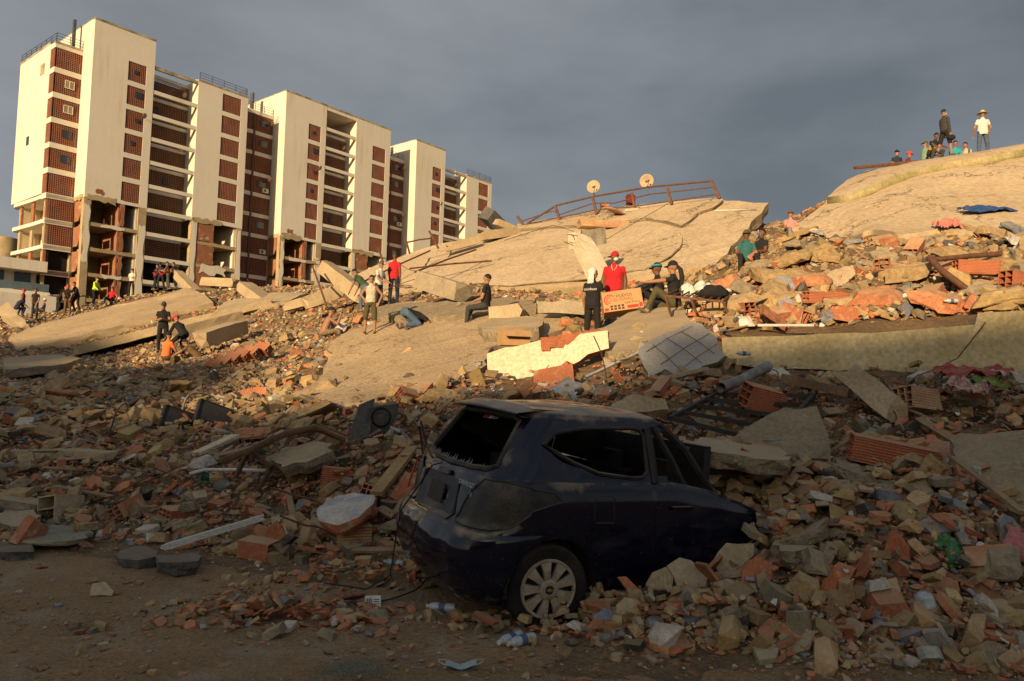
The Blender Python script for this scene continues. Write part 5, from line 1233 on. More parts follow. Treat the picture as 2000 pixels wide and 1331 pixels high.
# centre group
person(foot(722,653,20), D(175), 'boy in a dirty white tank top and shorts with hands on hips', dict(lR=((.12, .02, -1), (.02, -.02, -1)), lL=((-.10, .05, -1), (-.04, -.03, -1)), aR=((.62, -.2, -.8), (-.55, .35, -.55)), aL=((-.62, -.2, -.8), (.3, .3, -.9))), shirt='offwhite', pants='olive', leg=.62, h=.88, tank=True, sleeve=0, vox=.012, head=dict(face=(-.25, .9, -.35)), shoes=SK['m'])
person(foot(712,612,22.5), D(70), 'person in a dark green shirt bending forward behind the boy', dict(T=(0, .75, .7), lR=((.15, .2, -1), (.05, -.1, -1)), aR=((.15, .3, -1), (0, .5, -1))), shirt='green', pants='blue', h=.95)
person(foot(738,608,23.5), D(-120), 'youth in a white shirt and tan cap standing behind the boy', dict(T=(0, .12, 1), aR=((.2, .3, -1), (-.1, .8, -.4))), shirt='white', pants='charcoal', h=.92, hat=('cap', CL['brown']))
person(foot(768,597,26), D(-15), 'man in a red polo shirt and dark cap standing with his back to us', dict(lR=((.08, .02, -1), (.02, -.03, -1)), aR=((.16, .05, -1), (-.05, .1, -1)), aL=((-.2, .05, -1), (.05, .35, -1))), shirt='red', pants='navy', skin='d', hat=('cap', CL['charcoal']), belt=-.08, vox=.013)
person(foot(792,642,19.2), D(-60), 'person in blue trousers kneeling with the head down in the dark gap', dict(T=(0, .95, -.25), lR=((.15, .75, -.65), (.05, -1, -.12)), aR=((.3, .6, -.7), (.1, .6, -.6))), shirt='black', pants='blue', anchor='knee', hat=('cap', CL['black']), head=dict(dir=(0, .8, -.5), face=(0, -.4, -.9)))
def bare(o, r): pass
person(foot(948,606,20, .35), D(75), 'girl in a black shirt sitting sideways on broken slabs in the middle', dict(T=(0, -.05, 1), lR=((.12, 1, -.1), (0, .35, -1)), lL=((-.12, 1, -.15), (0, .1, -1)), aR=((.35, -.1, -1), (-.3, .9, -.3)), aL=((-.2, .2, -1), (.2, .9, -.3))), shirt='black', pants='charcoal', anchor='seat', h=.95, vox=.013)
def tee_text(o, r):
    cu = bpy.data.curves.new('tee_print', 'FONT'); cu.body = 'coinbase'; cu.size = .085; cu.align_x = 'CENTER'; cu.extrude = .001; cu.resolution_u = 2; cu.materials.append(CL['white'])
    t = text_mesh('shirt_print', cu, o)
    t.matrix_basis = Matrix(((1, 0, 0, 0), (0, 0, 1, 0), (0, 1, 0, 0), (0, 0, 0, 1))) if False else Matrix.Translation(r['nb'] + Vector((0, -.150, -.20))) @ Matrix.Rotation(math.pi / 2, 4, 'X')
person(at(1156,680,15.6), D(-28), 'woman in a white headscarf and black printed shirt seen from behind', dict(lR=((.07, .02, -1), (.02, -.02, -1)), aR=((.2, .35, -1), (.1, .9, -.35)), aL=((-.25, .1, -1), (-.05, .5, -.9))), shirt='black', pants='black', h=.96, hat=('scarf', CL['white']), vox=.011, skin='m', extra=tee_text, head=dict(face=(.75, .6, 0)), fat=1.08)
def lanyard(o, r):
    b = MB(); n = r['nb']; b.tube([n + Vector((-.06, .03, .02)), n + Vector((-.05, .11, -.06)), n + Vector((0, .145, -.16)), n + Vector((.05, .11, -.06)), n + Vector((.06, .03, .02))], .007, 5); b.build('lanyard', CL['white'], o)
person(at(1198,648,16.6), D(165), 'heavy man in a red polo shirt, red cap and face mask', dict(aR=((.3, -.05, -1), (-.05, .25, -1)), aL=((-.25, -.05, -1), (.05, .3, -1))), shirt='red', pants='blue', skin='d', h=1.02, fat=1.38, hat=('capback', CL['red']), mask=True, vox=.012, head=dict(face=(-.75, .65, .08)), belt=-.10, extra=lanyard)
def goggles(o, r):
    b = MB(); b.lathe([(.100, .06), (.104, .075), (.102, .092)], 18); b.v = [tuple(r['hc'] + r['HM'] @ (Vector((x * .92, y * 1.1, z)) * r['h'])) for x, y, z in b.v]; b.build('goggles', CL['turq'], o)
person(foot(1288,602,15.9, .25), D(80), 'man in black with teal goggles on his cap sitting with raised knees', dict(T=(0, .1, 1), lR=((.2, .75, .75), (.05, .45, -1)), lL=((-.25, .9, .5), (-.05, .25, -1)), aR=((.2, .8, -.4), (-.2, .9, -.3))), anchor='seat', skin='d', hat=('cap', CL['black']), vox=.012, extra=goggles, sleeve=2, head=dict(face=(.1, 1, 0)))
person(foot(1318,604,15.2, .25), D(72), 'woman in a black shirt and cap sitting with one arm on a friend', dict(T=(0, .08, 1), lR=((.25, 1, -.1), (.05, .7, -.8)), lL=((-.2, .8, .6), (-.05, .45, -1)), aR=((.35, -.05, -1), (.0, .2, -1)), aL=((-.3, .9, -.15), (.1, 1, -.05))), anchor='seat', pants='olive', hat=('cap', CL['black']), mask=False, vox=.012, skin='m', head=dict(face=(.15, 1, 0)), sleeve=.5)
def pony(o, r):
    b = MB(); hc = r['hc']; q = lambda v: hc + r['HM'] @ (Vector(v) * r['h']); b.tube([q((0, -.09, .02)), q((0, -.15, -.05)), q((.02, -.17, -.2)), q((.02, -.14, -.38)), q((.02, -.13, -.46))], [.03, .045, .05, .04, .012], 8); b.build('ponytail', M_HAIR, o, True)
PEOPLE[-1]['extra'] = pony
# behind the tilted slab, right
person(at(1458,522,18.2), D(170), 'person in a dark teal shirt and cap half hidden beside the tilted slab', dict(SIT), shirt='teal', anchor='seat', hat=('cap', CL['olive']), skin='d')
person(at(1484,517,18.7), D(120), 'dark haired person half hidden right of the teal shirt', dict(SIT), shirt='black', anchor='seat', skin='d')
person(at(1545,465,24.5), D(180), 'person in a pink shirt and cap sitting low on the right skyline gap', dict(SIT), shirt='pink', pants='grey', anchor='seat', hat=('cap', CL['brown']), skin='m')
# skyline
K = .45
person(at(1752,372,31), D(175), 'leftmost person on the skyline in a dark shirt and black cap', {}, shirt='navy', pants='charcoal', h=.98, hat=('cap', CL['black']), skin='l')
person(at(1770,374,30.8), D(-120), 'person in an orange red helmet and maroon shirt on the skyline', dict(T=(0, .2, 1)), shirt='maroon', pants='black', h=.95, hat=('helmet', M_HELM_R), head=dict(face=(0, .8, -.5)))
person(at(1806,322,28.9), D(100), 'person in a pale green vest and cap sitting on the skyline', dict(T=(0, -.05, 1), lR=((.1, 1, -.3), (.05, 1, -.45)), lL=((-.15, 1, -.3), (-.05, 1, -.4)), aR=((.3, -.3, -1), (.1, .3, -1))), shirt='pale_green', pants='olive', anchor='seat', hat=('cap', CL['olive']), skin='m')
person(at(1818,326,28.4), D(190), 'person in a black, teal and orange striped shirt crouching on the skyline', CROUCH, shirt='black', pants='charcoal', skin='d', extra=lambda o, r: stripes(o, r))
def stripes(o, r):
    n = r['nb']; T = r['T']
    for d, m in ((.20, CL['pale_green']), (.30, pmat('cloth_amber', (.60, .25, .04), None, 9, .9, .2, 40))):
        b = MB(); b.lathe([(.168, -.05), (.170, .05)], 18); q = T.to_track_quat('Z', 'Y').to_matrix(); b.v = [tuple(n - T * d + q @ Vector((x, y * .72, z))) for x, y, z in b.v]; b.build('shirt_stripe', m, o, True)
def held_helmet(o, r):
    w = [s for s in r['seg'] if s[0] == 'skin'][2][2]; b = MB(); b.ell((w.x, w.y + .02, w.z - .10), (.13, .15, .11), 14, 8); b.build('carried_bag', CL['black'], o, True)
person(at(1846,306,28.0), D(-78), 'man in a dark dotted shirt and black shorts standing tall on the skyline', dict(T=(0, -.06, 1), lR=((.08, .25, -1), (.03, .1, -1)), lL=((-.06, -.25, -1), (-.03, -.3, -1)), aR=((.12, .05, -1), (0, .25, -1)), aL=((-.15, .2, -1), (0, .5, -1))), shirt='charcoal', sleeve=2, leg=.55, skin='m', vox=.013, mask=True, head=dict(face=(0, .9, -.3)), extra=held_helmet, h=1.04, hair=True, fat=1.1)
person(at(1864,322,29), D(160), 'person in a turquoise shirt behind the man in shorts on the skyline', dict(BEND, T=(0, .35, 1)), shirt='turq', pants='black', anchor='seat', sleeve=2)
person(at(1890,324,29), D(120), 'person in an off white shirt sitting low between two standing men on the skyline', dict(SIT, T=(0, .25, 1)), shirt='offwhite', pants='grey', anchor='seat')
person(at(1920,309,27.6), D(-8), 'man in a straw hat, white shirt and jeans standing on the right skyline', dict(lR=((.16, .03, -1), (.04, -.03, -1)), lL=((-.10, -.02, -1), (-.03, -.02, -1)), aR=((.42, .0, -1), (-.1, .55, -.75)), aL=((-.42, .0, -1), (.1, .55, -.75))), shirt='white', pants='jeans', skin='m', hat=('straw', M_STRAW), vox=.013, belt=-.09, fat=1.12, h=1.03)
finish_people()
# red ropes of the far team
for i in range(3):
    a, c = rp_pos[i] + Vector((0, -.35, 1.15)), rp_pos[i + 1] + Vector((0, -.35, 1.15)); b = MB(); b.tube([a, (a + c) / 2 - Vector((0, 0, .22)), c], .035, 5)
    tag(b.build('red_rope', CL['red']), ['red rope between the first two of the far rescuers', 'red rope between the middle two of the far rescuers', 'red rope between the last two of the far rescuers'][i], 'rope')
P = foot(140,604,44.5); b = MB(); b.box(-1.2, 1.2, -.3, .3, .75, .79); tag(b.build('carrying_board', CL['grey'], None, False, P + Vector((0, -.45, 0)), D(-10)), 'flat board carried by two rescuers in black at far left', 'board')
# ------------------------------------------------------------------ picked-out objects in the rubble
def chunk_px(name, out_, e, th, mats, label, cat, Y=None, yaw=0.0, jit=.015, step=.06, seed=1, group=None):
    """broken piece whose visible face follows a photo outline; it stands on the ground under its lowest edge, face tilted back by e degrees"""
    bx = max(out_, key=lambda q: q[1])
    Yb = Y or float(hit(*bx)[1]); a = Vector(at(*bx, Yb)); er = math.radians(e)
    n = Vector((math.sin(yaw) * math.cos(er), -math.cos(yaw) * math.cos(er), math.sin(er)))
    P = [on_plane(x, y, a, n) for x, y in out_]
    me, c = slab_mesh(name, ragged(P, step, jit, seed), n, th, mats, seed, rough=.012)
    o = link(name, me, None, c); soften(o, .008); tag(o, label, cat, group); return o
M_ORANGE = pmat('clay_face', (0.46, 0.17, 0.085), (0.38, 0.135, 0.065), 3.0, 0.9, 0.4, 50, ridges=(9, 'X'), dust=.25, bdist=.02)
M_PINK = pmat('pink_paint', (0.62, 0.15, 0.24), (0.54, 0.12, 0.19), 4, .8, .2, 40)
G = 'pieces beside the car'
cp = chunk_px
cp('brick_tile', [(1441,1148),(1462,1098),(1480,1084),(1512,1106),(1508,1124),(1492,1168),(1470,1160)], 25, .05, [M_ORANGE, M_BRICK], 'largest flat orange tile leaning among stones beside the car', 'brick tile', group=G, seed=3)
cp('concrete_piece', [(1262,1140),(1275,1118),(1300,1108),(1316,1128),(1312,1160),(1292,1174),(1270,1158)], 35, .14, [pmat('ribbed_mortar',(.44,.33,.19),(.36,.27,.15),4,.95,.6,30,ridges=(11,'X'),bdist=.03), M_CONC_ROUGH], 'ribbed tan block leaning beside the car sill', 'concrete piece', group=G, seed=4)
cp('concrete_piece', [(1302,1106),(1326,1090),(1352,1096),(1384,1122),(1376,1148),(1360,1176),(1326,1172),(1316,1130)], 40, .16, [M_CONC_GREY, M_CONC_ROUGH], 'grey topped concrete block with a white rag, beside the car', 'concrete piece', group=G, seed=5)
cp('concrete_piece', [(1335,1090),(1355,1074),(1378,1076),(1388,1100),(1392,1130),(1372,1112)], 20, .06, [M_CONC_GREY, M_CONC_ROUGH], 'thin grey slab standing on edge behind the white rag', 'concrete piece', group=G, seed=6)
cp('concrete_piece', [(1394,1094),(1420,1060),(1474,1062),(1472,1086),(1448,1112),(1440,1132),(1412,1128)], 25, .07, [M_CONC, M_CONC_ROUGH], 'pale tan plaster slab leaning on the car door', 'concrete piece', group=G, seed=7)
cp('brick_tile', [(1387,1094),(1432,1094),(1440,1114),(1396,1116)], 35, .04, [M_ORANGE, M_BRICK], 'small orange tile across the pale plaster slab', 'brick tile', group=G, seed=8)
cp('concrete_piece', [(1394,1138),(1420,1130),(1442,1142),(1440,1176),(1404,1182),(1394,1160)], 15, .09, [M_CONC, M_CONC_ROUGH], 'square grey piece left of the largest orange tile', 'concrete piece', group=G, seed=9)
cp('concrete_piece', [(1204,1182),(1222,1168),(1246,1172),(1260,1194),(1244,1218),(1216,1210),(1203,1196)], 40, .05, [M_CONC, M_CONC], 'oval tan plaster piece in front of the car sill', 'concrete piece', group=G, seed=10)
cp('concrete_piece', [(1160,1204),(1180,1188),(1200,1196),(1208,1218),(1188,1228),(1164,1222)], 40, .07, [M_SLATE, M_CONC], 'tan stone with a bluish painted patch near the rear wheel', 'concrete piece', group=G, seed=11)
cp('painted_plaster', [(1326,1186),(1338,1178),(1356,1190),(1378,1212),(1374,1226),(1350,1228),(1330,1214)], 35, .035, [M_SLATE, M_CONC], 'blue grey painted plaster piece in front of the stones beside the car', 'plaster piece', group=G, seed=12)
cp('brick_tile', [(1288,1186),(1310,1160),(1326,1158),(1330,1176),(1310,1202),(1296,1200)], 30, .03, [M_ORANGE, M_BRICK], 'bright orange curved shard left of the blue grey plaster', 'brick tile', group=G, seed=13)
cp('brick_tile', [(1208,1128),(1222,1126),(1246,1150),(1258,1178),(1244,1170),(1222,1148)], 25, .04, [M_ORANGE, M_BRICK], 'orange shard leaning against the car sill', 'brick tile', group=G, seed=14)
cp('roofing_sheet', [(1488,1160),(1500,1142),(1516,1152),(1534,1152),(1566,1168),(1556,1184),(1530,1180),(1520,1198),(1502,1190)], 35, .012, [pmat('bitumen_sheet',(.075,.07,.065),(.05,.047,.043),4,.9,.4,30,dust=.2), M_CARBLACK], 'torn dark roofing sheet right of the largest orange tile', 'roofing sheet', group=G, seed=15)
cp('roofing_sheet', [(1620,1202),(1640,1186),(1680,1182),(1688,1190),(1660,1200),(1640,1212)], 40, .012, [MATS['bitumen_sheet'], M_CARBLACK], 'torn dark roofing sheet behind the pale boulder', 'roofing sheet', group=G, seed=16)
o = cp('painted_stone', [(1810,1150),(1822,1118),(1842,1108),(1864,1128),(1868,1160),(1846,1176),(1822,1170)], 30, .13, [M_CONC, M_CONC_ROUGH], 'stone with a bright pink painted face in the right pile', 'stone', group=G, seed=17)
P = cp('painted_plaster', [(1819,1146),(1828,1122),(1846,1120),(1862,1144),(1844,1160),(1826,1154)], 30, .006, [M_PINK, M_PINK], 'x', 'plaster'); P.parent = o; P.location = P.location - o.location + Vector((0, -.012, .008)); P.name = 'pink_face'
for k in ('label', 'category', 'kind'): del P[k]
cp('painted_plaster', [(1952,1020),(1962,1004),(1980,1012),(2000,1040),(2004,1070),(1980,1082),(1958,1056)], 15, .05, [M_SLATE, M_CONC], 'large oval blue grey plaster piece at the right edge', 'plaster piece', group=G, seed=18)
cp('brick_tile', [(1628,1150),(1640,1108),(1664,1104),(1676,1140),(1664,1156)], 25, .03, [M_ORANGE, M_BRICK], 'tan orange tile in the right pile left of the pink stone', 'brick tile', group=G, seed=19)
cp('concrete_piece', [(1610,1052),(1650,1008),(1672,1002),(1670,1016),(1640,1050),(1618,1062)], 40, .07, [M_CONC, M_CONC_ROUGH], 'narrow slab standing up right of the bonnet', 'concrete piece', group=G, seed=20)
cp('concrete_piece', [(1676,1056),(1690,1022),(1728,1020),(1738,1036),(1726,1062),(1700,1066)], 30, .09, [M_CONC_GREY, M_CONC_ROUGH], 'pitted square concrete piece in the right pile', 'concrete piece', group=G, seed=21)
cp('concrete_piece', [(1668,1150),(1676,1122),(1704,1116),(1726,1128),(1724,1152),(1696,1166)], 30, .10, [M_CONC_ROUGH, M_CONC_ROUGH], 'rough round concrete lump left of the pink stone', 'concrete piece', group=G, seed=22)
cp('concrete_piece', [(1858,1060),(1900,1026),(1948,1020),(1954,1048),(1920,1066),(1872,1082)], 45, .14, [M_CONC_ROUGH, M_CONC_ROUGH], 'long rough slab above the green cloth', 'concrete piece', group=G, seed=23)
cp('concrete_piece', [(1826,1240),(1840,1216),(1890,1208),(1920,1226),(1916,1246),(1870,1256)], 45, .12, [M_CONC_ROUGH, M_CONC_ROUGH], 'gravelly concrete lump below the plastic bag', 'concrete piece', group=G, seed=24)
cp('concrete_piece', [(1792,1260),(1806,1236),(1860,1246),(1872,1272),(1856,1284),(1810,1274)], 40, .12, [M_CONC_GREY, M_CONC_ROUGH], 'long grey stone at the foot of the right pile', 'concrete piece', group=G, seed=25)
cp('concrete_piece', [(1898,1300),(1914,1266),(1950,1256),(1976,1276),(1974,1306),(1930,1316)], 35, .14, [M_CONC_ROUGH, M_CONC_ROUGH], 'porous grey lump near the bottom right corner', 'concrete piece', group=G, seed=26)
cp('plaster_piece', [(524,1064),(526,1026),(556,1026),(564,1044),(560,1066)], 10, .05, [M_PLASTER, M_CONC], 'square cream plaster piece standing beside orange tiles at left', 'plaster piece', seed=27)
cp('concrete_piece', [(176,1164),(182,1140),(206,1136),(222,1154),(220,1164)], 35, .10, [M_CONC, M_CONC_ROUGH], 'lone tan stone on the dirt street at left', 'stone', seed=28)
cp('brick_tile', [(200,893),(215,880),(275,868),(283,878),(250,890),(206,900)], 45, .04, [M_ORANGE, M_BRICK], 'long bright orange tile slab lit in the left rubble', 'brick tile', seed=29)
cp('brick_tile', [(445,768),(500,756),(520,756),(520,772),(450,780)], 30, .12, [M_ORANGE, M_BRICK], 'long orange hollow brick lying in the sunlit left rubble', 'brick', seed=30)
# hollow blocks placed one by one
def hero_block(px, py, yaw, label, mat_, s=1.0, pitch=0., roll=0., me=None, Y=None, lift=.0, seed=0):
    me = me if me is not None else HOLLOW0
    m2 = me.copy(); m2.materials.clear(); m2.materials.append(mat_)
    P = hit(px, py) if Y is None else at(px, py, Y); o = link('hollow_brick', m2); o.scale = (s,) * 3; o.rotation_euler = (roll, pitch, yaw); o.location = Vector(P) + Vector((0, 0, .07 * s + lift)); tag(o, label, 'hollow brick'); return o
def hollow_mesh(L_, W, H, nx, nz, seed=0, jag_=0.0):
    r = random.Random(seed); b = MB(); t = .013; e = .0015
    b.box(-L_/2, L_/2, -W/2, W/2, -H/2, -H/2 + t); b.box(-L_/2, L_/2, -W/2, W/2, H/2 - t, H/2)
    for i in range(nx + 1):
        y = -W/2 + t/2 + (W - t) * i / nx; b.box(-L_/2 + e, L_/2 - e, y - t/2, y + t/2, -H/2 + t + .0005, H/2 - t - .0005)
    for j in range(1, nz):
        z = -H/2 + H * j / nz; b.box(-L_/2 + 2*e, L_/2 - 2*e, -W/2 + t + .0005, W/2 - t - .0005, z - t/2, z + t/2)
    b.box(-.004, .004, -W/2 + t, W/2 - t, -H/2 + t, H/2 - t)
    if jag_: b.v = [(x + r.uniform(-jag_, jag_) * (x > 0), y + r.uniform(-.004, .004), z + r.uniform(-.004, .004)) for x, y, z in b.v]
    return b.mesh('hollow_brick', M_BRICK)
HOLLOW0 = hollow_mesh(.30, .20, .20, 3, 3, 1, .02)
M_BRICKPALE = pmat('mortared_brick', (.47, .35, .19), (.40, .20, .11), 3, .95, .5, 30, ridges=(12, 'Z'), bdist=.02)
hero_block(690, 1062, D(200), 'tan mortared hollow block with dark cells left of the rear bumper', M_BRICKPALE, 1.0, 0, 0)
hero_block(1742, 905, D(-14), 'long orange hollow brick with six cells on the thin slab at right', M_BRICK_RIDGE, 1.15, .18, .1, hollow_mesh(.62, .2, .2, 2, 3, 3, .02), Y=6.75)
hero_block(1790, 795, D(205), 'tan hollow brick facing us beside the sloping tan beam', M_BRICKPALE, 1.1, -.1, .2, hollow_mesh(.42, .22, .22, 3, 3, 4, .01), Y=8.1)
hero_block(1462, 905, D(40), 'small orange hollow brick shard on the car bonnet', M_BRICK, .55, .3, .4, Y=6.1)
hero_block(1610, 592, D(10), 'row of orange hollow bricks still joined, high right of the grille', M_BRICK_RIDGE, 1.2, 0, .1, hollow_mesh(.62, .2, .18, 2, 2, 5, .06), Y=13.2)
hero_block(1720, 600, D(-12), 'second joined row of orange hollow bricks in the right rubble', M_BRICK_RIDGE, 1.1, .05, .1, hollow_mesh(.5, .2, .2, 2, 2, 6, .06), Y=12.9)
hero_block(1905, 532, D(-6), 'orange hollow brick row near the right edge below the roof slab', M_BRICK_RIDGE, 1.2, .02, .05, hollow_mesh(.6, .22, .22, 2, 3, 7, .06), Y=13.6)
hero_block(1985, 560, D(20), 'orange hollow brick cut by the right edge', M_BRICK_RIDGE, 1.1, .1, 0, hollow_mesh(.5, .25, .3, 2, 3, 8, .04), Y=13)
hero_block(1485, 790, D(15), 'broken orange hollow brick above the steel gate', M_BRICK_RIDGE, 1.0, .2, .3, hollow_mesh(.4, .24, .26, 2, 3, 9, .05), Y=8.3)
hero_block(1310, 762, D(-20), 'tan hollow brick piece behind the gate', M_BRICKPALE, .9, .1, .2, Y=9.4)
hero_block(1390, 770, D(25), 'mortared hollow brick behind the gate, right of the tan piece', M_BRICKPALE, .95, -.1, .1, Y=9.3)
hero_block(1090, 755, D(160), 'orange and tan hollow brick lump behind the car roof', M_BRICK, 1.2, .2, .3, hollow_mesh(.45, .25, .25, 3, 3, 10, .04), Y=10.2)
hero_block(720, 985, D(100), 'dark celled brick behind the whitish painted slab', M_BRICK, .9, .5, .3)
hero_block(655, 945, D(20), 'orange brick with a grey plastered end in the left rubble', M_BRICK_RIDGE, 1.0, .1, 0)
hero_block(118, 1008, D(250), 'concrete block with two big holes at the left', M_CONC, 1.0, -.15, .2, hollow_mesh(.34, .24, .26, 1, 2, 11, .0))
for i, (x, y, Yd) in enumerate([(420,722,19.5),(438,715,19.6),(456,708,19.7),(474,701,19.8),(492,695,19.9),(515,688,20.1)]):
    hero_block(x, y, D(-20), ['first', 'second', 'third', 'fourth', 'fifth', 'sixth'][i] + ' brick from the left in the fallen brick row below the diggers', M_BRICK_RIDGE, 1.25, .22, .9, HOLLOW0, Y=Yd)
# torn bricks on the wall stump
for i in range(7):
    P = Vector(at(1066 + i * 16, 672 - i * 2.6, 11.95)); b = MB(); b.box(-.08, .08, -.07, .05, -.10, .10); b.v = [(x + random.uniform(-.015, .015), y + random.uniform(-.01, .02), z + random.uniform(-.02, .02)) for x, y, z in b.v]
    b.build('brick', M_BRICK_RIDGE, S7, False, P - S7.location + Vector((0, -.03, 0)))
# bent railing on the collapsed roof and its two dishes
RL = thing('bent_railing', 'long rusty bent railing along the top edge of the collapsed roof', 'railing', on_s1(1010, 443))
O0 = Vector(RL.location); Yr = lambda px: float(np.interp(px, [1010, 1405], [35.6, 30.2]))
top = [(1010,424),(1022,440)]
def rl(pts, r, name='rail'):
    b = MB(); b.tube([Vector(at(x, y, Yr(x) - .05)) - O0 for x, y in pts], r, 6); b.build(name, M_RUST, RL)
rl([(1030,437),(1086,402),(1160,384),(1265,366),(1390,354)], .045); rl([(1020,432),(1080,412),(1092,420),(1160,397),(1200,397),(1268,380),(1395,366)], .028)
rl([(1020,440),(1090,426),(1160,411),(1238,404),(1305,394),(1398,380)], .028)
for x0, y0, x1, y1 in [(1010,423,1024,443),(1084,403,1094,430),(1157,384,1165,419),(1234,377,1240,408),(1303,368,1312,400),(1389,353,1406,388)]:
    b = MB(); b.bar(Vector(at(x0, y0, Yr(x0) - .05)) - O0, Vector(at(x1, y1, Yr(x1) - .02)) - O0, .11, .11); b.build('post', M_RUST, RL)
for i, (px, py, bx, by, lb) in enumerate([(1159,365,1161,384,'left satellite dish on the bent roof railing'),(1263,354,1268,368,'right satellite dish on the bent roof railing')]):
    P = Vector(at(px, py, Yr(px))); Dd = thing('satellite_dish', lb, 'satellite dish', P, 0, 'dishes on the collapsed roof'); r = .31
    pan = bpy.data.objects.new('dish_pan', MB().add(*(lambda b: (b.v, b.f))(MB().lathe([(.005, .07), (r * .5, .052), (r * .85, .016), (r, 0), (r, -.015), (r * .85, 0.0), (r * .5, .036), (.005, .055)], 28, 'y'))).mesh('dish_pan', M_DISH, True)); COL.objects.link(pan); pan.parent = Dd
    q = Vector((-.35, -1, .12 - .2 * i)).normalized(); pan.rotation_euler = q.to_track_quat('-Y', 'Z').to_euler()
    b = MB(); b.tube([(0, .03, 0), (0, .12, -.12), Vector(at(bx, by, Yr(bx))) - P], .03, 6); b.build('mast', M_RUST, Dd)
    b = MB(); b.tube([(0, -.02, -r), (0.02, -.24, -.26), (.02, -.33, -.10)], .014, 5); b.ell((.02, -.35, -.08), (.04, .06, .04)); b.build('feed_arm', M_STEELP, Dd)
    mk = MB(); poly = [(-.10, -.02), (-.04, .05), (.02, .03), (-.02, -.01), (.06, .07), (.10, .02), (.03, -.06), (-.03, -.05)]; k = len(poly)
    mk.add([(x, .045 + .0, z) for x, z in poly], [tuple(range(k))]); mk.build('dish_logo', M_STEELP, pan)
# debris resting on the roof slab
for (x, y, w, lb, m) in [(1180,452,.9,'brick faced slab lying on the collapsed roof',M_CONC)]:
    P = on_s1(x, y, .25); b = MB(); b.box(-1.0, 1.0, -.35, .35, -.14, .14); b.v = [(p[0] + random.uniform(-.08, .08), p[1] + random.uniform(-.08, .08), p[2]) for p in b.v]; tag(b.build('wall_fragment', M_BRICKPALE, None, False, P, .1), lb, 'wall fragment')
def roof_bit(px, py, sx, sy, sz, rz, m, nm, lb, cat, tilt=(0, 0)):
    P = on_s1(px, py, sz * .5 + .1); b = MB(); b.box(-sx/2, sx/2, -sy/2, sy/2, -sz/2, sz/2); b.v = [(p[0] + random.uniform(-.05, .05) * sx, p[1] + random.uniform(-.05, .05) * sy, p[2] + random.uniform(-.1, .1) * sz) for p in b.v]
    o = b.build(nm, m, None, False, P, rz); o.rotation_euler.x = tilt[0]; o.rotation_euler.y = tilt[1]; tag(o, lb, cat); return o
roof_bit(1215, 425, 1.6, .9, .06, .7, pmat('pinkish_board', (.50, .30, .22), (.42, .25, .18), 3, .9, .2, 30), 'board', 'pinkish board lying on the collapsed roof below the railing', 'board', (.3, .2))
roof_bit(1250, 412, 1.4, .35, .08, .5, M_PLASTER, 'board', 'pale plank lying on the collapsed roof under the right dish', 'board', (.2, -.3))
roof_bit(1234, 406, .35, .3, .5, .2, CL['maroon'], 'red_bag', 'dark red bag hanging at the middle of the roof railing', 'bag')
roof_bit(1182, 414, .35, .3, .25, .2, M_BRICK, 'brick', 'single reddish block under the roof railing', 'brick')
roof_bit(990, 452, 1.1, .6, .3, .5, M_CONC, 'concrete_block', 'concrete block at the left foot of the roof railing', 'block', (.2, .3))
roof_bit(965, 446, 1.0, .8, .7, .9, M_ASPH, 'dark_lump', 'dark clump of debris on the skyline between the towers and railing', 'debris', (.4, .5))
# rusted frames and stray bars on the left crest
for i, (p0, p1, lb) in enumerate([((790,462,31),(800,495,30),'leaning rusty post left on the slab crest'),((838,452,31.5),(856,485,31),'leaning rusty post second on the slab crest'),((738,485,30),(748,512,29.5),'leaning rusty post at the left end of the slab crest'),((795,474,31),(842,466,31.5),'rusty rail between two leaning posts on the crest'),((690,560,27),(840,490,31),'long rusty bar lying up the lit roof, left'),((800,525,27),(960,510,28),'long rusty bar lying across the lit roof'),((810,532,25.5),(930,488,28.5),'dark bar lying on the lit roof behind the man in red'),((610,520,26),(640,605,24),'thin leaning pole at the foot of the middle tower')]):
    b = MB(); a = Vector(at(*p0)); c = Vector(at(*p1)); b.tube([Vector((0, 0, 0)), (c - a) * .5 + Vector((0, 0, .03)), c - a], .045 if i < 3 else .035, 6); tag(b.build('rusty_bar', M_RUST, None, False, a), lb, 'bar')
# right roof: long pole past the edge, block, cloth
b = MB(); a = Vector(at(1668,328,28.6)); c = Vector(at(1838,312,28.0)); b.tube([Vector((0,0,0)), (c-a)*.5, c-a], .07, 6); tag(b.build('rusty_pole', M_RUST, None, False, a), 'long rusty pole sticking out over the edge of the right skyline', 'pole')
b = MB(); a = Vector(at(1838,311,28.0)); c = Vector(at(2020,286,26.6)); b.tube([Vector((0,0,0)), (c-a)*.6+Vector((0,0,-.2)), c-a], .07, 6); tag(b.build('dark_rail', M_BLACKMETAL, None, False, a), 'dark rail along the right skyline behind the standing men', 'rail')
def soft(name, px, py, sx, sy, sz, m, label, cat, Y=None, seed=1, yaw=0, lift=0.0, amp=.35):
    """crumpled cloth or bag"""
    P = Vector(hit(px, py)) if Y is None else Vector(at(px, py, Y)); b = MB(); b.ell((0, 0, 0), (sx / 2, sy / 2, sz / 2), 26, 16)
    v = []
    for p in b.v:
        q = Vector(p); k = mnoise.noise(q.normalized() * 1.7 + Vector((seed, 0, 0))) * amp + abs(mnoise.noise(q.normalized() * 4 + Vector((0, seed, 0)))) * amp * .8 + .5 * amp * abs(mnoise.noise(q.normalized() * 9 + Vector((seed, seed, 0)))); q *= 1 + k; q.z = max(q.z, -sz * .45); v.append(tuple(q))
    b.v = v; o = b.build(name, m, None, True, P + Vector((0, 0, sz * .4 + lift)), yaw); tag(o, label, cat); return o
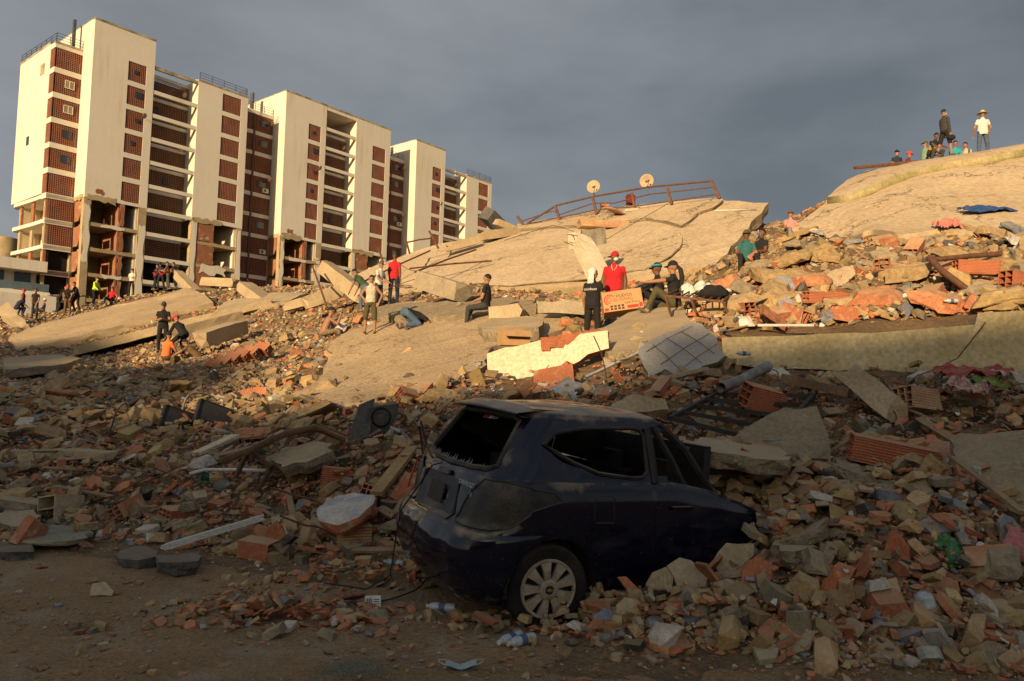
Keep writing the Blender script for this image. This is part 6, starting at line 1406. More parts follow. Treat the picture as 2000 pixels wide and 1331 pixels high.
def sheet(name, px, py, sx, sy, m, label, cat, Y=None, seed=1, yaw=0.0, amp=.12, lift=.03, slope=0.0, ground=False):
    """crumpled cloth: folded grid lying on the rubble"""
    P = Vector(hit(px, py)) if Y is None else (foot(px, py, Y, .12, .2) if ground else Vector(at(px, py, Y))); nx, ny = 30, 22; b = MB()
    for i in range(nx):
        for j in range(ny):
            u = i / (nx - 1) - .5; v = j / (ny - 1) - .5; w = mnoise.noise(Vector((u * 3 + seed, v * 3, 1)))
            z = amp * (abs(mnoise.noise(Vector((u * 3.2 + seed, v * 4.2, 0)))) * 1.3 + abs(mnoise.noise(Vector((u * 8, v * 6 + seed, 3)))) * .5 - (u * u + v * v) * 1.2) + .06 * w
            x_ = u * sx * (1 + .25 * mnoise.noise(Vector((v * 3, seed, 0)))) ; y_ = v * sy * (1 + .3 * mnoise.noise(Vector((u * 3, seed, 5))))
            b.v.append((x_, y_ , z + slope * y_))
    b.f = [(i * ny + j, (i + 1) * ny + j, (i + 1) * ny + j + 1, i * ny + j + 1) for i in range(nx - 1) for j in range(ny - 1)]; b.m = [0] * len(b.f)
    o = b.build(name, m, None, True, P + Vector((0, 0, lift)), yaw); tag(o, label, cat); return o
def holdall(px, py, Y, s, m, nm, lb, cat):
    soft(nm, px, py, s[0], s[1], s[2], m, lb, cat, Y)
cp('yellow_block', [(1768,342),(1780,342),(1784,372),(1772,374)], 30, .2, [M_PLASTER, M_CONC], 'small cream block standing on the right roof slope', 'block', Y=26.5)
cp('dark_board', [(1892,320),(1916,320),(1916,338),(1892,340)], 30, .1, [M_ASPH, M_ASPH], 'dark square board leaning on the mossy roof edge at right', 'board', Y=26.5)
sheet('pink_cloth', 1852, 445, .65, .5, pmat('cloth_salmon', (.55, .20, .16), (.44, .15, .12), 7, .9, .3, 30), 'pink cloth lying at the bottom of the right roof slope', 'cloth', Y=18.6, seed=4, lift=.08, amp=.22, slope=.35, ground=True)
sheet('blue_tarp', 1930, 414, 1.5, .5, pmat('cloth_tarp', (.03, .07, .20), (.02, .05, .14), 5, .6, .3, 30), 'blue tarp strip at the foot of the right roof', 'tarp', Y=19.6, seed=6, lift=.06, amp=.12, slope=.35, ground=True)
cp('blue_sheet', [(1962,445),(1975,428),(1998,427),(1992,444)], 35, .02, [MATS['cloth_tarp'], MATS['cloth_tarp']], 'bright blue sheet near the right edge below the roof', 'sheet')
# cardboard boxes
def open_box(px, py, Y, yaw, sx, sy, sz, label, flaps=True, tiltx=0.0, tilty=0.0):
    P = Vector(at(px, py, Y)); T = thing('cardboard_box', label, 'cardboard box', P, yaw); T.rotation_euler = (tiltx, tilty, yaw)
    for n_, a in (('side', (-sx/2, sx/2, -sy/2, -sy/2 + .008, 0, sz)), ('side', (-sx/2, sx/2, sy/2 - .008, sy/2, 0, sz)), ('side', (-sx/2, -sx/2 + .008, -sy/2 + .009, sy/2 - .009, 0, sz)), ('side', (sx/2 - .008, sx/2, -sy/2 + .009, sy/2 - .009, 0, sz)), ('bottom', (-sx/2 + .009, sx/2 - .009, -sy/2 + .009, sy/2 - .009, .001, .01))):
        b = MB(); b.box(*a); b.build(n_, M_CARD, T)
    if flaps:
        for s in (-1, 1):
            b = MB(); b.box(-sx/2, sx/2, 0, sy * .48, 0, .006); f = b.build('flap', M_CARD, T); f.location = (0, s * sy/2, sz); f.rotation_euler = (D(30 if s > 0 else 215), 0, 0) if s > 0 else (D(-40), 0, math.pi)
    return T
EB = open_box(1218, 612, 15.0, D(-4), .80, .42, .42, 'closed printed egg carton box in front of the man in red', False, D(-12), D(-9))
b = MB(); b.box(-.40, .40, -.21, .21, .42, .426); b.build('lid', M_CARD, EB)
def print_text(body, x, z, sz, m, sh=0.0):
    cu = bpy.data.curves.new('box_print', 'FONT'); cu.body = body; cu.size = sz; cu.resolution_u = 2; cu.shear = sh; cu.materials.append(m); t = text_mesh('box_print', cu, EB); t.matrix_basis = Matrix.Translation((x, -.2125, z)) @ Matrix.Rotation(math.pi / 2, 4, 'X')
M_INKR = flat('red_ink', (.42, .035, .02), .8); M_INKB = flat('brown_ink', (.05, .025, .015), .8)
print_text('HUEVOS', -.12, .285, .085, M_INKB); print_text('EL TUNAL', -.18, .205, .085, M_INKR); print_text('Super Fresco', .02, .135, .06, M_INKB, .3)
b = MB()
for r0, r1, a0, a1 in ((.095, .115, 30, 250), (.06, .075, 60, 280), (.035, .045, 0, 360)):
    n = 18
    for i in range(n):
        q0, q1 = D(a0 + (a1 - a0) * i / n), D(a0 + (a1 - a0) * (i + 1) / n); b.add([(-.26 + r0 * math.cos(q0), -.2122, .25 + r0 * math.sin(q0)), (-.26 + r1 * math.cos(q0), -.2122, .25 + r1 * math.sin(q0)), (-.26 + r1 * math.cos(q1), -.2122, .25 + r1 * math.sin(q1)), (-.26 + r0 * math.cos(q1), -.2122, .25 + r0 * math.sin(q1))], [(0, 1, 2, 3)])
b.build('box_logo', M_INKR, EB)
b = MB(); b.box(.08, .30, -.2125, -.2121, .03, .09); b.build('box_stripe', M_INKR, EB); b = MB(); b.box(-.38, -.30, -.2125, -.2121, .02, .08); b.build('box_stripe', M_INKR, EB); b = MB(); b.box(.32, .385, -.2125, -.2121, .03, .12); b.build('box_stripe', M_INKR, EB)
for r_ in range(2):
    for c_ in range(4): b = MB(); b.box(-.26 + c_ * .075, -.21 + c_ * .075, -.2125, -.2121, .03 + r_ * .055, .07 + r_ * .055); b.build('box_symbol', M_INKB, EB)
open_box(1003, 676, 13.0, D(15), .50, .36, .26, 'open brown cardboard box above the cream wall stump')
# steel gate and barred grille
GT = thing('steel_gate', 'black steel gate with horizontal bars lying on the rubble behind the car', 'gate', at(1370, 845, 7.6)); o0 = Vector(GT.location)
def gp(u, v):   # bilinear on the gate
    c = [Vector(at(1308,818,7.8)), Vector(at(1400,770,8.7)), Vector(at(1590,772,8.5)), Vector(at(1500,868,7.0))]
    return (c[0] * (1-u) * (1-v) + c[3] * u * (1-v) + c[2] * u * v + c[1] * (1-u) * v) - o0
for (a, c_) in (((0,0),(0,1)),((1,0.25),(1,1.0))):
    b = MB(); b.bar(gp(*a), gp(*c_), .05, .05); b.build('stile', M_BLACKMETAL, GT)
for v in (0.02, .25, .5, .75, .98):
    b = MB(); b.bar(gp(0, v), gp(1 if v > .2 else .8, v), .04, .045); b.build('bar', M_BLACKMETAL, GT)
GR = thing('barred_grille', 'rusty window grille standing like a table beside the seated women', 'grille', at(1360, 610, 13.2)); o0 = Vector(GR.location)
c4 = [Vector(at(1300,578,13.3)), Vector(at(1325,566,14.3)), Vector(at(1430,572,13.9)), Vector(at(1412,590,12.9))]
g2 = lambda u, v: (c4[0] * (1-u) * (1-v) + c4[3] * u * (1-v) + c4[2] * u * v + c4[1] * (1-u) * v) - o0
for a, c_ in (((0,0),(1,0)),((0,1),(1,1)),((0,0),(0,1)),((1,0),(1,1))):
    b = MB(); b.bar(g2(*a), g2(*c_), .04, .04); b.build('frame_bar', M_RUST, GR)
for u in np.linspace(.12, .88, 7): b = MB(); b.bar(g2(u, 0), g2(u, 1), .03, .02); b.build('slat', M_RUST, GR)
for u, v, d in ((0, 0, .36), (.45, 0, .28), (1, 0, .25)):
    b = MB(); p = g2(u, v); b.bar(p, p + Vector((.08, -.1, -d)), .035, .035); b.build('leg', M_RUST, GR)
soft('dark_bundle', 1395, 582, .5, .35, .25, CL['black'], 'dark bundle lying on the barred grille', 'bundle', Y=13.5, seed=9)
sheet('white_sheeting', 1372, 574, .8, .45, M_WHITE, 'white plastic sheeting behind the barred grille', 'sheeting', Y=14.2, seed=11, amp=.2, slope=.3, lift=.05)
# pipes
def pipe(pts, r, m, name, label, cat='pipe', hollow_=True):
    a = Vector(at(*pts[0])); b = MB(); b.tube([Vector(at(*p)) - a for p in pts], r, 12, caps=not hollow_)
    if hollow_: b.tube([Vector(at(*p)) - a for p in pts], r * .86, 12, caps=False)
    o = b.build(name, m, None, True, a); tag(o, label, cat); return o
pipe([(1408,758,8.6),(1450,742,9.0),(1500,715,9.6)], .065, M_GREYPVC, 'drain_pipe', 'grey drain pipe with a dark open end above the steel gate')
pipe([(1375,592,13.6),(1385,566,13.7),(1425,568,13.8)], .035, M_WHITE, 'white_pipe', 'bent white pipe behind the barred grille')
pipe([(1480,636,11.9),(1590,636,11.6)], .025, M_WHITE, 'white_pipe', 'thin white pipe lying above the parapet')
pipe([(1142,738,9.7),(1185,718,10.3),(1245,690,10.9)], .022, M_WHITE, 'white_pipe', 'thin white pipe beside the wire crossed panel')
pipe([(1815,504,13.9),(1840,530,13.4),(1905,578,12.9)], .06, M_RUST, 'dark_pole', 'dark rusty pole slanting across the right rubble')
pipe([(1820,508,14.0),(1900,500,14.2),(1955,496,14.3)], .05, M_RUST, 'dark_pole', 'rusty pole lying level at the top of the right rubble')
pipe([(370,926,8.3),(400,918,8.4),(470,918,8.5),(520,920,8.4)], .02, M_WHITE, 'white_pipe', 'bent cream plastic pipe in the left rubble')
pipe([(765,825,8.9),(790,850,8.5),(818,885,8.0)], .022, M_GREYPVC, 'grey_pole', 'thin grey pole leaning towards the rear window of the car')
pipe([(0,912,8.5),(28,908,8.6)], .035, M_GREYPVC, 'short_pipe', 'short grey pipe at the left edge')
pipe([(778,778,12.4),(840,774,12.2)], .02, M_WHITE, 'white_stick', 'thin pale stick on the dusty slab edge', 'stick', False)
pipe([(1395,412,19.3),(1478,410,19.5)], .02, M_WHITE, 'white_stick', 'x', 'stick', False)['label'] = 'thin white stick far back beside the tilted slab'
# aluminium strip on asphalt lumps
b = MB(); a = Vector(at(318,1082,6.25)); c = Vector(at(512,1022,6.95)); b.bar((0,0,0), c-a, .10, .012); n_ = Vector((0,0,1)); b.bar((0,-.035,.02), c-a+Vector((0,-.035,.02)), .012, .03); b.bar((0,.035,.02), c-a+Vector((0,.035,.02)), .012, .03)
tag(b.build('aluminium_strip', pmat('white_alu', (.62,.60,.56), (.55,.52,.47), 6, .45, .05, 40), None, False, a + Vector((0,0,.04))), 'long white aluminium strip lying on the street at left', 'strip')
# suitcase, tub, can, rusty frame, gutter, plank, appliance
SC = thing('suitcase', 'open black suitcase lying in the left rubble', 'suitcase', hit(350, 840), D(25)); 
for nm, rx, lo in (('shell', D(65), (0, .0, .12)), ('lid', D(75), (.50, .02, .22))):
    b = MB(); b.box(-.30, .30, -.04, .05, -.22, .22); o = b.build(nm, CL['charcoal'], SC); o.location = lo; o.rotation_euler = (D(-35), D(20), D(10)); mo = o.modifiers.new('b', 'BEVEL'); mo.width = .03; mo.segments = 2
    b = MB(); p = [(-.27,-.055,-.19),(.27,-.055,-.19),(.27,-.055,.19),(-.27,-.055,.19)]; b.tube(p + p[:2], .012, 6, caps=False); b.build('piping', CL['black'], o)
def hose(pts, r, m, label, nm='bent_hose', cat='hose'):
    P = [Vector(hit(x, y)) + Vector((0, 0, z)) for x, y, z in pts]; a = P[0]; Q = []
    for i in range(len(P) - 1):
        for t in np.linspace(0, 1, 5)[:-1]:
            p0 = P[max(i-1,0)]; p1, p2 = P[i], P[i+1]; p3 = P[min(i+2, len(P)-1)]
            Q.append(.5 * ((2*p1) + (p2-p0)*t + (2*p0-5*p1+4*p2-p3)*t*t + (-p0+3*p1-3*p2+p3)*t**3) - a)
    Q.append(P[-1] - a); b = MB(); b.tube(Q, r, 6); tag(b.build(nm, m, None, True, a), label, cat)
hose([(352,865,.05),(355,830,.25),(372,808,.35),(420,795,.2),(500,800,.1)], .018, M_CONC_GREY, 'grey bent hose arching beside the black suitcase')
hose([(375,862,.05),(385,835,.22),(410,815,.25),(470,808,.12),(515,812,.05)], .018, M_CONC_GREY, 'second grey bent hose right of the black suitcase')
hose([(60,800,.05),(110,830,.15),(170,850,.1),(215,875,.05)], .018, M_WOOD, 'thin brown hose slanting through the left rubble')
hose([(210,870,.05),(225,845,.3),(245,825,.3),(250,850,.1)], .012, M_WIRE, 'loop of black cable standing up in the left rubble', 'cable', 'cable')
hose([(30,905,.03),(80,925,.04),(140,960,.04),(200,990,.03),(250,1000,.02),(320,990,.02),(380,965,.03)], .008, M_WIRE, 'long thin cable running over the rubble at left', 'cable', 'cable')
hose([(730,1183,.02),(775,1175,.03),(820,1160,.05),(840,1130,.06)], .006, M_WIRE, 'thin cable on the ground under the rear bumper', 'cable', 'cable')
def wire_arc(pts, r, label):
    a = Vector(at(*pts[0])); b = MB(); P = [Vector(at(*p)) - a for p in pts]; b.tube(P, r, 5); tag(b.build('loose_wire', M_WIRE, None, True, a), label, 'wire')
wire_arc([(1925,630,9.75),(1900,662,9.6),(1870,700,9.5),(1830,720,9.3),(1790,735,9.0),(1770,755,8.7)], .007, 'thin black wire hanging over the parapet at right')
wire_arc([(1650,745,8.6),(1680,725,8.7),(1720,738,8.5),(1745,770,8.2)], .006, 'curled black wire around the sloping tan beam')
wire_arc([(878,768,10.9),(900,735,11.2),(915,728,11.4),(960,738,11.3),(1010,745,11)], .007, 'thin wire arching in front of the cream wall stump')
wire_arc([(985,470,25),(1080,440,27),(1180,470,24),(1310,395,28)], .01, 'thin cable lying across the collapsed roof')
fr_ = thing('rusty_stand', 'brown rusty three legged steel stand in the left rubble', 'steel stand', hit(490, 965)); o0 = Vector(fr_.location)
for p, q in (((486,880),(460,932)),((488,880),(530,915)),((530,915),(500,965)),((528,912),(562,922))):
    Yd = o0.y; b = MB(); b.bar(Vector(at(*p, Yd)) - o0, Vector(at(*q, Yd - .1)) - o0, .05, .04); b.build('leg', M_RUST, fr_)
b = MB(); a = Vector(at(438,902,8.0)); pts = [(438,905,7.9),(500,880,8.2),(560,852,8.6),(620,840,8.8),(675,862,8.7)]
for s in (0, 1): pass
V = []
for x, y, Yd in pts:
    p = Vector(at(x, y, Yd)) - a; V += [p + Vector((0, .06, .07)), p + Vector((0, .0, 0)), p + Vector((.02, -.12, -.01)), p + Vector((.02, -.17, .06)), p + Vector((.02, -.165, .07)), p + Vector((.02, -.11, .005)), p + Vector((0, .005, .012)), p + Vector((0, .065, .075))]
b.add(V, [(i * 8 + j, i * 8 + (j + 1) % 8, (i + 1) * 8 + (j + 1) % 8, (i + 1) * 8 + j) for i in range(4) for j in range(8)]); tag(b.build('bent_gutter', M_WOOD, None, True, a), 'bent brown gutter arching over the left rubble', 'gutter')
def plank(p0, p1, w, t, m, label, nm='plank'):
    a = Vector(at(*p0)); c = Vector(at(*p1)); b = MB(); b.bar((0,0,0), c - a, w, t); tag(b.build(nm, m, None, False, a), label, nm)
plank((735,965,7.2),(805,875,8.1), .13, .05, pmat('yellow_wood', (.42,.27,.12),(.30,.19,.085),3,.85,.4,30), 'yellowish wooden plank leaning left of the car')
plank((382,888,9.4),(460,852,9.9), .16, .05, M_PLASTER, 'pale moulded board in the left rubble', 'board')
plank((388,893,9.3),(462,860,9.8), .10, .05, M_WOOD, 'brown board under the pale moulded one', 'board')
plank((1528,738,8.9),(1658,768,8.4), .09, .10, M_WOOD, 'brown timber beam in front of the parapet', 'timber')
plank((1655,1035,5.6),(1740,980,6.0), .025, .025, M_WOOD, 'thin stick leaning in the right pile', 'stick')
plank((1380,720,9.4),(1260,748,9.2), .10, .04, M_CONC, 'tan board below the wire crossed panel', 'board')
plank((0,1040,6.95),(52,1018,7.2), .05, .05, M_WOOD, 'short brown timber at the left edge', 'timber')
AP = thing('wrecked_appliance', 'twisted dark metal appliance body behind the left rubble heap', 'appliance', hit(735, 860), D(20))
b = MB(); b.box(-.18, .18, -.14, .14, .05, .42); b.v = [(p[0] + .1 * p[2], p[1] + random.uniform(-.03, .03), p[2] + .15 * p[0]) for p in b.v]; b.build('casing', M_ASPH, AP)
b = MB(); b.lathe([(.10, -.17), (.12, -.155), (.12, -.14), (.001, -.141)], 20, 'y', c=(.02, 0, .28)); b.build('fan_opening', M_DARK, AP)
b = MB(); V = [(-.35, -.1, 0), (-.12, -.2, .05), (-.05, -.1, .5), (-.22, -.02, .42)]; b.add(V + [(x, y + .015, z) for x, y, z in V], [(0,1,2,3),(7,6,5,4),(0,4,5,1),(1,5,6,2),(2,6,7,3),(3,7,4,0)]); b.build('bent_panel', M_ASPH, AP)
b = MB(); b.box(-.10,.10,-.07,.07,0,.005); [b.box(*q) for q in ((-.10,-.094,-.07,.07,.005,.09),(.094,.10,-.07,.07,.005,.09),(-.094,.094,-.07,-.064,.005,.09),(-.094,.094,.064,.07,.005,.09))]
o = b.build('green_tub', flat('green_plastic', (.06,.20,.13), .5), None, False, Vector(hit(408, 950)) + Vector((0,0,.02)), .4); o.rotation_euler.x = .5; tag(o, 'small green plastic tub in the left rubble', 'tub')
b = MB(); b.lathe([(.001,.075),(.085,.075),(.09,.08),(.09,.0),(.001,.0)], 22); o = b.build('metal_can', pmat('dull_tin', (.16,.15,.12),(.10,.09,.075),6,.6,.2,40), None, True, Vector(hit(432, 962)) + Vector((0,0,.03))); o.rotation_euler = (.4, .2, 0); tag(o, 'round metal can beside the green tub', 'can')
# bottles
M_PET = pmat('clear_plastic', (.42,.46,.48), (.36,.39,.41), 8, .15, .05, 40, spec=.6); M_LABEL = flat('bottle_label', (.06,.10,.20), .5)
def bottle(px, py, yaw, label, Y=None, s=1.0):
    P = Vector(hit(px, py)) if Y is None else Vector(at(px, py, Y)); T = thing('water_bottle', label, 'bottle', P + Vector((0,0,.033*s)), yaw, 'empty water bottles'); T.scale = (s,)*3
    b = MB(); pr = [(.001,-.10),(.028,-.10),(.032,-.092),(.031,-.05),(.0325,-.04),(.031,-.02),(.0325,.02),(.031,.045),(.024,.075),(.013,.09),(.013,.098)]
    b.lathe([(r + .0012 * (i % 2), h) for i, (r, h) in enumerate(pr)], 16, 'y'); b.build('body', M_PET, T, True)
    c = MB(); c.lathe([(.0155,.094),(.0155,.108),(.001,.108)], 14, 'y'); c.build('cap', M_WHITE, T)
    l = MB(); l.lathe([(.0335,-.03),(.0335,.015)], 16, 'y'); l.build('paper_label', M_LABEL, T, True)
bottle(1018, 1262, D(130), 'empty bottle lying nearest the rear wheel, right one of the pair'); bottle(996, 1258, D(140), 'empty bottle lying nearest the rear wheel, left one of the pair')
bottle(862, 1196, D(80), 'empty bottle lying under the rear bumper'); bottle(770, 1106, D(70), 'crushed bottle on the stones left of the bumper', s=.9); bottle(172, 970, D(80), 'small bottle in the left rubble', s=.9)
bottle(1452, 695, D(85), 'bottle lying at the left end of the parapet', Y=10.8); bottle(1858, 592, D(80), 'bottle in the right rubble above the parapet', Y=11.8)
# mask, paper label, plastic and cloth
FM = thing('surgical_mask', 'pale blue surgical mask lying on the street at the bottom', 'mask', Vector(hit(900, 1305)) + Vector((0,0,.02)), .1)
b = MB(); V = []; 
for i in range(6):
    for j in range(9): V.append((-.085 + .17 * j / 8, -.045 + .09 * i / 5, .008 * math.sin(i * 2.2) + .012 * math.cos(j / 8 * math.pi * 2)))
b.add(V, [(i*9+j, i*9+j+1, (i+1)*9+j+1, (i+1)*9+j) for i in range(5) for j in range(8)]); b.build('cloth', pmat('mask_cloth', (.30,.40,.42), (.27,.36,.38), 9, .9, .2, 40), FM)
for s in (-1, 1):
    b = MB(); b.tube([(s*.085,-.04,.01),(s*.12,-.02,.02),(s*.125,.03,.015),(s*.085,.045,.01)], .002, 5); b.build('ear_loop', M_WHITE, FM)
PL = thing('paper_label', 'torn white paper label with a printed bar code on the ground', 'label', Vector(hit(728, 1186)) + Vector((0,0,.03)), .2); PL.rotation_euler.x = .9
b = MB(); b.box(-.055,.055,-.05,.05,0,.002); b.build('paper', M_WHITE, PL)
for i in range(9): b = MB(); b.box(-.05 + i*.005, -.048 + i*.005 + .001*(i%3), -.03, .03, .0022, .0028); b.build('print_bar', M_INKB, PL)
for i in range(4): b = MB(); b.box(.005, .045, -.03 + i*.016, -.024 + i*.016, .0022, .0028); b.build('print_line', M_INKB, PL)
soft('plastic_bag', 1806, 1205, .11, .12, .17, M_PET, 'crumpled clear plastic bag standing in the right pile', 'plastic bag', seed=14)
soft('green_cloth', 1850, 1080, .20, .12, .12, pmat('cloth_leaf', (.05,.20,.07), (.10,.22,.10), 12, .85, .3, 30), 'knotted green cloth in the right pile', 'cloth', seed=15, amp=.6); soft('green_strip', 1864, 1112, .09, .08, .16, MATS['cloth_leaf'], 'green cloth end hanging below the knotted green cloth', 'cloth', seed=16, amp=.5)
soft('pink_cloth', 1988, 1118, .16, .10, .32, pmat('cloth_rose', (.50,.20,.20), (.40,.15,.15), 12, .9, .5, 30), 'dusty pink cloth hanging at the right edge', 'cloth', seed=17, amp=.35)
soft('white_rag', 1319, 1125, .06, .05, .12, CL['white'], 'white rag on the grey block beside the car', 'rag', seed=18, amp=.6)
for i, (x, y, s, sd) in enumerate([(1515,745,.35,21),(60,1015,.12,22),(150,945,.14,23),(420,1010,.12,24),(95,935,.15,25)]):
    soft('white_bag', x, y, s, s * .7, s * .5, M_WHITE, ['white plastic scrap beside the drain pipe', 'white lump on the left edge slab', 'white scrap beside the small bottle', 'white paper scrap near the aluminium strip', 'white scrap above the small bottle'][i], 'plastic scrap', seed=sd)
PB = thing('printed_bag', 'crumpled red, green and pink printed sack in front of the parapet at right', 'sack', at(1910, 775, 8.2)); o0 = Vector(PB.location)
for i, (nm, c, p, sz) in enumerate([('red', (.34,.02,.03), (1905,752,8.45), (.75,.4)), ('green', (.17,.24,.05), (1915,768,8.3), (.5,.3)), ('pink', (.42,.14,.17), (1885,780,8.1), (.5,.28)), ('pale', (.5,.45,.4), (1975,765,8.25), (.22,.45))]):
    o = sheet('fold', *p[:2], *sz, pmat('sack_' + nm, c, tuple(x * .55 for x in c), 11, .7, .3, 30, dust=.3, spots=(.40,.36,.24) if nm == 'pink' else None, spot_scale=16, spot_w=(.5,.54)), 'x', 'x', Y=p[2], seed=30 + i, amp=.10, slope=.22, yaw=.2 * i, lift=.14); o.parent = PB; o.location = o.location - o0
    for k in ('label', 'category', 'kind'): del o[k]
cp('painted_stone', [(1505,555),(1520,540),(1545,542),(1553,560),(1548,576),(1520,578)], 15, .3, [M_SLATE, M_CONC], 'block with a round blue grey face high in the right rubble', 'block', Y=14.2)
cp('painted_stone', [(1520,590),(1535,580),(1550,590),(1545,606),(1525,606)], 20, .2, [M_SLATE, M_CONC], 'smaller block with a blue grey face below the round one', 'block', Y=13.0)
cp('plaster_slab', [(1600,556),(1620,530),(1665,518),(1672,535),(1650,556),(1625,562)], 35, .12, [M_CONC, M_CONC], 'rounded tan slab leaning in the upper right rubble', 'slab piece', Y=14.5)
cp('plaster_slab', [(1740,585),(1770,572),(1784,580),(1775,596),(1745,600)], 40, .08, [M_WHITE, M_CONC], 'white plaster slab lying above the parapet', 'slab piece', Y=12.8)
cp('plaster_slab', [(1070,760),(1110,742),(1160,752),(1172,775),(1120,782)], 35, .06, [M_SLATE, M_CONC], 'bluish plaster slab lying right behind the car roof', 'slab piece', Y=9.4)
cp('plaster_slab', [(1195,790),(1235,770),(1300,780),(1306,800),(1250,805),(1200,805)], 30, .3, [M_CONC, M_PLASTER], 'tan wall block resting behind the rear side window of the car', 'slab piece', Y=8.2)
cp('plaster_slab', [(1332,935),(1370,928),(1410,928),(1395,945),(1350,950)], 45, .05, [M_CONC, M_CONC], 'tan plaster piece in the crushed door opening', 'slab piece', Y=5.9)
cp('folded_metal', [(1378,905),(1410,900),(1460,908),(1462,925),(1420,935),(1385,930)], 40, .03, [M_CARBLACK, M_CARBLACK], 'crumpled dark metal over the crushed car front', 'metal sheet', Y=6.1)
cp('folded_metal', [(1490,950),(1515,925),(1550,960),(1560,1010),(1530,1040),(1500,1010)], 25, .05, [M_CARBLACK, M_CARBLACK], 'torn black wheel arch lining at the car front', 'metal sheet', Y=5.9)
cp('plaster_slab', [(1440,935),(1470,925),(1505,930),(1500,965),(1455,965)], 30, .12, [M_CONC_ROUGH, M_CONC_ROUGH], 'dark concrete block sitting on the crushed bonnet', 'slab piece', Y=6.2)
# a few crumbs and stones the photo shows alone on the dusty slab
for i, (x, y, s, m) in enumerate([(770,738,.26,M_ASPH),(850,735,.2,M_CONC),(735,770,.2,M_CONC),(560,776,.3,M_WOOD)]):
    cp('stone', [(x - s*40, y), (x - s*25, y - s*35), (x + s*30, y - s*40), (x + s*45, y - s*8), (x + s*10, y + s*12)], 40, .15, [m, m], ['dark stone in the middle of the dusty slab', 'tan stone on the upper dusty slab', 'tan stone on the lower dusty slab', 'brown piece at the left edge of the dusty slab'][i], 'stone', seed=50 + i)
# shattered safety glass on the dirt
# ------------------------------------------------------------------ loose rubble
def hull_mesh(pts):
    bm_ = bmesh.new()
    for p in pts: bm_.verts.new(p)
    bmesh.ops.convex_hull(bm_, input=bm_.verts[:], use_existing_faces=False)
    bmesh.ops.delete(bm_, geom=[v for v in bm_.verts if not v.link_faces], context='VERTS')
    bmesh.ops.triangulate(bm_, faces=bm_.faces[:]); bm_.verts.index_update()
    V = np.array([v.co[:] for v in bm_.verts]); Fc = np.array([[v.index for v in f.verts] for f in bm_.faces]); bm_.free(); return V, Fc
def rock(r, n=12, sx=.95, sy=.72, sz=.36):
    """blocky broken fragment: skewed box with knocked-off corners"""
    k1, k2, k3 = r.uniform(-.25, .25), r.uniform(-.25, .25), r.uniform(-.2, .2); tx, ty = r.uniform(.45, 1), r.uniform(.45, 1); p = []
    drop = set(r.sample(range(8), r.choice((1, 2, 2, 3)))); c = 0
    for x in (-1, 1):
        for y in (-1, 1):
            for z in (-1, 1):
                X = x * (tx if z > 0 else 1) + k1 * y + r.uniform(-.16, .16); Y = y * (ty if z > 0 else 1) + k2 * x + r.uniform(-.16, .16); Z = z + k3 * x * 1.5 + r.uniform(-.12, .12)
                if c in drop:
                    t = r.uniform(.35, .75); p += [(X * t, Y, Z), (X, Y * t, Z), (X, Y, Z * r.uniform(.1, .6))]
                else: p.append((X, Y, Z))
                c += 1
    return hull_mesh([(x * sx * .45, y * sy * .45, z * sz * .45) for x, y, z in p])
def shard(r, th=.12, ar=.75, n=5):
    a0 = r.uniform(0, 6); ang = sorted(a0 + 2 * math.pi * (i + r.uniform(-.35, .35)) / n for i in range(n))
    pl = [(math.cos(a) * .5 * r.uniform(.65, 1.05), math.sin(a) * .5 * ar * r.uniform(.65, 1.05)) for a in ang]
    return hull_mesh([(x, y, -th / 2) for x, y in pl] + [(x * r.uniform(.9, 1.02), y * r.uniform(.9, 1.02), th / 2) for x, y in pl])
rr = random.Random(11)
PROTO = [('rock', rock(rr, 12)) for _ in range(9)] + [('shard', shard(rr, rr.uniform(.07, .16), rr.uniform(.5, .9), rr.choice((4, 5, 5, 6)))) for _ in range(9)] \
      + [('slab', shard(rr, rr.uniform(.16, .3), rr.uniform(.6, .95), rr.choice((4, 5, 6)))) for _ in range(6)] + [('stick', rock(rr, 9, 1, .16, .10)) for _ in range(3)]
PALETTE = {  # base colours, weights per piece type
 'tan': (0.42, 0.295, 0.15), 'ochre': (0.41, 0.285, 0.13), 'grey': (0.31, 0.255, 0.17), 'dark': (0.085, 0.075, 0.065), 'white': (0.60, 0.57, 0.51),
 'slate': (0.23, 0.255, 0.30), 'brick': (0.45, 0.145, 0.062), 'brick2': (0.50, 0.205, 0.10), 'brick3': (0.32, 0.10, 0.048), 'wood': (0.23, 0.145, 0.08), 'soil': (0.26, 0.185, 0.11)}
KCOL = {'rock': ['tan'] * 7 + ['ochre'] * 4 + ['grey'] * 4 + ['dark'] * 2 + ['white'] * 1 + ['brick2'] * 1 + ['soil'] * 2,
        'shard': ['brick'] * 7 + ['brick2'] * 5 + ['brick3'] * 3 + ['tan'] * 3 + ['slate'] * 1 + ['white'] * 1 + ['grey'] * 1,
        'slab': ['tan'] * 6 + ['grey'] * 4 + ['ochre'] * 3 + ['slate'] * 2 + ['white'] * 1 + ['brick2'] * 2 + ['dark'],
        'stick': ['wood'] * 4 + ['dark'] * 2 + ['brick3'] * 2 + ['tan'] * 2}
def grad(x, y, e=.2):
    zx = (hgt(x + e, y) - hgt(x - e, y)) / (2 * e); zy = (hgt(x, y + e) - hgt(x, y - e)) / (2 * e)
    n = np.stack([-zx, -zy, np.ones_like(zx)], -1); return n / np.linalg.norm(n, axis=1, keepdims=True)
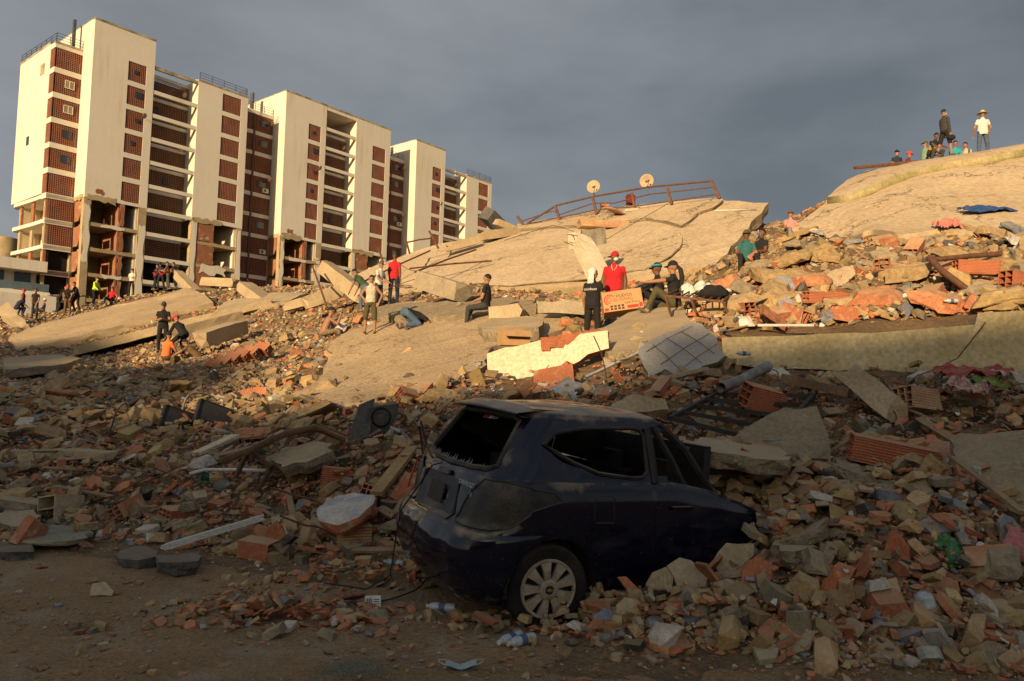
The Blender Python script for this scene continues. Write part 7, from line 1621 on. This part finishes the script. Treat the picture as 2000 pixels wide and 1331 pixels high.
SMOOTH = [([(1010,443),(1200,405),(1405,385),(1505,393),(1396,525),(1160,548),(850,566),(700,572),(684,540),(820,488)], .13),
          ([(1540,452),(1640,376),(1680,349),(1830,314),(2100,285),(2100,455),(1830,455),(1630,474)], .12),
          ([(580,792),(640,715),(680,655),(800,632),(980,612),(1090,618),(1060,668),(960,690),(930,735),(800,790)], .14),
          ([(4,661),(179,608),(365,561),(417,590),(33,686)], .18), ([(1226,614),(1300,584),(1340,606),(1340,630),(1250,670)], .1),
          ([(1246,681),(1350,630),(1416,694),(1330,738)], .0), ([(1410,655),(2100,600),(2100,736),(1440,712)], 0.0),
          ([(1425,866),(1532,797),(1592,794),(1625,900),(1622,985),(1540,930)], .03), ([(1855,850),(2090,842),(2090,1005),(1960,995),(1915,940)], .08), ([(1420,690),(2100,690),(2100,770),(1420,752)], .3), ([(940,685),(1190,640),(1195,760),(940,775)], .12), ([(735,601),(800,588),(960,583),(1045,588),(960,612),(742,614)], .15)]
CAR_O = None
def pix(x, y, z):
    d = np.stack([x, y, z], -1) - CAM; w = d @ _f
    return 1000 + F_PX * (d @ _R) / w, 665.5 - F_PX * (d @ _U) / w
def density(x, y):
    z = hgt(x, y); px, py = pix(x, y, z)
    d = np.where(z > .04, 1.0, .05 + .25 * np.clip(z / .04, 0, 1))
    for poly, v in SMOOTH: d = np.where(inside(poly, px, py), d * v, d)
    c, s = math.cos(CAR_A), math.sin(CAR_A)
    lx = (x - CAR_P[0]) * c + (y - CAR_P[1]) * s; ly = -(x - CAR_P[0]) * s + (y - CAR_P[1]) * c
    d = np.where((lx > .0) & (lx < 3.0) & (np.abs(ly) < .80), 0, d)
    return d
def rand_rot(N, nrm, tilt, r):
    """random spin about a wobbling up axis"""
    up = nrm + r.normal(0, 1, (N, 3)) * tilt[:, None]; up /= np.linalg.norm(up, axis=1, keepdims=True)
    a = r.normal(0, 1, (N, 3)); a -= up * (a * up).sum(1, keepdims=True); a /= np.linalg.norm(a, axis=1, keepdims=True)
    b = np.cross(up, a); return np.stack([a, b, up], -1)
def sample(N, r, ylo, yhi, ulo=-.82, uhi=.82, dens=density):
    u = r.uniform(ulo, uhi, N); y = np.exp(r.uniform(math.log(ylo), math.log(yhi), N)); x = u * y
    k = r.uniform(0, 1, N) < dens(x, y); return x[k], y[k]
def stuff_mesh(name, protos, which, pos, R, S, C, m, label, cat, parent=None):
    VV, FF, CC = [], [], []; off = 0
    for k in range(len(protos)):
        i = np.nonzero(which == k)[0]
        if len(i) == 0: continue
        V, Fc = protos[k][1]; v = np.einsum('nij,nkj->nki', R[i], V[None] * S[i][:, None, :]) + pos[i][:, None]
        VV.append(v.reshape(-1, 3)); FF.append((Fc[None] + (off + np.arange(len(i)) * len(V))[:, None, None]).reshape(-1, 3)); off += len(i) * len(V)
        CC.append(np.repeat(C[i], len(V), 0))
    V = np.concatenate(VV).astype('f4'); Fc = np.concatenate(FF).astype('i4'); Cc = np.concatenate(CC)
    me = bpy.data.meshes.new(name); me.vertices.add(len(V)); me.vertices.foreach_set('co', V.ravel())
    me.loops.add(Fc.size); me.loops.foreach_set('vertex_index', Fc.ravel()); me.polygons.add(len(Fc))
    me.polygons.foreach_set('loop_start', np.arange(0, Fc.size, 3, dtype='i4')); me.polygons.foreach_set('loop_total', np.full(len(Fc), 3, 'i4'))
    me.polygons.foreach_set('use_smooth', np.zeros(len(Fc), bool)); me.update(calc_edges=True)
    at_ = me.attributes.new('Col', 'FLOAT_COLOR', 'POINT'); at_.data.foreach_set('color', np.concatenate([Cc, np.ones((len(Cc), 1))], 1).astype('f4').ravel())
    me.materials.append(m); o = link(name, me, parent); tag(o, label, None, None, 'stuff'); o['category'] = cat; return o
M_RUBATTR = pmat('rubble_mixed', (1, 1, 1), None, 6, .95, .5, 45, src='attr', dust=.36, bdist=.012, dust_scale=4)
M_RUBOBJ = pmat('rubble_piece', (1, 1, 1), None, 7, .95, .6, 34, src='object', dust=.40, bdist=.02, dust_scale=5)
def make_stuff(name, N, r, ylo, yhi, smin, smax, expo, label, cat, dens=density, sink=.25, kinds=None, tiltk=.35, lod=True, ulo=-.82, uhi=.82, protos=None, pal=None):
    x, y = sample(N, r, ylo, yhi, ulo, uhi, dens); n = len(x)
    pr = protos or PROTO
    w = np.array([{'rock': .55, 'shard': 1.9, 'slab': 1.2, 'stick': .4}[k] if kinds is None else kinds.get(k, 0) for k, _ in pr]); which = r.choice(len(pr), n, p=w / w.sum())
    s = smin * r.uniform(1e-4, 1, n) ** (-1 / expo); s = np.minimum(s, smax)
    if lod: s = np.maximum(s, .0065 * y)
    s = np.where(hgt(x, y) < .04, np.minimum(s, r.uniform(.02, .12, n)), s)
    z = hgt(x, y); nr = grad(x, y); isrock = np.array([pr[k][0] == 'rock' for k in which])
    tilt = np.where(isrock, tiltk * 1.6, tiltk) * np.where(z < .05, .4, 1)
    R = rand_rot(n, nr, tilt, r); S = np.stack([s, s * r.uniform(.7, 1.1, n), s * r.uniform(.7, 1.3, n)], -1)
    th = np.array([np.ptp(pr[k][1][0][:, 2]) for k in which]) * S[:, 2]
    pos = np.stack([x, y, z + th * .5 - s * sink * .3 + r.uniform(0, 1, n) ** 2 * .17 * np.clip(z / .3, 0, 1) * (y < 14)], -1)
    C = np.array([(pal or PALETTE)[random.choice(KCOL[pr[k][0]])] for k in which]) * r.uniform(.55, 1.25, (n, 1)) * r.uniform(.95, 1.05, (n, 3))
    return stuff_mesh(name, pr, which, pos, R, S, C, M_RUBATTR, label, cat)
R1 = np.random.default_rng(3)
make_stuff('rubble', 44000, R1, 4.0, 60, .055, .28, 1.7, 'mass of crumbled concrete, brick shards and plaster covering the mound', 'rubble')
make_stuff('far_rubble', 40000, R1, 11, 60, .075, .38, 1.8, 'sunlit mass of small broken pieces higher up the mound', 'rubble', kinds={'rock': .9, 'shard': 1.0, 'slab': 1.7, 'stick': .5})
make_stuff('fine_rubble', 46000, R1, 3.4, 11, .018, .06, 2.2, 'small crumbs of brick and plaster between the larger pieces', 'rubble', lod=False)
def street(x, y):
    z = hgt(x, y); d = np.where(z < .05, 1.0, .0)
    return d * np.clip(.25 + .75 * np.array([mnoise.noise(Vector((a * .9, b * 1.3, 4))) for a, b in zip(x, y)]), .04, 1)
make_stuff('gravel', 42000, R1, 3.3, 7.6, .007, .035, 2.0, 'scattered grit and tiny brick chips on the dirt street', 'gravel', dens=street, lod=False)
def pile(px, py, rx, ry):
    P = hit(px, py); return lambda x, y: np.exp(-(((x - P[0]) / rx) ** 2 + ((y - P[1]) / ry) ** 2)) * .95
P0 = hit(575, 1205)
def heap(cx, cy, rx, ry, n, s0, s1, r, kinds, name, label, hmax=.16, zb=0.0):
    x = cx + r.normal(0, rx, n); y = cy + r.normal(0, ry, n); pr = PROTO
    w = np.array([kinds.get(k, 0) for k, _ in pr], float); which = r.choice(len(pr), n, p=w / w.sum())
    s = r.uniform(s0, s1, n) ** 1.0; z = hgt(x, y) + zb; hh = hmax * np.exp(-((x - cx) / rx / 1.1) ** 2 - ((y - cy) / ry / 1.1) ** 2) * (r.uniform(0, 1, n))
    R = rand_rot(n, np.tile([0, 0, 1.0], (n, 1)), np.full(n, .4), r); S = np.stack([s, s * .9, s], -1)
    th = np.array([np.ptp(pr[k][1][0][:, 2]) for k in which]) * S[:, 2]
    C = np.array([PALETTE[random.choice(KCOL[pr[k][0]])] for k in which]) * r.uniform(.75, 1.2, (n, 1))
    stuff_mesh(name, pr, which, np.stack([x, y, z + th * .4 + hh], -1), R, S, C, M_RUBATTR, label, 'rubble')
heap(P0[0], P0[1], .36, .20, 260, .04, .16, R1, {'shard': 2.2, 'rock': .2, 'slab': .15}, 'shard_heap', 'heap of orange brick shards on the street left of the car wheel')
P1 = hit(700, 1135); heap(P1[0], P1[1], .42, .16, 150, .04, .12, R1, {'shard': 1.2, 'rock': .4, 'slab': .4}, 'shard_heap', 'scatter of stones and brick shards behind the rear bumper')
P1 = hit(480, 1180); heap(P1[0], P1[1], .25, .14, 60, .04, .11, R1, {'shard': .9, 'rock': .4, 'slab': .6}, 'shard_heap', 'grey and tan stones left of the orange shard heap')
P1 = hit(1130, 1215); heap(P1[0], P1[1], .5, .14, 150, .04, .13, R1, {'shard': .6, 'rock': 1, 'slab': .5}, 'shard_heap', 'small stones piled along the rear wheel')
P1 = hit(1400, 1215); heap(P1[0], P1[1], .8, .16, 220, .04, .13, R1, {'shard': .7, 'rock': 1, 'slab': .5}, 'shard_heap', 'stones and shards along the foot of the pile beside the car')

heap(1.72, 6.40, .34, .28, 230, .07, .24, R1, {'shard': .8, 'rock': 1, 'slab': 1.2}, 'shard_heap', 'stones and brick pieces lying on the crushed bonnet', .36, .42)
heap(2.45, 6.35, .40, .36, 460, .06, .26, R1, {'shard': .8, 'rock': 1, 'slab': 1}, 'shard_heap', 'stones and brick pieces burying the crushed front of the car', .55)
heap(2.08, 5.72, .22, .14, 190, .06, .2, R1, {'shard': .9, 'rock': .7, 'slab': 1.2}, 'shard_heap', 'stones heaped against the front wing of the crushed car', .42)
heap(2.2, 6.0, .26, .2, 200, .07, .22, R1, {'shard': .8, 'rock': 1, 'slab': 1.2}, 'shard_heap', 'stones heaped on the nose of the crushed car', .3, .25)
heap(3.1, 6.3, .5, .4, 260, .06, .22, R1, {'shard': .8, 'rock': 1, 'slab': .9}, 'shard_heap', 'stones heaped right of the buried car front', .3)
# pieces one can pick out, each an object
def detail_rock(seed, sx, sy, sz):
    r = random.Random(seed); V, Fc = rock(r, 22, sx, sy, sz)
    b = bmesh.new(); vs_ = [b.verts.new(p) for p in V]
    for t in Fc: b.faces.new([vs_[i] for i in t])
    bmesh.ops.dissolve_limit(b, angle_limit=.22, verts=b.verts[:], edges=b.edges[:])
    bmesh.ops.triangulate(b, faces=b.faces[:])
    bmesh.ops.subdivide_edges(b, edges=b.edges[:], cuts=3, use_grid_fill=True)
    for v in b.verts:
        k = mnoise.noise_vector(v.co * 3.5 + Vector((seed, 0, 0))); k2 = mnoise.noise_vector(v.co * 11 + Vector((0, seed, 0))); v.co += k * .06 + k2 * .022
    me = bpy.data.meshes.new('concrete_piece'); b.to_mesh(me); b.free(); me.materials.append(M_RUBOBJ); return me
ROCKS = [detail_rock(i, 1, .78, .45) for i in range(10)] + [detail_rock(20 + i, 1, .75, .26) for i in range(8)]
def shard_detail(seed, th, ridged):
    r = random.Random(seed); n = r.choice((5, 6, 6, 7)); b = MB()
    a0 = r.uniform(0, 6); ang = sorted(a0 + 2 * math.pi * (i + r.uniform(-.3, .3)) / n for i in range(n))
    pl = [(math.cos(a) * .5 * r.uniform(.7, 1.05), math.sin(a) * .38 * r.uniform(.7, 1.05)) for a in ang]
    b.prism(pl, -th / 2, th / 2)
    if ridged:
        for k in (-.2, 0, .2):
            xs_ = [p[0] for p in pl]; b.box(min(xs_) * .55, max(xs_) * .55, k * .6 - .02, k * .6 + .02, th / 2 - .002, th / 2 + .018)
    return b.mesh('brick_shard', M_RUBOBJ)
SHARDS = [shard_detail(i, .07 + .012 * (i % 4), i % 2) for i in range(9)]
def hollow(L_, W, H, nx, nz, broken, seed):
    """clay block with through cells along its length, optionally snapped off"""
    r = random.Random(seed); b = MB(); t = .012; e = .0015
    b.box(-L_/2, L_/2, -W/2, W/2, -H/2, -H/2 + t); b.box(-L_/2, L_/2, -W/2, W/2, H/2 - t, H/2)
    for i in range(nx + 1):
        y = -W/2 + t/2 + (W - t) * i / nx; b.box(-L_/2 + e, L_/2 - e, y - t/2 + e*(i in (0,)), y + t/2 - e*(i == nx), -H/2 + t, H/2 - t)
    for j in range(1, nz):
        z = -H/2 + H * j / nz; b.box(-L_/2 + 2*e, L_/2 - 2*e, -W/2 + t, W/2 - t, z - t/2, z + t/2)
    if broken:
        k1, k2 = r.uniform(-.3, .3), r.uniform(-.3, .3)
        b.v = [(x + (k1 * y + k2 * z + r.uniform(-.025, .025) if x > 0 else 0), y, z) for x, y, z in b.v]
    return b.mesh('hollow_brick', M_BRICK)
HOLLOW = [hollow(.30, .20, .15, 2, 3, 0, 1), hollow(.22, .20, .15, 3, 3, 1, 2), hollow(.16, .20, .15, 2, 2, 1, 3), hollow(.30, .20, .10, 3, 2, 1, 4), hollow(.26, .15, .20, 3, 3, 1, 5)]
LAND = [(1065,1150,'the rear wheel'),(860,1060,'the rear bumper'),(1080,785,'the car roof'),(1480,980,'the crushed bonnet'),(680,990,'the whitish painted slab'),(690,1050,'the tan mortared block'),(420,1055,'the aluminium strip'),(300,1085,'the asphalt lumps'),
 (110,990,'the block with two holes'),(405,940,'the green tub'),(490,920,'the rusty stand'),(560,870,'the bent gutter'),(370,800,'the black suitcase'),(735,830,'the wrecked appliance'),(470,710,'the fallen brick row'),(340,670,'the diggers'),(720,600,'the boy'),
 (632,640,'the drinking man'),(948,575,'the seated girl'),(1060,700,'the cream wall stump'),(1003,660,'the open cardboard box'),(1330,680,'the wire crossed panel'),(1450,820,'the steel gate'),(1450,740,'the drain pipe'),(1540,860,'the big rough slab'),(1740,880,'the long hollow brick'),
 (1550,690,'the left parapet end'),(1850,670,'the right parapet end'),(1910,755,'the printed sack'),(1705,765,'the sloping tan beam'),(1930,920,'the right edge block'),(1838,1140,'the pink faced stone'),(1850,1090,'the green cloth'),(1740,1225,'the pale boulder'),(1806,1195,'the plastic bag'),
 (1475,1125,'the largest orange tile'),(1530,1170,'the torn roofing sheet'),(200,620,'the long tilted slab'),(1100,500,'the lit roof slab'),(1360,590,'the barred grille'),(1860,540,'the slanting dark pole'),(1700,410,'the right roof slab'),(1852,440,'the pink roof cloth'),(560,560,'the middle tower'),
 (250,1200,'the bottom left street'),(900,1303,'the surgical mask'),(1010,1255,'the bottle pair'),(240,880,'the bright orange tile slab'),(100,890,'the buried beam'),(60,740,'the shaded left slab'),(1610,590,'the joined brick row'),(1940,1280,'the porous lump'),(770,920,'the yellowish plank')]
CWORD = {'tan': 'tan', 'ochre': 'ochre', 'grey': 'grey brown', 'dark': 'dark', 'white': 'whitish', 'slate': 'bluish', 'brick': 'orange', 'brick2': 'pale orange', 'brick3': 'dark red', 'wood': 'brown', 'soil': 'brown'}
def where(P):
    px, py = proj(P); l = min(LAND, key=lambda q: (q[0] - px) ** 2 + (q[1] - py) ** 2); dx, dy = px - l[0], py - l[1]; d = math.hypot(dx, dy)
    rel = ('left of ' if dx < 0 else 'right of ') if abs(dx) > abs(dy) * 1.6 else ('above ' if dy < 0 else 'below ') if abs(dy) > abs(dx) * 1.6 else ('upper ' if dy < 0 else 'lower ') + ('left of ' if dx < 0 else 'right of ')
    return ('close ' if d < 45 else 'just ' if d < 90 else 'farther ') + rel + l[2]
def place(name, me, x, y, s, r, tilt, col, label, cat, group, sink=.2, lift=0.0):
    o = link(name, me); z = float(hgt(np.array([x]), np.array([y]))[0]); n = grad(np.array([x]), np.array([y]))
    R = rand_rot(1, n, np.array([tilt]), r)[0]
    Mx = Matrix.Identity(4)
    for i in range(3):
        for j in range(3): Mx[i][j] = R[i, j] * (s if not hasattr(s, '__len__') else s[j])
    zz = [v.co for v in me.vertices]; h = -min((Mx.to_3x3() @ v).z for v in zz)
    Mx.translation = Vector((x, y, z + h * (1 - sink) + lift)); o.matrix_world = Mx
    o.color = (*col, 1); tag(o, label, cat, group); return o
def scatter_things(name, meshes, N, r, ylo, yhi, s0, s1, cols, tilt, label, cat, group, dens=density, sink=.2, layer=.1, ulo=-.75, uhi=.75, expo=1.6):
    noun = {'concrete_piece': 'concrete lump', 'brick_shard': 'flat brick shard', 'plaster_slab': 'flat plaster slab', 'hollow_brick': 'hollow brick', 'bent_bar': 'bent bar', 'timber_strip': 'timber strip'}[name]
    x, y = sample(N * 8, r, ylo, yhi, ulo, uhi, dens); x, y = x[:N], y[:N]
    for i in range(len(x)):
        me = meshes[int(r.integers(len(meshes)))]; cn = cols[int(r.integers(len(cols)))]; c = np.array(PALETTE[cn]) * r.uniform(.8, 1.15)
        s = min(s1, s0 * r.uniform(.02, 1) ** (-1 / expo)); s = max(s, .010 * y[i]) if s0 < 1 else s
        o = place(name, me, float(x[i]), float(y[i]), s, r, tilt, c, label, cat, group, sink, float(r.uniform(0, layer)) * (y[i] < 12))
        k = s / s0; o['label'] = ('small ' if k < 1.25 else 'medium ' if k < 1.9 else 'large ') + (CWORD[cn] + ' ' if name not in ('bent_bar', 'timber_strip', 'hollow_brick') else '') + noun + ' ' + where(o.matrix_world.translation)
scatter_things('concrete_piece', ROCKS, 210, R1, 4.6, 26, .09, .25, ['tan'] * 4 + ['ochre'] * 2 + ['grey'] * 3 + ['dark', 'white'], .5, 'angular lump of broken concrete lying loose on the rubble', 'concrete piece', 'loose concrete lumps', sink=.25)
scatter_things('brick_shard', SHARDS, 290, R1, 4.6, 18, .09, .26, ['brick'] * 4 + ['brick2'] * 3 + ['brick3'], .4, 'flat broken orange clay brick shard lying on the rubble', 'brick shard', 'loose orange brick shards', sink=.1)
scatter_things('plaster_slab', [ROCKS[i] for i in range(10, 18)], 105, R1, 4.8, 30, .12, .32, ['tan'] * 4 + ['grey'] * 3 + ['ochre'] * 2 + ['slate'], .28, 'flat slab of broken plaster and concrete on the rubble', 'slab piece', 'flat plaster and concrete slabs', sink=.1, layer=.15)
scatter_things('hollow_brick', HOLLOW, 45, R1, 5.0, 22, .8, 1.0, ['brick'], .33, 'hollow clay brick with open cells lying in the rubble', 'hollow brick', 'loose hollow bricks', sink=.45, layer=.06)
scatter_things('concrete_piece', ROCKS, 80, R1, 10, 24, .15, .36, ['tan'] * 4 + ['ochre'] * 3 + ['grey'] * 2, .45, 'angular lump of broken concrete lying loose on the rubble', 'concrete piece', 'loose concrete lumps', sink=.25)
scatter_things('plaster_slab', [ROCKS[i] for i in range(10, 18)], 130, R1, 10, 26, .22, .6, ['tan'] * 5 + ['ochre'] * 3 + ['grey'] * 2 + ['brick2', 'white'], .25, 'flat slab of broken plaster and concrete on the rubble', 'slab piece', 'flat plaster and concrete slabs', sink=.1, layer=.1)
scatter_things('plaster_slab', [ROCKS[i] for i in range(10, 18)], 65, R1, 11.2, 19, .32, .85, ['tan'] * 4 + ['ochre'] * 3 + ['grey'] * 2 + ['slate', 'brick2'], .14, 'x', 'slab piece', 'flat plaster and concrete slabs', sink=.1, layer=.05, ulo=.28, uhi=.74)
scatter_things('hollow_brick', [hollow(.55, .2, .2, 2, 3, 1, 31), hollow(.4, .25, .2, 3, 2, 1, 32), HOLLOW[1]], 24, R1, 11.2, 18, 1.0, 1.2, ['brick'], .2, 'x', 'hollow brick', 'loose hollow bricks', sink=.35, layer=.05, ulo=.28, uhi=.74)
rods = []
for i in range(3):
    b = MB(); b.tube(bent_rod((-.5, 0, 0), (1, 0, 0), 1.0, 90 + i, n=7, curl=.28), .011, 5); rods.append(b.mesh('bent_bar', M_RUST))
planks = []
for i in range(3):
    b = MB(); b.box(-.5, .5, -.045 - .01 * i, .045, -.012, .012); planks.append(b.mesh('timber_strip', M_WOOD))
scatter_things('bent_bar', rods, 32, R1, 6, 24, .6, 1.1, ['dark'], .35, 'thin bent reinforcing bar sticking out of the rubble', 'reinforcing bar', 'bent reinforcing bars', sink=.3)
scatter_things('timber_strip', planks, 40, R1, 5.5, 22, .4, .8, ['wood'], .13, 'weathered timber strip lying across the rubble', 'timber strip', 'timber strips', sink=.1, layer=.1)

# shattered safety glass on the dirt
P1 = hit(690, 1310); n = 1500; r = np.random.default_rng(5); x = P1[0] + r.normal(0, .12, n); y = P1[1] + r.normal(0, .07, n); s = r.uniform(.003, .008, n)
o = stuff_mesh('glass_crumbs', PROTO, r.integers(0, 9, n), np.stack([x, y, hgt(x, y) + .006], -1), rand_rot(n, np.tile([0, 0, 1.], (n, 1)), np.full(n, .5), r), np.stack([s] * 3, -1), np.tile([.16, .24, .22], (n, 1)) * r.uniform(.6, 1.3, (n, 1)), M_RUBATTR, 'scatter of greenish safety glass crumbs on the street at the bottom', 'glass')
